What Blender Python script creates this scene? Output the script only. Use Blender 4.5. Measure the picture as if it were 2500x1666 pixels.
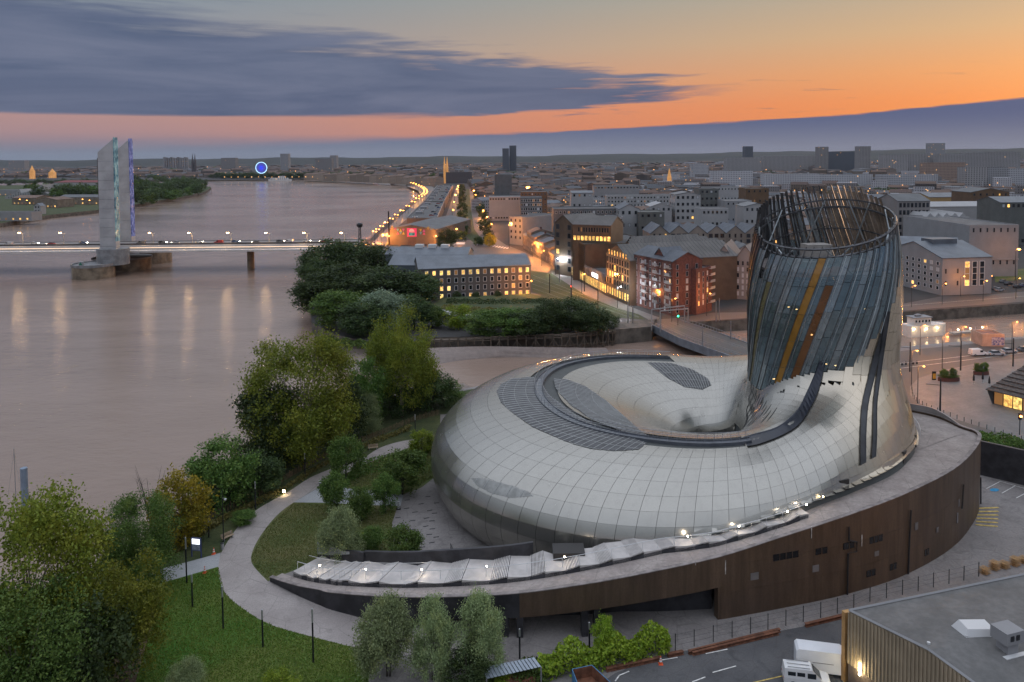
import bpy, math, random
import numpy as np
from mathutils import Matrix, Vector, Euler
from math import radians as RAD, pi as PI, sin, cos, tan, atan2, sqrt, hypot

random.seed(7); np.random.seed(7)
for _o in list(bpy.data.objects): bpy.data.objects.remove(_o)
SC = bpy.context.scene
COL = SC.collection

# ------------------------------------------------------------------ camera
# the photograph is traced at 2500 x 1666; FPX is the focal length in those pixels
CAMH, FPX, PITCH, ROLL = 57.0, 1860.0, RAD(3.0), RAD(0.5)
CX, CY = 1250.0, 386.0 + FPX * tan(PITCH)
cam_data = bpy.data.cameras.new('camera')
cam_data.sensor_width = 36.0
cam_data.lens = 36.0 * FPX / 2500.0
cam_data.shift_y = -(833.0 - CY) / 2500.0
cam_data.clip_start = 1.0
cam_data.clip_end = 60000.0
cam = bpy.data.objects.new('camera', cam_data)
COL.objects.link(cam)
CAMROT = Matrix.Rotation(PI / 2 - PITCH, 4, 'X') @ Matrix.Rotation(-ROLL, 4, 'Z')
cam.matrix_world = Matrix.Translation((0, 0, CAMH)) @ CAMROT
SC.camera = cam

# ------------------------------------------------------------------ view
SC.view_settings.view_transform = 'Standard'
SC.view_settings.look = 'None'
SC.view_settings.exposure = 0.0
SC.view_settings.gamma = 1.0
SC.view_settings.use_curve_mapping = False
SC.cycles.use_denoising = True
SC.cycles.max_bounces = 6
SC.cycles.diffuse_bounces = 2
SC.cycles.glossy_bounces = 3
SC.cycles.transmission_bounces = 3
SC.cycles.transparent_max_bounces = 6
SC.cycles.volume_bounces = 0
SC.cycles.caustics_reflective = False
SC.cycles.caustics_refractive = False
SC.cycles.sample_clamp_indirect = 3.0
SC.cycles.adaptive_threshold = 0.02

def srgb(r, g, b):
 f = lambda c: c / 12.92 if c <= 0.04045 else ((c + 0.055) / 1.055) ** 2.4
 return (f(r / 255), f(g / 255), f(b / 255), 1.0)

# ------------------------------------------------------------------ node helpers
class NT:
 def __init__(self, tree): self.t = tree; self.n = tree.nodes; self.l = tree.links
 def add(self, typ, **kw):
  nd = self.n.new(typ)
  for k, v in kw.items():
   if k.startswith('i_'):
    key = k[2:]
    nd.inputs[int(key) if key.isdigit() else key.replace('_', ' ')].default_value = v
   else: setattr(nd, k, v)
  return nd
 def put(self, a, sock):
  if isinstance(a, (int, float)): sock.default_value = a
  elif isinstance(a, tuple): sock.default_value = a
  else: self.l.new(a, sock)
 def math(self, op, a, b=0.0, c=0.0, clamp=False):
  nd = self.n.new('ShaderNodeMath'); nd.operation = op; nd.use_clamp = clamp
  self.put(a, nd.inputs[0]); self.put(b, nd.inputs[1]); self.put(c, nd.inputs[2])
  return nd.outputs[0]
 def mix(self, f, a, b, blend='MIX'):
  nd = self.n.new('ShaderNodeMix'); nd.data_type = 'RGBA'; nd.blend_type = blend
  self.put(f, nd.inputs[0]); self.put(a, nd.inputs[6]); self.put(b, nd.inputs[7])
  return nd.outputs[2]
 def step(self, v, a, b, lo=0.0, hi=1.0):
  nd = self.n.new('ShaderNodeMapRange'); nd.interpolation_type = 'SMOOTHSTEP'
  self.put(v, nd.inputs[0]); self.put(a, nd.inputs[1]); self.put(b, nd.inputs[2])
  self.put(lo, nd.inputs[3]); self.put(hi, nd.inputs[4])
  return nd.outputs[0]
 def ramp(self, v, stops):
  nd = self.n.new('ShaderNodeValToRGB'); self.put(v, nd.inputs[0])
  e = nd.color_ramp.elements
  while len(e) < len(stops): e.new(0.5)
  for k, (p, c) in enumerate(stops): e[k].position = p; e[k].color = c
  return nd.outputs[0]
 def noise(self, vec, scale, detail=3.0, rough=0.5, dist=0.0):
  nd = self.n.new('ShaderNodeTexNoise')
  if vec is not None: self.l.new(vec, nd.inputs['Vector'])
  nd.inputs['Scale'].default_value = scale; nd.inputs['Detail'].default_value = detail
  nd.inputs['Roughness'].default_value = rough; nd.inputs['Distortion'].default_value = dist
  return nd.outputs[0]

# ------------------------------------------------------------------ world: dusk sky with a cloud bank
SUN_AZ, SUN_EL = 46.0, 3.0           # degrees; azimuth to the right of the view axis
world = bpy.data.worlds.new('World'); SC.world = world; world.use_nodes = True
w = NT(world.node_tree)
for nd in list(w.n): w.n.remove(nd)
tc = w.add('ShaderNodeTexCoord')
sep = w.add('ShaderNodeSeparateXYZ'); w.l.new(tc.outputs['Generated'], sep.inputs[0])
sx, sy, sz = sep.outputs
az = w.math('MULTIPLY', w.math('ARCTAN2', sx, sy), 180 / PI)
el = w.math('MULTIPLY', w.math('ARCSINE', sz), 180 / PI)
elc = w.math('MAXIMUM', el, 0.0)
en = w.math('DIVIDE', elc, 60.0, clamp=True)
right = w.ramp(en, [(0.0, srgb(222, 124, 70)), (0.060, srgb(226, 134, 84)), (0.092, srgb(220, 150, 102)), (0.135, srgb(200, 164, 128)),
     (0.19, srgb(172, 162, 144)), (0.34, srgb(196, 198, 202)), (1.0, srgb(226, 232, 244))])
left = w.ramp(en, [(0.0, srgb(150, 136, 142)), (0.035, srgb(166, 136, 140)), (0.055, srgb(176, 140, 138)), (0.10, srgb(150, 146, 156)),
                   (0.19, srgb(128, 142, 156)), (0.34, srgb(184, 192, 206)), (1.0, srgb(226, 232, 244))])
azw = w.math('ABSOLUTE', w.math('SUBTRACT', az, 40.0))
azf = w.step(azw, 10.0, 75.0, 1.0, 0.0)
sky = w.mix(azf, left, right)
nis = w.add('ShaderNodeTexSky'); nis.sky_type = 'NISHITA'; nis.sun_disc = False
nis.sun_elevation = RAD(SUN_EL); nis.sun_rotation = RAD(SUN_AZ); nis.altitude = 20.0; nis.dust_density = 2.0
sky = w.mix(1.0, sky, w.mix(1.0, nis.outputs[0], (0.012, 0.012, 0.012, 1), 'MULTIPLY'), 'ADD')
sky = w.mix(1.0, sky, w.mix(w.step(el, 13.0, 42.0), (1, 1, 1, 1), (1.4, 1.42, 1.46, 1)), 'MULTIPLY')  # overhead sky, out of view, brightened to add light on the foreground
# clouds live in (azimuth, elevation) so that they lie in long level streaks
cmb = w.add('ShaderNodeCombineXYZ')
w.put(w.math('MULTIPLY', az, 0.05), cmb.inputs[0]); w.put(w.math('MULTIPLY', el, 0.42), cmb.inputs[1])
n1 = w.noise(cmb.outputs[0], 1.1, 6.0, 0.58, 0.5)
cmb2 = w.add('ShaderNodeCombineXYZ')
w.put(w.math('MULTIPLY', az, 0.11), cmb2.inputs[0]); w.put(w.math('MULTIPLY', el, 1.5), cmb2.inputs[1])
n2 = w.noise(cmb2.outputs[0], 1.6, 5.0, 0.55, 0.4)
n1c = w.math('SUBTRACT', n1, 0.5); n2c = w.math('SUBTRACT', n2, 0.5)
azk = w.math('MAXIMUM', w.math('MINIMUM', az, 60.0), -60.0)
top = w.math('ADD', w.math('MULTIPLY', azk, -0.155), 7.5)
top = w.math('ADD', top, w.math('ADD', w.math('MULTIPLY', n1c, 6.5), w.math('MULTIPLY', n2c, 3.6)))
bot = w.math('ADD', 3.0, w.math('MULTIPLY', w.math('MAXIMUM', w.math('SUBTRACT', az, 3.0), 0.0), 0.12))
bot = w.math('ADD', bot, w.math('MULTIPLY', n2c, w.step(az, -14.0, 8.0, 0.25, 3.4)))
m_t = w.step(w.math('SUBTRACT', top, el), -0.35, w.step(az, -30.0, 10.0, 2.6, 1.0))
m_b = w.step(w.math('SUBTRACT', el, bot), -0.03, w.step(az, -25.0, 10.0, 0.22, 0.7))
cm = w.math('MULTIPLY', m_t, m_b)
cm = w.math('MULTIPLY', cm, w.step(az, 10.0, 24.0, 1.0, 0.0))
cm = w.math('MULTIPLY', cm, w.step(w.math('ABSOLUTE', az), 70.0, 110.0, 1.0, 0.0))
cloudc = w.mix(w.step(n1, 0.25, 0.75), srgb(80, 94, 122), srgb(112, 120, 143))
cloudc = w.mix(w.step(el, 9.5, 12.5, 0.0, 0.35), cloudc, srgb(120, 124, 142))
sky = w.mix(w.math('MULTIPLY', cm, 0.97), sky, cloudc)
# a few thin dark wisps hanging to the right of the bank
wis = w.step(n2, 0.60, 0.74)
wis = w.math('MULTIPLY', wis, w.math('MULTIPLY', w.step(el, 2.6, 3.4), w.step(el, 4.4, 6.2, 1.0, 0.0)))
wis = w.math('MULTIPLY', wis, w.math('MULTIPLY', w.step(az, 2.0, 8.0), w.step(az, 14.0, 36.0, 0.75, 0.35)))
sky = w.mix(wis, sky, srgb(112, 104, 118))
# low haze bank over the horizon, thicker to the right
lt = w.math('ADD', w.math('ADD', 1.85, w.math('MULTIPLY', azk, 0.034)), w.math('MULTIPLY', w.math('MULTIPLY', azk, azk), 0.00038))
lt = w.math('ADD', lt, w.math('ADD', w.math('MULTIPLY', n2c, 0.45), w.math('MULTIPLY', n1c, 0.5)))
lm = w.step(w.math('SUBTRACT', lt, el), w.step(az, -30.0, 5.0, -0.9, -0.06), w.step(az, -30.0, 5.0, 0.9, 0.10))
lowc = w.mix(w.step(el, 0.0, 3.0), srgb(122, 132, 150), srgb(76, 98, 134))
sky = w.mix(w.math('MULTIPLY', lm, 0.95), sky, lowc)
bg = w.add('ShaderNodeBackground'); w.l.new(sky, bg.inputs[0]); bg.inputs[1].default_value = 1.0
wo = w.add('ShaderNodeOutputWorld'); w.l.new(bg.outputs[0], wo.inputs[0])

# ------------------------------------------------------------------ sun, already at the horizon: weak, warm, very soft
sun_data = bpy.data.lights.new('sun', 'SUN')
sun_data.energy = 0.55; sun_data.angle = RAD(14); sun_data.color = (1.0, 0.62, 0.36)
sun = bpy.data.objects.new('sun', sun_data); COL.objects.link(sun)
_sd = Vector((sin(RAD(SUN_AZ)) * cos(RAD(SUN_EL)), cos(RAD(SUN_AZ)) * cos(RAD(SUN_EL)), sin(RAD(SUN_EL))))
sun.rotation_euler = _sd.to_track_quat('Z', 'Y').to_euler()
sun.location = (300, 300, 300)

# ------------------------------------------------------------------ pixel <-> place
_R3 = CAMROT.to_3x3()
def ray(px, py):
 return (_R3 @ Vector(((px - CX) / FPX, -(py - CY) / FPX, -1.0)))
def G(px, py, z=0.0):
 """the place on the level plane at height z that the photograph shows at this pixel"""
 d = ray(px, py); t = (z - CAMH) / d.z
 return Vector((d.x * t, d.y * t, z))
def AT(px, py, Y):
 """the place at distance Y in front of the camera"""
 d = ray(px, py); t = Y / d.y
 return Vector((d.x * t, Y, CAMH + d.z * t))
def PROJ(p):
 v = _R3.transposed() @ (Vector(p) - Vector((0, 0, CAMH)))
 return (CX + FPX * v.x / -v.z, CY - FPX * v.y / -v.z)
_RN = np.array(_R3)
def PROJN(P):
 v = (np.asarray(P) - np.array([0, 0, CAMH])) @ _RN
 return CX - FPX * v[..., 0] / v[..., 2], CY + FPX * v[..., 1] / v[..., 2]
def INPOLYN(x, y, poly):
 r = np.zeros(np.shape(x), bool); j = len(poly) - 1
 for i in range(len(poly)):
  (xi, yi), (xj, yj) = poly[i], poly[j]
  if yi != yj: r ^= ((yi > y) != (yj > y)) & (x < (xj - xi) * (y - yi) / (yj - yi) + xi)
  j = i
 return r
def ZTOP(p, py):
 """height of a point above ground place p that shows at row py"""
 px = PROJ(p)[0]
 return AT(px, py, p[1]).z

# ------------------------------------------------------------------ materials
MATS = {}
def mat(name, c, rough=0.7, metal=0.0, var=0.12, scale=0.5, bump=0.0, bscale=None, spec=0.5, emit=None, estr=0.0, c2=None, coord='Object', aniso=None, rnd=0.0, det=4.0):
 if name in MATS: return MATS[name]
 m = bpy.data.materials.new(name); m.use_nodes = True
 t = NT(m.node_tree); b = t.n['Principled BSDF']
 if len(c) == 3: c = (*c, 1.0)
 tcn = t.add('ShaderNodeTexCoord')
 vec = tcn.outputs[coord]
 if coord == 'World':
  pass
 if aniso:
  mp = t.add('ShaderNodeMapping'); t.l.new(vec, mp.inputs[0]); mp.inputs['Scale'].default_value = aniso; vec = mp.outputs[0]
 if var > 0 or c2:
  nz = t.noise(vec, scale, det, 0.6)
  hi = c2 or tuple(min(1.0, x * (1 + var)) for x in c[:3]) + (1.0,)
  lo = c if c2 else tuple(x * (1 - var) for x in c[:3]) + (1.0,)
  colr = t.mix(t.step(nz, 0.32, 0.68), lo, hi)
 else: colr = c
 if rnd > 0:
  oi = t.add('ShaderNodeObjectInfo')
  k = t.step(oi.outputs['Random'], 0.0, 1.0, 1 - rnd, 1 + rnd)
  hs = t.add('ShaderNodeHueSaturation'); t.put(colr, hs.inputs['Color']); t.put(k, hs.inputs['Value'])
  colr = hs.outputs[0]
 t.put(colr, b.inputs['Base Color'])
 b.inputs['Roughness'].default_value = rough; b.inputs['Metallic'].default_value = metal
 b.inputs['Specular IOR Level'].default_value = spec
 if bump > 0:
  nb = t.noise(vec, bscale or scale * 6, 4.0, 0.6)
  bp = t.add('ShaderNodeBump'); bp.inputs['Strength'].default_value = bump; t.put(nb, bp.inputs['Height']); bp.inputs['Distance'].default_value = 0.1
  t.l.new(bp.outputs[0], b.inputs['Normal'])
 if emit:
  b.inputs['Emission Color'].default_value = (*emit[:3], 1.0); b.inputs['Emission Strength'].default_value = estr
 MATS[name] = m
 return m

def emat(name, c, s): return mat(name, tuple(x * 0.3 for x in c[:3]), 0.6, var=0, emit=c, estr=s)

# ------------------------------------------------------------------ objects and meshes
def tag(o, label=None, cat=None, group=None, kind=None):
 if label: o['label'] = label
 if cat: o['category'] = cat
 if group: o['group'] = group
 if kind: o['kind'] = kind
 return o
def wloc(o):
 v = Vector((0, 0, 0))
 while o is not None: v += o.location; o = o.parent
 return v
def thing(name, label, cat, loc=(0, 0, 0), rz=0.0, group=None, kind=None):
 o = bpy.data.objects.new(name, None); COL.objects.link(o)
 o.location = loc; o.rotation_euler = (0, 0, rz); o.empty_display_size = 0.2
 return tag(o, label, cat, group, kind)
def put(name, me, parent=None, loc=(0, 0, 0), rot=(0, 0, 0), scale=(1, 1, 1)):
 o = bpy.data.objects.new(name, me); COL.objects.link(o)
 o.parent = parent; o.location = loc; o.rotation_euler = rot; o.scale = scale
 return o
def copy_tree(o, parent=None):
 c = o.copy(); COL.objects.link(c); c.parent = parent
 for ch in o.children: copy_tree(ch, c)
 return c

class MB:
 """collects faces; build() links them as ONE mesh object. Coordinates are world unless local=True"""
 def __init__(s): s.v = []; s.f = []; s.m = []; s.mi = 0
 def face(s, pts):
  b = len(s.v); s.v += [tuple(p) for p in pts]; s.f.append(tuple(range(b, b + len(pts)))); s.m.append(s.mi)
 def mesh(s, vs, fs):
  b = len(s.v); s.v += [tuple(p) for p in vs]
  for f in fs: s.f.append(tuple(b + i for i in f)); s.m.append(s.mi)
 def box(s, c, d, rz=0.0):
  x, y, z = d[0] / 2, d[1] / 2, d[2] / 2; ca, sa = cos(rz), sin(rz)
  vs = [(c[0] + i * x * ca - j * y * sa, c[1] + i * x * sa + j * y * ca, c[2] + k * z) for k in (-1, 1) for i, j in ((-1, -1), (1, -1), (1, 1), (-1, 1))]
  s.mesh(vs, [(3, 2, 1, 0), (4, 5, 6, 7), (0, 1, 5, 4), (1, 2, 6, 5), (2, 3, 7, 6), (3, 0, 4, 7)])
 def bb(s, x0, x1, y0, y1, z0, z1): s.box(((x0 + x1) / 2, (y0 + y1) / 2, (z0 + z1) / 2), (abs(x1 - x0), abs(y1 - y0), abs(z1 - z0)))
 def prism(s, poly, z0, z1, cap=True):
  n = len(poly); a = sum(poly[i][0] * poly[(i + 1) % n][1] - poly[(i + 1) % n][0] * poly[i][1] for i in range(n))
  if a < 0: poly = poly[::-1]
  f0 = (lambda i: z0[i]) if hasattr(z0, '__len__') else (lambda i: z0)
  f1 = (lambda i: z1[i]) if hasattr(z1, '__len__') else (lambda i: z1)
  vs = [(p[0], p[1], f0(i)) for i, p in enumerate(poly)] + [(p[0], p[1], f1(i)) for i, p in enumerate(poly)]
  fs = [(i, (i + 1) % n, n + (i + 1) % n, n + i) for i in range(n)]
  if cap: fs += [tuple(range(n, 2 * n)), tuple(range(n - 1, -1, -1))]
  s.mesh(vs, fs)
 def tube(s, p0, p1, r0, r1=None, n=6, cap=True):
  s.ptube([p0, p1], [r0, r0 if r1 is None else r1], n, cap)
 def ptube(s, pts, rs, n=6, cap=True):
  pts = [Vector(p) for p in pts]
  if not hasattr(rs, '__len__'): rs = [rs] * len(pts)
  b = len(s.v); up = None
  for i, p in enumerate(pts):
   t = (pts[min(i + 1, len(pts) - 1)] - pts[max(i - 1, 0)])
   t = t.normalized() if t.length > 1e-9 else Vector((0, 0, 1))
   ref = Vector((0, 0, 1)) if abs(t.z) < 0.95 else Vector((1, 0, 0))
   a = t.cross(ref).normalized(); c = a.cross(t)
   for k in range(n):
    an = 2 * PI * k / n; s.v.append(tuple(p + (a * cos(an) + c * sin(an)) * rs[i]))
  for i in range(len(pts) - 1):
   for k in range(n):
    s.f.append((b + i * n + k, b + i * n + (k + 1) % n, b + (i + 1) * n + (k + 1) % n, b + (i + 1) * n + k)); s.m.append(s.mi)
  if cap:
   s.f.append(tuple(b + k for k in range(n - 1, -1, -1))); s.m.append(s.mi)
   e = b + (len(pts) - 1) * n; s.f.append(tuple(e + k for k in range(n))); s.m.append(s.mi)
 def lathe(s, prof, c=(0, 0, 0), n=16, sx=1.0, sy=1.0, rz=0.0):
  b = len(s.v); ca, sa = cos(rz), sin(rz)
  for r, z in prof:
   for k in range(n):
    x, y = r * cos(2 * PI * k / n) * sx, r * sin(2 * PI * k / n) * sy
    s.v.append((c[0] + x * ca - y * sa, c[1] + x * sa + y * ca, c[2] + z))
  for i in range(len(prof) - 1):
   for k in range(n):
    s.f.append((b + i * n + k, b + i * n + (k + 1) % n, b + (i + 1) * n + (k + 1) % n, b + (i + 1) * n + k)); s.m.append(s.mi)
  s.f.append(tuple(b + k for k in range(n - 1, -1, -1))); s.m.append(s.mi)
  e = b + (len(prof) - 1) * n; s.f.append(tuple(e + k for k in range(n))); s.m.append(s.mi)
 def data(s, name, mats, smooth=False, off=(0, 0, 0)):
  me = bpy.data.meshes.new(name)
  vs = [(x - off[0], y - off[1], z - off[2]) for x, y, z in s.v] if any(off) else s.v
  me.from_pydata(vs, [], s.f)
  for m in (mats if isinstance(mats, (list, tuple)) else [mats]): me.materials.append(m)
  if isinstance(mats, (list, tuple)) and len(mats) > 1: me.polygons.foreach_set('material_index', s.m)
  if smooth: me.polygons.foreach_set('use_smooth', [True] * len(s.f))
  me.update(); return me
 def build(s, name, mats, parent=None, smooth=False, local=False):
  off = (0, 0, 0) if local else (tuple(wloc(parent)) if parent is not None else (0, 0, 0))
  return put(name, s.data(name, mats, smooth, off), parent)
 def solo(s, name, mats, label, cat, group=None, base=None, smooth=False, kind=None):
  """one-mesh top-level thing with its origin at its base"""
  if base is None:
   n = len(s.v); base = (sum(v[0] for v in s.v) / n, sum(v[1] for v in s.v) / n, min(v[2] for v in s.v))
  o = put(name, s.data(name, mats, smooth, base), None, base)
  return tag(o, label, cat, group, kind)

def crom(pts, n=8, closed=False):
 """Catmull-Rom through pts (any dimension)"""
 P = [np.array(p, float) for p in pts]; out = []
 m = len(P); segs = m if closed else m - 1
 for i in range(segs):
  if closed: p0, p1, p2, p3 = P[i - 1], P[i], P[(i + 1) % m], P[(i + 2) % m]
  else: p0, p1, p2, p3 = P[max(i - 1, 0)], P[i], P[i + 1], P[min(i + 2, m - 1)]
  for k in range(n):
   t = k / n
   out.append(0.5 * ((2 * p1) + (-p0 + p2) * t + (2 * p0 - 5 * p1 + 4 * p2 - p3) * t * t + (-p0 + 3 * p1 - 3 * p2 + p3) * t ** 3))
 if not closed: out.append(P[-1])
 return out
def inpoly(x, y, poly):
 r = False; j = len(poly) - 1
 for i in range(len(poly)):
  if (poly[i][1] > y) != (poly[j][1] > y) and x < (poly[j][0] - poly[i][0]) * (y - poly[i][1]) / (poly[j][1] - poly[i][1]) + poly[i][0]: r = not r
  j = i
 return r
def sheet(name, poly, z, m, kind='structure', label=None):
 """level ground sheet from a polygon of places"""
 import mathutils.geometry as mg
 vs = [Vector((p[0], p[1], z if len(p) < 3 or z is not None else p[2])) for p in poly]
 tris = mg.tessellate_polygon([vs])
 mb = MB()
 a = sum(vs[i].x * vs[(i + 1) % len(vs)].y - vs[(i + 1) % len(vs)].x * vs[i].y for i in range(len(vs)))
 fs = []
 for t in tris:
  p, q, r = [vs[i] for i in t]
  fs.append(tuple(t) if (q - p).cross(r - p).z > 0 else tuple(t)[::-1])
 mb.mesh(vs, fs)
 o = mb.build(name, m); tag(o, label, kind=kind); return o
def gsheet(name, px, z, m, zz=0.0, **k): return sheet(name, [G(x, y, zz) for x, y in px], z, m, **k)
# ================================================================== ground, river, banks
WZ = -4.0                                  # river level; the park ground is z = 0
def ground_mat(name, ca, cb, s, s2, rough=0.9, bump=0.3, cc=None, stain=0.0):
 m = bpy.data.materials.new(name); m.use_nodes = True
 t = NT(m.node_tree); b = t.n['Principled BSDF']
 g = t.add('ShaderNodeNewGeometry').outputs['Position']
 a = t.noise(g, s, 5.0, 0.6); f = t.noise(g, s2, 4.0, 0.65)
 col = t.mix(t.step(a, 0.3, 0.7), ca, cb)
 if cc: col = t.mix(t.step(t.noise(g, s * 0.31, 4.0, 0.6), 0.5, 0.68), col, cc)
 if stain:
  vr = t.add('ShaderNodeTexVoronoi', feature='DISTANCE_TO_EDGE'); t.l.new(g, vr.inputs['Vector']); vr.inputs['Scale'].default_value = 0.22
  col = t.mix(t.step(vr.outputs[0], 0.0, 0.012, 0.45, 0.0), col, (0.06, 0.055, 0.05, 1))
  col = t.mix(t.step(t.noise(g, 0.45, 6.0, 0.7, 1.0), 0.48, 0.72, 0.0, stain), col, tuple(x * 0.45 for x in ca[:3]) + (1,))
 col = t.mix(t.step(f, 0.2, 0.8, 0.0, 0.55), col, tuple(x * 0.55 for x in ca[:3]) + (1,))
 t.put(col, b.inputs['Base Color']); b.inputs['Roughness'].default_value = rough
 bp = t.add('ShaderNodeBump'); bp.inputs['Strength'].default_value = bump; bp.inputs['Distance'].default_value = 0.15
 t.put(f, bp.inputs['Height']); t.l.new(bp.outputs[0], b.inputs['Normal'])
 MATS[name] = m; return m
M_CITY = ground_mat('city_ground', (0.030, 0.028, 0.028, 1), (0.055, 0.052, 0.050, 1), 0.02, 0.6)
M_CONC = ground_mat('worn_concrete', (0.194, 0.176, 0.169, 1), (0.274, 0.252, 0.241, 1), 0.12, 3.0, 0.85, 0.15, None, 0.6)
M_CONCB = ground_mat('smooth_concrete', (0.306, 0.315, 0.323, 1), (0.374, 0.383, 0.391, 1), 0.2, 4.0, 0.8, 0.1)
M_PATH = ground_mat('brushed_path', (0.30, 0.265, 0.25, 1), (0.40, 0.36, 0.34, 1), 0.18, 5.0, 0.85, 0.12, None, 0.4)
M_ASPH = ground_mat('asphalt', (0.075, 0.075, 0.08, 1), (0.12, 0.118, 0.12, 1), 0.15, 6.0, 0.85, 0.2, None, 0.6)
M_ROAD = ground_mat('road_asphalt', (0.061, 0.056, 0.052, 1), (0.084, 0.077, 0.073, 1), 0.05, 2.0, 0.6, 0.1)
M_PAVE = ground_mat('pale_paving', (0.136, 0.132, 0.126, 1), (0.189, 0.178, 0.173, 1), 0.3, 1.4, 0.7, 0.4)
M_LAWN = ground_mat('lawn', (0.065, 0.140, 0.014, 1), (0.180, 0.190, 0.042, 1), 0.09, 5.0, 0.95, 1.0, (0.035, 0.165, 0.008, 1))
M_LAWN2 = ground_mat('dry_lawn', (0.070, 0.100, 0.022, 1), (0.160, 0.140, 0.055, 1), 0.16, 5.0, 0.95, 1.0, (0.055, 0.125, 0.018, 1))
M_TRAM = ground_mat('tram_grass', (0.030, 0.050, 0.010, 1), (0.060, 0.070, 0.018, 1), 0.1, 2.0, 0.95, 0.6)
M_ROUGH = ground_mat('rough_grass', (0.028, 0.048, 0.012, 1), (0.075, 0.085, 0.026, 1), 0.15, 1.5, 0.95, 1.0)
M_SOIL = ground_mat('planting_soil', (0.07, 0.042, 0.026, 1), (0.13, 0.085, 0.05, 1), 0.6, 4.0, 0.95, 1.0)
M_MUD = ground_mat('river_mud', (0.19, 0.145, 0.125, 1), (0.27, 0.21, 0.18, 1), 0.12, 0.7, 0.45, 1.0)
M_WOODS = ground_mat('distant_woods', (0.010, 0.015, 0.012, 1), (0.022, 0.028, 0.020, 1), 0.006, 0.03)

def land(name, poly, m, z0=-9.0):
 import mathutils.geometry as mg
 vs = [Vector((p[0], p[1], 0)) for p in poly]; n = len(vs)
 if sum(vs[i].x * vs[(i + 1) % n].y - vs[(i + 1) % n].x * vs[i].y for i in range(n)) < 0: vs = vs[::-1]
 fs = []
 for t in mg.tessellate_polygon([vs]):
  p, q, r = [vs[i] for i in t]
  fs.append(tuple(t) if (q - p).cross(r - p).z > 0 else tuple(t)[::-1])
 mb = MB(); mb.mesh(vs, fs); mb.mi = 1
 for i in range(n):
  a, b = vs[i], vs[(i + 1) % n]
  mb.face([(a.x, a.y, z0), (b.x, b.y, z0), (b.x, b.y, 0), (a.x, a.y, 0)])
 return tag(mb.build(name, m), kind='structure')
M_BANK = mat('bank_stone', (0.10, 0.085, 0.07), 0.9, var=0.4, scale=0.3, bump=0.6)
SB = [G(2800, 800), G(2202, 856), G(1830, 905), G(1400, 935), G(1180, 940), G(1060, 965), G(960, 965), G(870, 985), G(800, 1015), G(700, 1080), G(600, 1140), G(470, 1230), G(330, 1330), G(150, 1420), G(-100, 1500), G(-700, 1640)]
near_land = land('ground', SB + [Vector((-160, 25, 0)), Vector((200, 25, 0)), Vector((420, 120, 0))], [M_CONC, M_BANK])
NB = [G(3000, 705), G(2205, 762), G(1900, 775), G(1590, 792), G(1500, 808), G(1300, 818), G(1060, 824), G(1000, 836), G(900, 836), G(810, 815), G(762, 788), G(756, 735)]
QUAY = [G(*p, WZ) for p in [(800, 690), (835, 640), (868, 618), (899, 600), (953, 548), (1014, 494), (1027, 479), (1020, 464), (991, 452), (930, 445), (876, 440), (800, 438), (720, 441), (516, 443), (300, 444), (0, 447), (-700, 452)]]
city_land = land('ground', NB + QUAY + [Vector((-10500, 7000, 0)), Vector((-10500, 10500, 0)), Vector((10500, 10500, 0)), Vector((10500, 1500, 0)), Vector((3000, 500, 0))], [M_CITY, M_BANK])
LB = [G(*p, WZ) for p in [(-900, 690), (0, 556), (121, 534), (241, 521), (329, 507), (440, 488), (500, 474), (516, 462), (490, 455), (300, 453), (0, 457), (-900, 470)]]
left_land = land('ground', LB, [M_ROUGH, M_BANK])

# water
m = bpy.data.materials.new('river_water'); m.use_nodes = True; MATS['river_water'] = m
t = NT(m.node_tree); b = t.n['Principled BSDF']
g = t.add('ShaderNodeNewGeometry').outputs['Position']
mp = t.add('ShaderNodeMapping'); t.l.new(g, mp.inputs[0]); mp.inputs['Scale'].default_value = (0.5, 1.0, 1.0); mp.inputs['Rotation'].default_value = (0, 0, 0.35)
big = t.noise(mp.outputs[0], 0.012, 5.0, 0.6, 0.6)
t.put(t.mix(t.step(big, 0.35, 0.65), (0.225, 0.158, 0.122, 1), (0.285, 0.205, 0.165, 1)), b.inputs['Base Color'])
t.put(t.step(big, 0.3, 0.7, 0.11, 0.20), b.inputs['Roughness'])
b.inputs['IOR'].default_value = 1.33; b.inputs['Specular IOR Level'].default_value = 0.5
w1 = t.noise(mp.outputs[0], 0.9, 4.0, 0.6); w2 = t.noise(mp.outputs[0], 0.16, 3.0, 0.55)
bp = t.add('ShaderNodeBump'); bp.inputs['Strength'].default_value = 0.26; bp.inputs['Distance'].default_value = 0.5
t.put(t.math('ADD', w1, t.math('MULTIPLY', w2, 1.4)), bp.inputs['Height']); t.l.new(bp.outputs[0], b.inputs['Normal'])
mb = MB(); mb.face([(-10500, -60, WZ), (6000, -60, WZ), (6000, 9000, WZ), (-10500, 9000, WZ)])
tag(mb.build('river', m), kind='structure')

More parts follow.
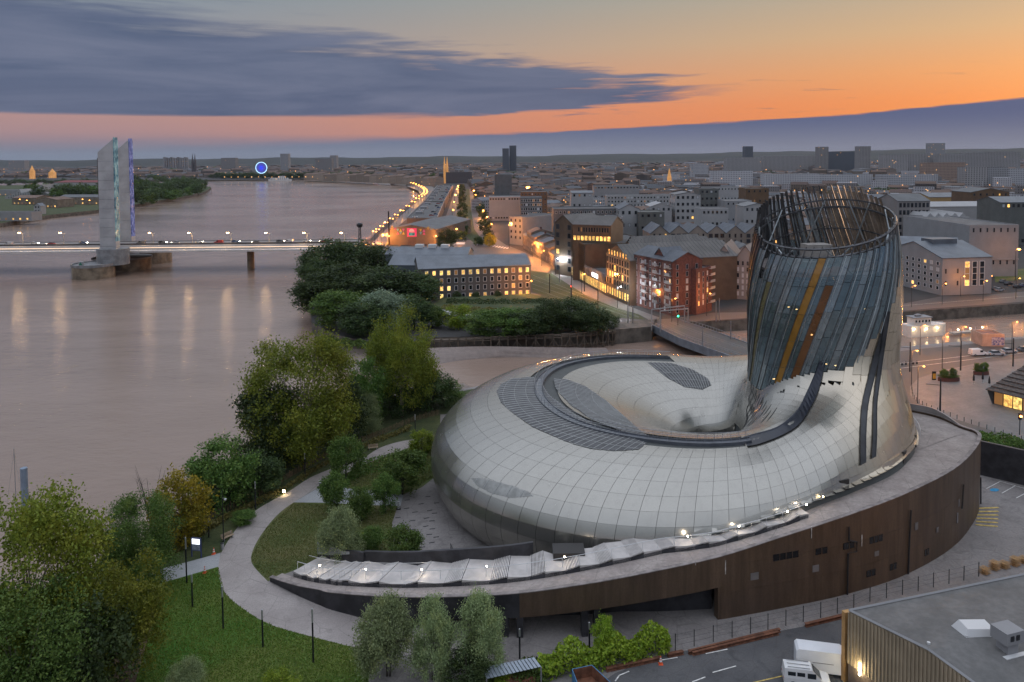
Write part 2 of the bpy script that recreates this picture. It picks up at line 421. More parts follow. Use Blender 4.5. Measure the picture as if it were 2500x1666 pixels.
# mud shoals in the creek, sloping into the water
def mudbank(px_hi, px_lo, zh=-1.2, zl=-4.25, n=10):
 hi = crom([G(*p, zh) for p in px_hi], 5); lo = crom([G(*p, zl) for p in px_lo], 5)
 mb = MB(); nn = len(hi); vs = []
 for i in range(nn):
  j = int(round(i * (len(lo) - 1) / (nn - 1)))
  for k in range(n):
   q = hi[i] * (1 - k / (n - 1)) + lo[j] * (k / (n - 1))
   vs.append((q[0], q[1], q[2] + random.uniform(-0.22, 0.22) * (1 if 0 < k < n - 1 else 0)))
 mb.mesh(vs, [(i * n + k, i * n + k + 1, (i + 1) * n + k + 1, (i + 1) * n + k) for i in range(nn - 1) for k in range(n - 1)])
 return tag(mb.build('mud_bank', M_MUD, smooth=True), kind='structure')
mudbank([(790, 850), (870, 852), (950, 852), (1040, 850), (1180, 846), (1320, 848), (1480, 850)], [(770, 860), (840, 905), (930, 925), (1010, 905), (1120, 884), (1240, 875), (1500, 880)])
mudbank([(1160, 950), (1060, 975), (960, 975), (860, 1000)], [(1130, 935), (1050, 945), (950, 935), (840, 980)])

# park surfaces, each a sheet a few millimetres above the last
P_OUT = [(1016, 1072), (970, 1080), (925, 1095), (886, 1118), (806, 1146), (755, 1168), (704, 1201), (660, 1225), (623, 1248), (585, 1282), (555, 1324), (538, 1356), (533, 1380), (535, 1410), (548, 1446), (573, 1472), (629, 1510), (680, 1533), (765, 1556), (820, 1570), (874, 1583), (960, 1596), (1060, 1606), (1200, 1612)]
P_IN = [(1016, 1087), (959, 1108), (882, 1138), (789, 1184), (717, 1227), (680, 1255), (650, 1289), (625, 1327), (613, 1361), (620, 1384), (654, 1420)]
ppo = [tuple(q) for q in crom(P_OUT, 4)]; ppi = [tuple(q) for q in crom(P_IN, 4)]
gsheet('path', ppo + [(1200, 1560), (1000, 1530), (823, 1495), (760, 1470), (700, 1445)] + ppi[::-1], 0.012, M_PATH)
gsheet('lawn', [(401, 1422), (533, 1384)] + [p for p in ppo if p[1] > 1384 and p[0] < 900] + [(900, 1600), (900, 1900), (260, 1900), (331, 1666), (369, 1535), (397, 1428)], 0.008, M_LAWN)
gsheet('path', [(380, 1393), (460, 1372), (538, 1351), (533, 1384), (401, 1422), (340, 1440), (330, 1408)], 0.016, M_CONCB)
FENCE = [(255, 1640), (290, 1555), (336, 1467), (362, 1410), (387, 1357), (467, 1302), (548, 1251), (620, 1217), (688, 1178), (800, 1115), (933, 1061), (1010, 1030), (1075, 1012)]
gsheet('planting_bed', [(255, 1640), (290, 1555), (336, 1467), (362, 1412), (397, 1428), (369, 1535), (331, 1666), (255, 1900), (120, 1900)], 0.010, M_SOIL)
gsheet('verge', [(387, 1357), (467, 1302), (548, 1251), (620, 1217), (688, 1178), (800, 1115), (933, 1061), (1010, 1030), (1075, 1012), (1075, 1060), (1016, 1073)] + [p for p in ppo if p[1] < 1352][1:] + [(460, 1373), (384, 1392)], 0.006, M_ROUGH)
gsheet('bank_ground', [(-700, 1640), (-100, 1504), (150, 1424), (330, 1334), (470, 1234), (600, 1144), (700, 1084), (800, 1019), (870, 989), (960, 969), (1060, 969), (1180, 945), (1140, 1010), (1075, 1012), (1010, 1030), (933, 1061), (800, 1115), (688, 1178), (620, 1217), (548, 1251), (467, 1302), (387, 1357), (336, 1467), (290, 1555), (255, 1640), (120, 1900), (-700, 1900)], 0.004, M_ROUGH)
gsheet('lawn', [p for p in ppi if p[1] > 1226] + [(700, 1400), (768, 1375), (860, 1382), (965, 1385), (960, 1330), (957, 1278), (967, 1248), (978, 1236), (860, 1232), (800, 1228)], 0.008, M_LAWN2)
gsheet('lawn', [p for p in ppi if p[1] < 1186] + [(862, 1194), (985, 1208), (1030, 1190), (1062, 1165), (1075, 1060), (1040, 1065)], 0.008, M_LAWN2)
gsheet('path', [(717, 1227), (789, 1185), (862, 1194), (985, 1208), (978, 1236), (860, 1232), (797, 1228)], 0.018, M_CONCB)
# service road at the lower right
gsheet('road', [(1400, 1720), (1450, 1680), (1500, 1645), (1600, 1606), (1791, 1563), (2080, 1507), (2300, 1470), (2300, 1800)], 0.010, M_ASPH)
# low hills on the horizon
def hills(d, f, wob):
 mb = MB(); vs = []; xs = np.linspace(-0.95, 0.95, 150)
 for i, a in enumerate(xs):
  h = f(a) + wob * (sin(a * 31 + d) + 0.6 * sin(a * 83 + 2 * d) + 0.4 * random.uniform(-1, 1))
  for k, (dy, kk) in enumerate(((-0.12, 0.0), (-0.04, 0.65), (0.0, 1.0), (0.1, 0.6), (0.2, 0.0))):
   vs.append((a * d * (1 + dy), d * (1 + dy), h * kk - 1.0))
 mb.mesh(vs, [(i * 5 + k, (i + 1) * 5 + k, (i + 1) * 5 + k + 1, i * 5 + k + 1) for i in range(len(xs) - 1) for k in range(4)])
 tag(mb.build('hills', M_WOODS, smooth=True), kind='structure')
hills(8700, lambda a: 80 + 62 * max(0, a), 5)
hills(7300, lambda a: 60 + 56 * max(0, a) ** 1.3, 4)
hills(6200, lambda a: 24 + 72 * max(0, a) ** 1.6, 4)
# ================================================================== the museum: a ring of metal panels that swirls up into a glass tower
OX, OY = 36.0, 130.0                       # middle of the funnel
TX, TY = 52.4, 128.0                       # tower axis
_TH = np.array([0, 30, 60, 80, 100, 120, 140, 160, 180, 205, 230, 250, 270, 290, 315, 340, 360], float); _THC = np.array([0, 30, 60, 80, 100, 180, 250, 268, 280, 290, 300, 315, 340, 360], float)
_RC = np.array([19, 21, 23, 24.5, 27.5, 32.5, 34.5, 33, 31, 28.5, 24.5, 22, 20.5, 20, 19.5, 19, 19], float)
_HC = np.interp(_TH, _THC, [24, 20, 17, 15, 15, 15, 15, 15.3, 16.6, 18.6, 20.5, 21.5, 21.5, 21])
_RO = np.array([30, 31, 34, 37, 42, 47, 50, 51, 50.5, 48.5, 42.2, 37.0, 32.4, 29.6, 28.8, 29, 30], float)
_ZM = np.array([11, 10, 8, 7, 6.5, 6, 5.5, 5.5, 5.5, 5.5, 5.6, 6.2, 7.0, 8.2, 9.6, 10.5, 10.5], float)
_RI = np.array([6, 6, 6, 6, 6.5, 7, 7, 7, 7, 7, 7, 6.5, 6, 6, 6, 6, 6], float)
def _tab(th, T): return np.interp(np.mod(th, 360.0), _TH, T)
for _T in ('_RC', '_HC', '_RO', '_ZM', '_RI'):      # smooth the tables
 g_ = np.linspace(0, 360, 721)[:-1]; v_ = np.interp(g_, _TH, globals()[_T]); k_ = np.hanning(61); k_ /= k_.sum()
 v_ = np.convolve(np.concatenate([v_[-60:], v_, v_[:60]]), k_, 'same')[60:-60]
 globals()[_T] = np.append(v_, v_[0])
_TH = np.append(g_, 360.0)
_RCx, _HCx, _ROx, _ZMx, _RIx = (np.append(T, T[1]) for T in (_RC, _HC, _RO, _ZM, _RI))
def towerR(z): return np.interp(z, [0, 10, 16, 21, 27, 33, 39, 45, 56], [13.4, 12.5, 11.9, 11.7, 11.85, 12.05, 11.75, 10.9, 9.4])
def towerX(z): return TX + np.interp(z, [0, 20, 45], [-0.6, 0.0, 0.3])
def f_ring(p):
 dx, dy = p[..., 0] - OX, p[..., 1] - OY
 r = np.hypot(dx, dy); th = np.degrees(np.arctan2(dy, dx))
 ix = np.mod(th, 360.0) * 2.0; i0 = ix.astype(int); fr = ix - i0
 rc, hc, ro, zm, ri = (T[i0] * (1 - fr) + T[i0 + 1] * fr for T in (_RCx, _HCx, _ROx, _ZMx, _RIx))
 u = r - rc; v = p[..., 2] - zm
 a = np.where(u > 0, ro - rc, rc - ri); bb = np.where(v > 0, hc - zm, zm + 4.5)
 n = np.where(u > 0, 2.15, 1.9)
 q = (np.abs(u / a) ** n + np.abs(v / bb) ** n) ** (1 / n)
 d = np.hypot(u, v)
 return np.where(q > 1e-6, d * (1 - 1 / np.maximum(q, 1e-6)), -5.0)
def skirt(al, z):
 """the near side of the tower flares out into a skirt that runs down to the deck"""
 a = np.mod(al, 360.0)
 k = np.interp(a, [0, 190, 205, 220, 238, 255, 272, 290, 310, 335, 360], [0.3, 0, 1.4, 5.6, 10.0, 10.4, 7.6, 4.2, 2.0, 0.6, 0.3])
 g_ = np.interp(a, [190, 225, 262, 288, 312, 335], [19, 20, 24, 29, 33, 34])
 return k * np.clip((g_ - z) / (g_ - 11.0), 0, 1.2) ** 1.9
def f_tow(p):
 dx, dy = p[..., 0] - towerX(p[..., 2]), p[..., 1] - TY
 return np.hypot(dx, dy) - towerR(p[..., 2]) - skirt(np.degrees(np.arctan2(dy, dx)), p[..., 2])
def F(p, k=8.0):
 a, b = f_ring(p), f_tow(p)
 h = np.clip(0.5 + 0.5 * (b - a) / k, 0, 1)
 return b * (1 - h) + a * h - k * h * (1 - h) * 0.62
def march(o, d, far, n=48):
 """outermost crossing of F = 0 along rays o + t d, t in (0, far)"""
 t = np.linspace(0, far, n); o = np.asarray(o); d = np.asarray(d)
 pts = o[..., None, :] + d[..., None, :] * t[:, None]
 val = F(pts)
 s = (val[..., :-1] < 0) & (val[..., 1:] >= 0)
 idx = s.argmax(-1); ok = s.any(-1)
 lo = t[idx]; hi = t[np.minimum(idx + 1, n - 1)]
 for _ in range(15):
  mid = (lo + hi) / 2; v = F(o + d * mid[..., None]); lo = np.where(v < 0, mid, lo); hi = np.where(v < 0, hi, mid)
 return o + d * ((lo + hi) / 2)[..., None], ok
def normF(p, e=0.05):
 g = np.stack([F(p + np.array(v) * e) - F(p - np.array(v) * e) for v in ((1, 0, 0), (0, 1, 0), (0, 0, 1))], -1)
 return g / np.maximum(np.linalg.norm(g, axis=-1, keepdims=True), 1e-9)
def ringS(th, ph):
 """point of the skin: th round the funnel (degrees), ph round the tube (0 out, 90 crest, 180 in)"""
 th = np.asarray(th, float); ph = np.asarray(ph, float)
 rc, zm = _tab(th, _RC), _tab(th, _ZM); c, s = np.cos(np.radians(th)), np.sin(np.radians(th))
 o = np.stack([OX + rc * c, OY + rc * s, zm + 0 * rc], -1)
 hc, ro, ri = _tab(th, _HC), _tab(th, _RO), _tab(th, _RI)
 # aim at evenly spread points of the cross-section
 e = np.radians(ph); uu = np.cos(e) * np.where(np.cos(e) > 0, ro - rc, rc - ri); vv = np.sin(e) * np.where(np.sin(e) > 0, hc - zm, zm + 4.5)
 L = np.hypot(uu, vv); uu /= L; vv /= L
 d = np.stack([uu * c, uu * s, vv], -1)
 return march(o, d, 30.0)
def towS(al, z):
 al = np.asarray(al, float); z = np.asarray(z, float)
 o = np.stack([towerX(z), TY + 0 * z, z], -1)
 d = np.stack([np.cos(np.radians(al)), np.sin(np.radians(al)), 0 * z], -1)
 return march(o, d, 26.0, 56)
def hitpx(px, py):
 """where the skin shows at this pixel"""
 d = np.array(ray(px, py).normalized()); o = np.array([0, 0, CAMH])
 t = np.linspace(70, 210, 900); v = F(o + d * t[:, None]); i = np.argmax(v < 0)
 if v[i] >= 0: return None
 lo, hi = t[i - 1], t[i]
 for _ in range(25):
  m_ = (lo + hi) / 2
  if F((o + d * m_)[None])[0] < 0: hi = m_
  else: lo = m_
 return o + d * hi

# outer line of the podium wall: base pixel -> place, top row -> height
_ow = [(659, 1420, 1408), (720, 1451, 1427), (778, 1477, 1438), (823, 1493, 1447), (1000, 1536, 1457), (1234, 1557, 1450), (1428, 1556, 1425), (1600, 1540, 1393), (1760, 1513, 1357), (1900, 1487, 1312), (2067, 1451, 1257), (2216, 1401, 1200), (2339, 1325, 1133), (2391, 1238, 1081)]
OW = [(G(x, y).x, G(x, y).y, ZTOP(G(x, y), yt) - 0.45) for x, y, yt in _ow]
_zr = OW[-2][2]; OW[-1] = (OW[-1][0], OW[-1][1], _zr)
OW += [(p.x, p.y, _zr + 0.1) for p in (G(x, y, _zr + 1.5) for x, y in ((2346, 1024), (2290, 1000), (2210, 984)))]
_lp = OW[-1]; OW += [(_lp[0] - 8, _lp[1] + 4, _zr), (_lp[0] - 17, _lp[1] + 6, _zr - 1.5), (_lp[0] - 27, _lp[1] + 7, _zr - 3)]
museum = thing('museum', 'swirling museum of pale metal panels rising into a glass tower by the river', 'museum', (OX, OY, 0))
def metal(name, c, rough, met=0.75, rnd=0.05, streak=0.10):
 m = bpy.data.materials.new(name); m.use_nodes = True; t = NT(m.node_tree); b = t.n['Principled BSDF']
 g = t.add('ShaderNodeNewGeometry').outputs['Position']
 mp = t.add('ShaderNodeMapping'); t.l.new(g, mp.inputs[0]); mp.inputs['Scale'].default_value = (0.9, 0.9, 0.07)
 st = t.step(t.noise(mp.outputs[0], 1.1, 5.0, 0.6), 0.45, 0.85)
 soft = t.step(t.noise(g, 0.10, 4.0, 0.6), 0.3, 0.7)
 k = t.math('MULTIPLY', t.math('SUBTRACT', 1.0, t.math('MULTIPLY', st, streak * 1.6)), t.math('ADD', 0.97, t.math('MULTIPLY', soft, 0.06)))
 ri = t.add('ShaderNodeNewGeometry').outputs['Random Per Island']
 k = t.math('MULTIPLY', k, t.step(ri, 0.0, 1.0, 1 - rnd, 1 + rnd))
 oi = t.add('ShaderNodeObjectInfo').outputs['Random']
 k = t.math('MULTIPLY', k, t.step(oi, 0.0, 1.0, 1 - rnd, 1 + rnd))
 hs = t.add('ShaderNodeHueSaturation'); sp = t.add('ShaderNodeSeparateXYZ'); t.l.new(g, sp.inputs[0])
 t.put(t.mix(t.step(sp.outputs[0], 40.0, 57.0), (*c, 1), (0.60, 0.51, 0.385, 1)), hs.inputs['Color']); t.put(k, hs.inputs['Value'])  # warm reflected light on the tower side, painted into the skin colour
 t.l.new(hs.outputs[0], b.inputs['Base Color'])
 b.inputs['Metallic'].default_value = met
 t.put(t.math('ADD', rough, t.math('MULTIPLY', st, 0.05)), b.inputs['Roughness'])
 MATS[name] = m; return m
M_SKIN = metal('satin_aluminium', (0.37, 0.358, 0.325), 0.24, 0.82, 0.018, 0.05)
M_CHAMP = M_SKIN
M_UNDER = mat('joint_black', (0.022, 0.024, 0.026), 0.8, var=0.1); M_LINE_ = mat('joint_grey', (0.075, 0.08, 0.078), 0.8, var=0.1)
M_GREYP = mat('grey_louvre', (0.085, 0.085, 0.088), 0.6, 0.2, var=0.25, scale=0.8)
M_RIB = mat('pale_rib', (0.36, 0.37, 0.36), 0.45, 0.4, var=0.1)
M_BLUEM = mat('blue_grey_metal', (0.115, 0.125, 0.145), 0.45, 0.4, var=0.15, scale=0.8)
M_DARKM = mat('dark_metal', (0.035, 0.036, 0.04), 0.5, 0.5, var=0.2, scale=0.8)
M_SLIT = mat('slit_lining', (0.018, 0.022, 0.034), 0.3, 0.3, var=0.2)

# deck height round the ring: the skin stops just above it
_dt = sorted([((math.degrees(atan2(p[1] - OY, p[0] - OX)) % 360), p[2]) for p in crom(OW, 6)])
_dt = [(t_ - 360, z_) for t_, z_ in _dt if t_ > 300] + _dt + [(t_ + 360, z_) for t_, z_ in _dt if t_ < 60]
def deckz(th):
 t_ = np.mod(th, 360); z = np.interp(t_, [q[0] for q in _dt], [q[1] for q in _dt])
 low = np.interp(t_, [95, 125, 150, 226, 240, 252], [1, 0.3, 0, 0, 0.75, 1]); return z * low

def glass_low(al):
 """lower edge of the glazing round the tower, deepest where it faces the funnel"""
 a = np.mod(al, 360.0)
 return np.interp(a, [0, 40, 90, 140, 180, 205, 225, 245, 262, 274, 284, 290, 296, 303, 315, 345, 360], [42, 37, 28, 21, 18.6, 18.2, 18.6, 20.0, 22.2, 25.6, 29.5, 32.5, 36.5, 40, 42, 42.5, 42])
def f_cyl(P): return np.hypot(P[..., 0] - towerX(P[..., 2]), P[..., 1] - TY) - towerR(P[..., 2])
def towC(al, z):
 al = np.radians(np.asarray(al, float)); z = np.asarray(z, float) + 0 * al; R = towerR(z); return np.stack([towerX(z) + R * np.cos(al), TY + R * np.sin(al), z], -1), np.ones(z.shape, bool)
def normC(P):
 d = P - np.stack([towerX(P[..., 2]), TY + 0 * P[..., 2], P[..., 2]], -1); return d / np.linalg.norm(d, axis=-1, keepdims=True)
def below_glass(P): return (f_cyl(P) > 0.3) | (P[..., 2] < glass_low(np.degrees(np.arctan2(P[..., 1] - TY, P[..., 0] - TX)) - 1.55 * (P[..., 2] - 26.0)) - 0.4)
NTH, PHS = 104, np.concatenate([np.linspace(-52, 82, 14), np.linspace(98, 206, 13)])
# the crest walkway runs between the two sets of rows (82..98)
def patch(fun, u0, u1, v0, v1, nu, nv, inset, off):
 uu = np.linspace(u0 + inset[0], u1 - inset[0], nu + 1); vv = np.linspace(v0 + inset[1], v1 - inset[1], nv + 1)
 U, V = np.meshgrid(uu, vv, indexing='ij')
 P, ok = fun(U, V)
 return P, ok
ring_rows = [(PHS[i], PHS[i + 1]) for i in range(13)] + [(PHS[i], PHS[i + 1]) for i in range(14, len(PHS) - 1)] + [(82, 98)]
cells = []
ths = np.linspace(0, 360, NTH + 1)
def bad(P):
 e = max(np.linalg.norm(np.diff(P, axis=0), axis=-1).max(), np.linalg.norm(np.diff(P, axis=1), axis=-1).max())
 return e > 3.2
def add_cell(P, kind, uv):
 c = P[P.shape[0] // 2, P.shape[1] // 2]
 cells.append((P, kind, c, uv))
_c0 = [(ths[i], ths[i + 1], p0, p1) for i in range(NTH) for (p0, p1) in ring_rows]
_c0 = np.array(_c0)
_cm, _ok = ringS((_c0[:, 0] + _c0[:, 1]) / 2, (_c0[:, 2] + _c0[:, 3]) / 2)
_dz = deckz((_c0[:, 0] + _c0[:, 1]) / 2); _ph = (_c0[:, 2] + _c0[:, 3]) / 2
BIAS = 0.0
_keep = _ok & ~((_ph < 90) & (_cm[:, 2] < _dz - 0.2)) & (_cm[:, 2] > -0.3) & (f_tow(_cm) > f_ring(_cm) + BIAS) & below_glass(_cm)
_c0 = _c0[_keep]; _dz = _dz[_keep]; _ph = _ph[_keep]
IT, IP = 0.036, 0.06
_s = np.array([0, 0.5, 1.0])
_U = (_c0[:, 0, None] + IT) + (_c0[:, 1, None] - _c0[:, 0, None] - 2 * IT) * _s
_V = (_c0[:, 2, None] + IP) + (_c0[:, 3, None] - _c0[:, 2, None] - 2 * IP) * _s
_P, _ok = ringS(np.repeat(_U[:, :, None], 3, 2), np.repeat(_V[:, None, :], 3, 1))
for j in range(len(_c0)):
 if not _ok[j].all(): continue
 P = _P[j]
 if bad(P): continue
 if _ph[j] < 90 and P[..., 2].min() < _dz[j] + 1.2: P[..., 2] = np.maximum(P[..., 2], _dz[j] + (1.2 if _dz[j] > 0.5 else 0.0))
 add_cell(P, 'ring', ((_c0[j, 0] + _c0[j, 1]) / 2, _ph[j]))
# tower: slanted strips; LEAN is how far the strips turn per metre of height
LEAN, NST = 1.55, 62
def strip_al(i, z): return i * 360.0 / NST + LEAN * (z - 30.0)
def rim(x, y): return 45.6 + 0.20 * (x - TX) + 0.235 * (y - TY)
ROOFZ = 38.5
def strip_top_alu(al): return glass_low(al)
alu_cells, glass_cells = [], []
zlev = np.arange(8.0, 52.0, 2.6)
for i in range(NST):
 a_mid_top = strip_al(i + 0.5, 26.0)
 gl = float(glass_low(a_mid_top))
 gl = round(gl / 1.3) * 1.3 if 270 < (a_mid_top % 360) < 345 else gl
 # metal below the glass
 n = max(2, int((gl - 9.5) / 2.7)); zz = np.linspace(9.5, gl, n + 1)
 for k in range(n):
  zm_ = (zz[k] + zz[k + 1]) / 2
  c, ok = towS([strip_al(i + 0.5, zm_)], [zm_])
  if not ok[0]: continue
  c = c[0]
  if f_ring(c[None])[0] < f_tow(c[None])[0] - BIAS - 0.3: continue
  thm = math.degrees(atan2(c[1] - OY, c[0] - OX)); dz = float(deckz(thm))
  if c[2] < dz + 0.9 and hypot(c[0] - OX, c[1] - OY) > 18: continue
  uu = np.array([i + 0.018, i + 0.5, i + 0.982]); vv = np.linspace(zz[k] + 0.025, zz[k + 1] - 0.025, 3)
  U, V = np.meshgrid(uu, vv, indexing='ij')
  P, ok = towS(strip_al(U, V), V)
  if not ok.all() or bad(P): continue
  P[..., 2] = np.where((P[..., 2] < dz + 1.25) & (np.hypot(P[..., 0] - OX, P[..., 1] - OY) > 18), dz + 1.25, P[..., 2])
  add_cell(P, 'tower', (strip_al(i + 0.5, zm_), zm_))
 # glass above it, up to the rim
 ztop = float(rim(*towS([strip_al(i + .5, 42)], [42.0])[0][0][:2]))
 ztop -= 1.3; n = max(2, int((ztop - gl) / 4.2)); zz = np.linspace(gl, ztop, n + 1)
 for k in range(n): glass_cells.append((i, zz[k], zz[k + 1], ztop))

def strip_of(al, z): return (al - LEAN * (z - 30.0)) / (360.0 / NST)
def panel_mesh(P, N, thick=0.10):
 n0, n1 = P.shape[:2]
 T = P + N * thick
 vs = [tuple(v) for v in T.reshape(-1, 3)]
 fs = []
 for a in range(n0 - 1):
  for b_ in range(n1 - 1):
   q = (a * n1 + b_, (a + 1) * n1 + b_, (a + 1) * n1 + b_ + 1, a * n1 + b_ + 1); fs.append(q)
 e0 = np.cross(T[1, 0] - T[0, 0], T[0, 1] - T[0, 0])
 if np.dot(e0, N[0, 0]) < 0: fs = [f[::-1] for f in fs]
 # skirt down to the joint
 rim_i = [a * n1 for a in range(n0)] + [(n0 - 1) * n1 + b_ for b_ in range(1, n1)] + [a * n1 + n1 - 1 for a in range(n0 - 2, -1, -1)] + [b_ for b_ in range(n1 - 2, 0, -1)]
 base = len(vs); Pf = P.reshape(-1, 3); Nf = N.reshape(-1, 3)
 m_ = len(rim_i); vs += [vs[i] for i in rim_i] + [tuple(Pf[i] - Nf[i] * 0.02) for i in rim_i]
 for j in range(m_): fs.append((base + j, base + (j + 1) % m_, base + m_ + (j + 1) % m_, base + m_ + j))
 return vs, fs
# skylight louvre zones (outlines traced from the photograph, laid on the skin)
SKY_A = [(1212, 958), (1222, 940), (1250, 926), (1296, 922), (1320, 928), (1340, 965), (1400, 1010), (1470, 1048), (1580, 1083), (1560, 1100), (1500, 1104), (1440, 1098), (1380, 1080), (1300, 1045), (1250, 1010), (1222, 985)]
SKY_B = [(1350, 927), (1382, 927), (1430, 945), (1480, 980), (1520, 1015), (1560, 1050), (1585, 1068), (1520, 1056), (1450, 1030), (1390, 990), (1355, 950)]
SKY_C = [(1580, 886), (1640, 888), (1690, 903), (1728, 925), (1738, 942), (1715, 953), (1672, 947), (1630, 925)]
SKY_D = [(1150, 1168), (1178, 1168), (1230, 1180), (1290, 1200), (1305, 1213), (1250, 1218), (1200, 1206), (1165, 1188)]

_ALL = np.stack([c_[0] for c_ in cells]); _ALLN = normF(_ALL.reshape(-1, 3)).reshape(_ALL.shape)
_dot = (_ALLN * _ALLN[:, 1:2, 1:2, :]).sum(-1).reshape(len(cells), -1).min(1)
_vv = np.array([0, 0, CAMH]) - _ALL[:, 1, 1]; _FC = (_ALLN[:, 1, 1] * _vv).sum(-1) / np.linalg.norm(_vv, axis=-1)
_we = hitpx(1838, 1086); W_END = math.degrees(atan2(_we[1] - OY, _we[0] - OX)) % 360
seen = []; rest_mb = {'ring': MB(), 'champ': MB()}
infos = []
for j_, (P, kind, c, uv) in enumerate(cells):
 if _dot[j_] < 0.9: continue
 fc = _FC[j_]; px = PROJ(c)
 if kind == 'ring' and 84 < uv[1] < 96 and (uv[0] > 97 and uv[0] < W_END - 3): continue     # under the walkway
 area = 0.0
 q = [PROJ(P[0, 0]), PROJ(P[-1, 0]), PROJ(P[-1, -1]), PROJ(P[0, -1])]
 area = abs(sum(q[i][0] * q[(i + 1) % 4][1] - q[(i + 1) % 4][0] * q[i][1] for i in range(4))) / 2
 vis = fc > 0.08
 infos.append((area if vis else 0.0, P, kind, c, uv, _ALLN[j_]))
infos.sort(key=lambda x: -x[0])
def is_champ(c, kind): return c[0] > 47.5 and (kind == 'tower') and c[1] < TY + 6 and c[1] < 124
shell = thing('outer_shell', None, None); shell.parent = museum
shell.location = (0, 0, 0)
nparts = 0
for (ar, P, kind, c, uv, Nn) in infos:
 vs, fs = panel_mesh(P, Nn)
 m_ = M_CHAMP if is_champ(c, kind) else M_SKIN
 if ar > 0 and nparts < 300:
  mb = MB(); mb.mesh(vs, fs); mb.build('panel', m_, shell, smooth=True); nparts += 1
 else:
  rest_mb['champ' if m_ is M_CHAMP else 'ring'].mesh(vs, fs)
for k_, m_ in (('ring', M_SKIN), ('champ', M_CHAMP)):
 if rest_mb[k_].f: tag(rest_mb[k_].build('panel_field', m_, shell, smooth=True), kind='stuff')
# dark lining just under the panels
mb = MB()
tt = np.linspace(0, 360, 145); pp = np.concatenate([np.linspace(-75, 210, 50)])
U, V = np.meshgrid(tt, pp, indexing='ij'); P, ok = ringS(U, V); N = normF(P.reshape(-1, 3)).reshape(P.shape)
fr, ft = f_ring(P), f_tow(P); keep = ok & (fr < ft + 1.0) & below_glass(P)
P = P - N * 0.16
n1 = len(pp)
vsl = [tuple(v) for v in P.reshape(-1, 3)]; fsl = []
kf = keep.reshape(-1)
for a in range(len(tt) - 1):
 for b_ in range(n1 - 1):
  q = (a * n1 + b_, a * n1 + b_ + 1, (a + 1) * n1 + b_ + 1, (a + 1) * n1 + b_)
  if all(kf[i] for i in q): fsl.append(q)
mb.mesh(vsl, fsl)
mb.build('lining', M_LINE_, shell, smooth=True)
mb = MB(); al = np.linspace(0, 360, 97); zz = np.linspace(6, 38, 40)
U, V = np.meshgrid(al, zz, indexing='ij'); P, ok = towS(U, V); N = normF(P.reshape(-1, 3)).reshape(P.shape)
keep = ok & (f_tow(P) < f_ring(P) + 4.5) & (V < glass_low(U) + 0.6)
P = P - N * 0.20; n1 = len(zz); kf = keep.reshape(-1); fsl = []
for a in range(len(al) - 1):
 for b_ in range(n1 - 1):
  q = (a * n1 + b_, (a + 1) * n1 + b_, (a + 1) * n1 + b_ + 1, a * n1 + b_ + 1)
  if all(kf[i] for i in q): fsl.append(q)
mb.mesh([tuple(v) for v in P.reshape(-1, 3)], fsl); mb.build('lining', M_LINE_, shell, smooth=True)

# smooth skin filling the seam where ring and tower panels meet
for fun, ua, va, sg in ((ringS, np.linspace(0, 360, 241), np.linspace(-50, 206, 110), 1), (towS, np.linspace(0, 360, 181), np.linspace(9.5, 30, 60), -1)):
 U, V = np.meshgrid(ua, va, indexing='ij'); P, ok = fun(U, V); N = normF(P.reshape(-1, 3)).reshape(P.shape)
 df = (f_tow(P) - f_ring(P)) * sg; th_ = np.degrees(np.arctan2(P[..., 1] - OY, P[..., 0] - OX)); out_ = np.hypot(P[..., 0] - OX, P[..., 1] - OY) > 18
 keep = (ok & (df > -0.3) & (df < 4.5) & ((P[..., 2] > deckz(th_) + 1.3) | ~out_)).reshape(-1)
 keep &= below_glass(P).reshape(-1)
 Q = (P + N * (-0.02 if fun is ringS else -0.03)).reshape(-1, 3); n1 = len(va); fsl = []
 for a in range(len(ua) - 1):
  for b_ in range(n1 - 1):
   q = (a * n1 + b_, (a + 1) * n1 + b_, (a + 1) * n1 + b_ + 1, a * n1 + b_ + 1)
   if all(keep[i] for i in q) and np.linalg.norm(Q[q[0]] - Q[q[2]]) < 1.6: fsl.append(q)
 mb = MB(); mb.mesh([tuple(v) for v in Q], fsl)
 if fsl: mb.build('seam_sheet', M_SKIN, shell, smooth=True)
def on_skin(px, py, off=0.0):
 h = hitpx(px, py)
 if h is None: return None
 return h + normF(h[None])[0] * off
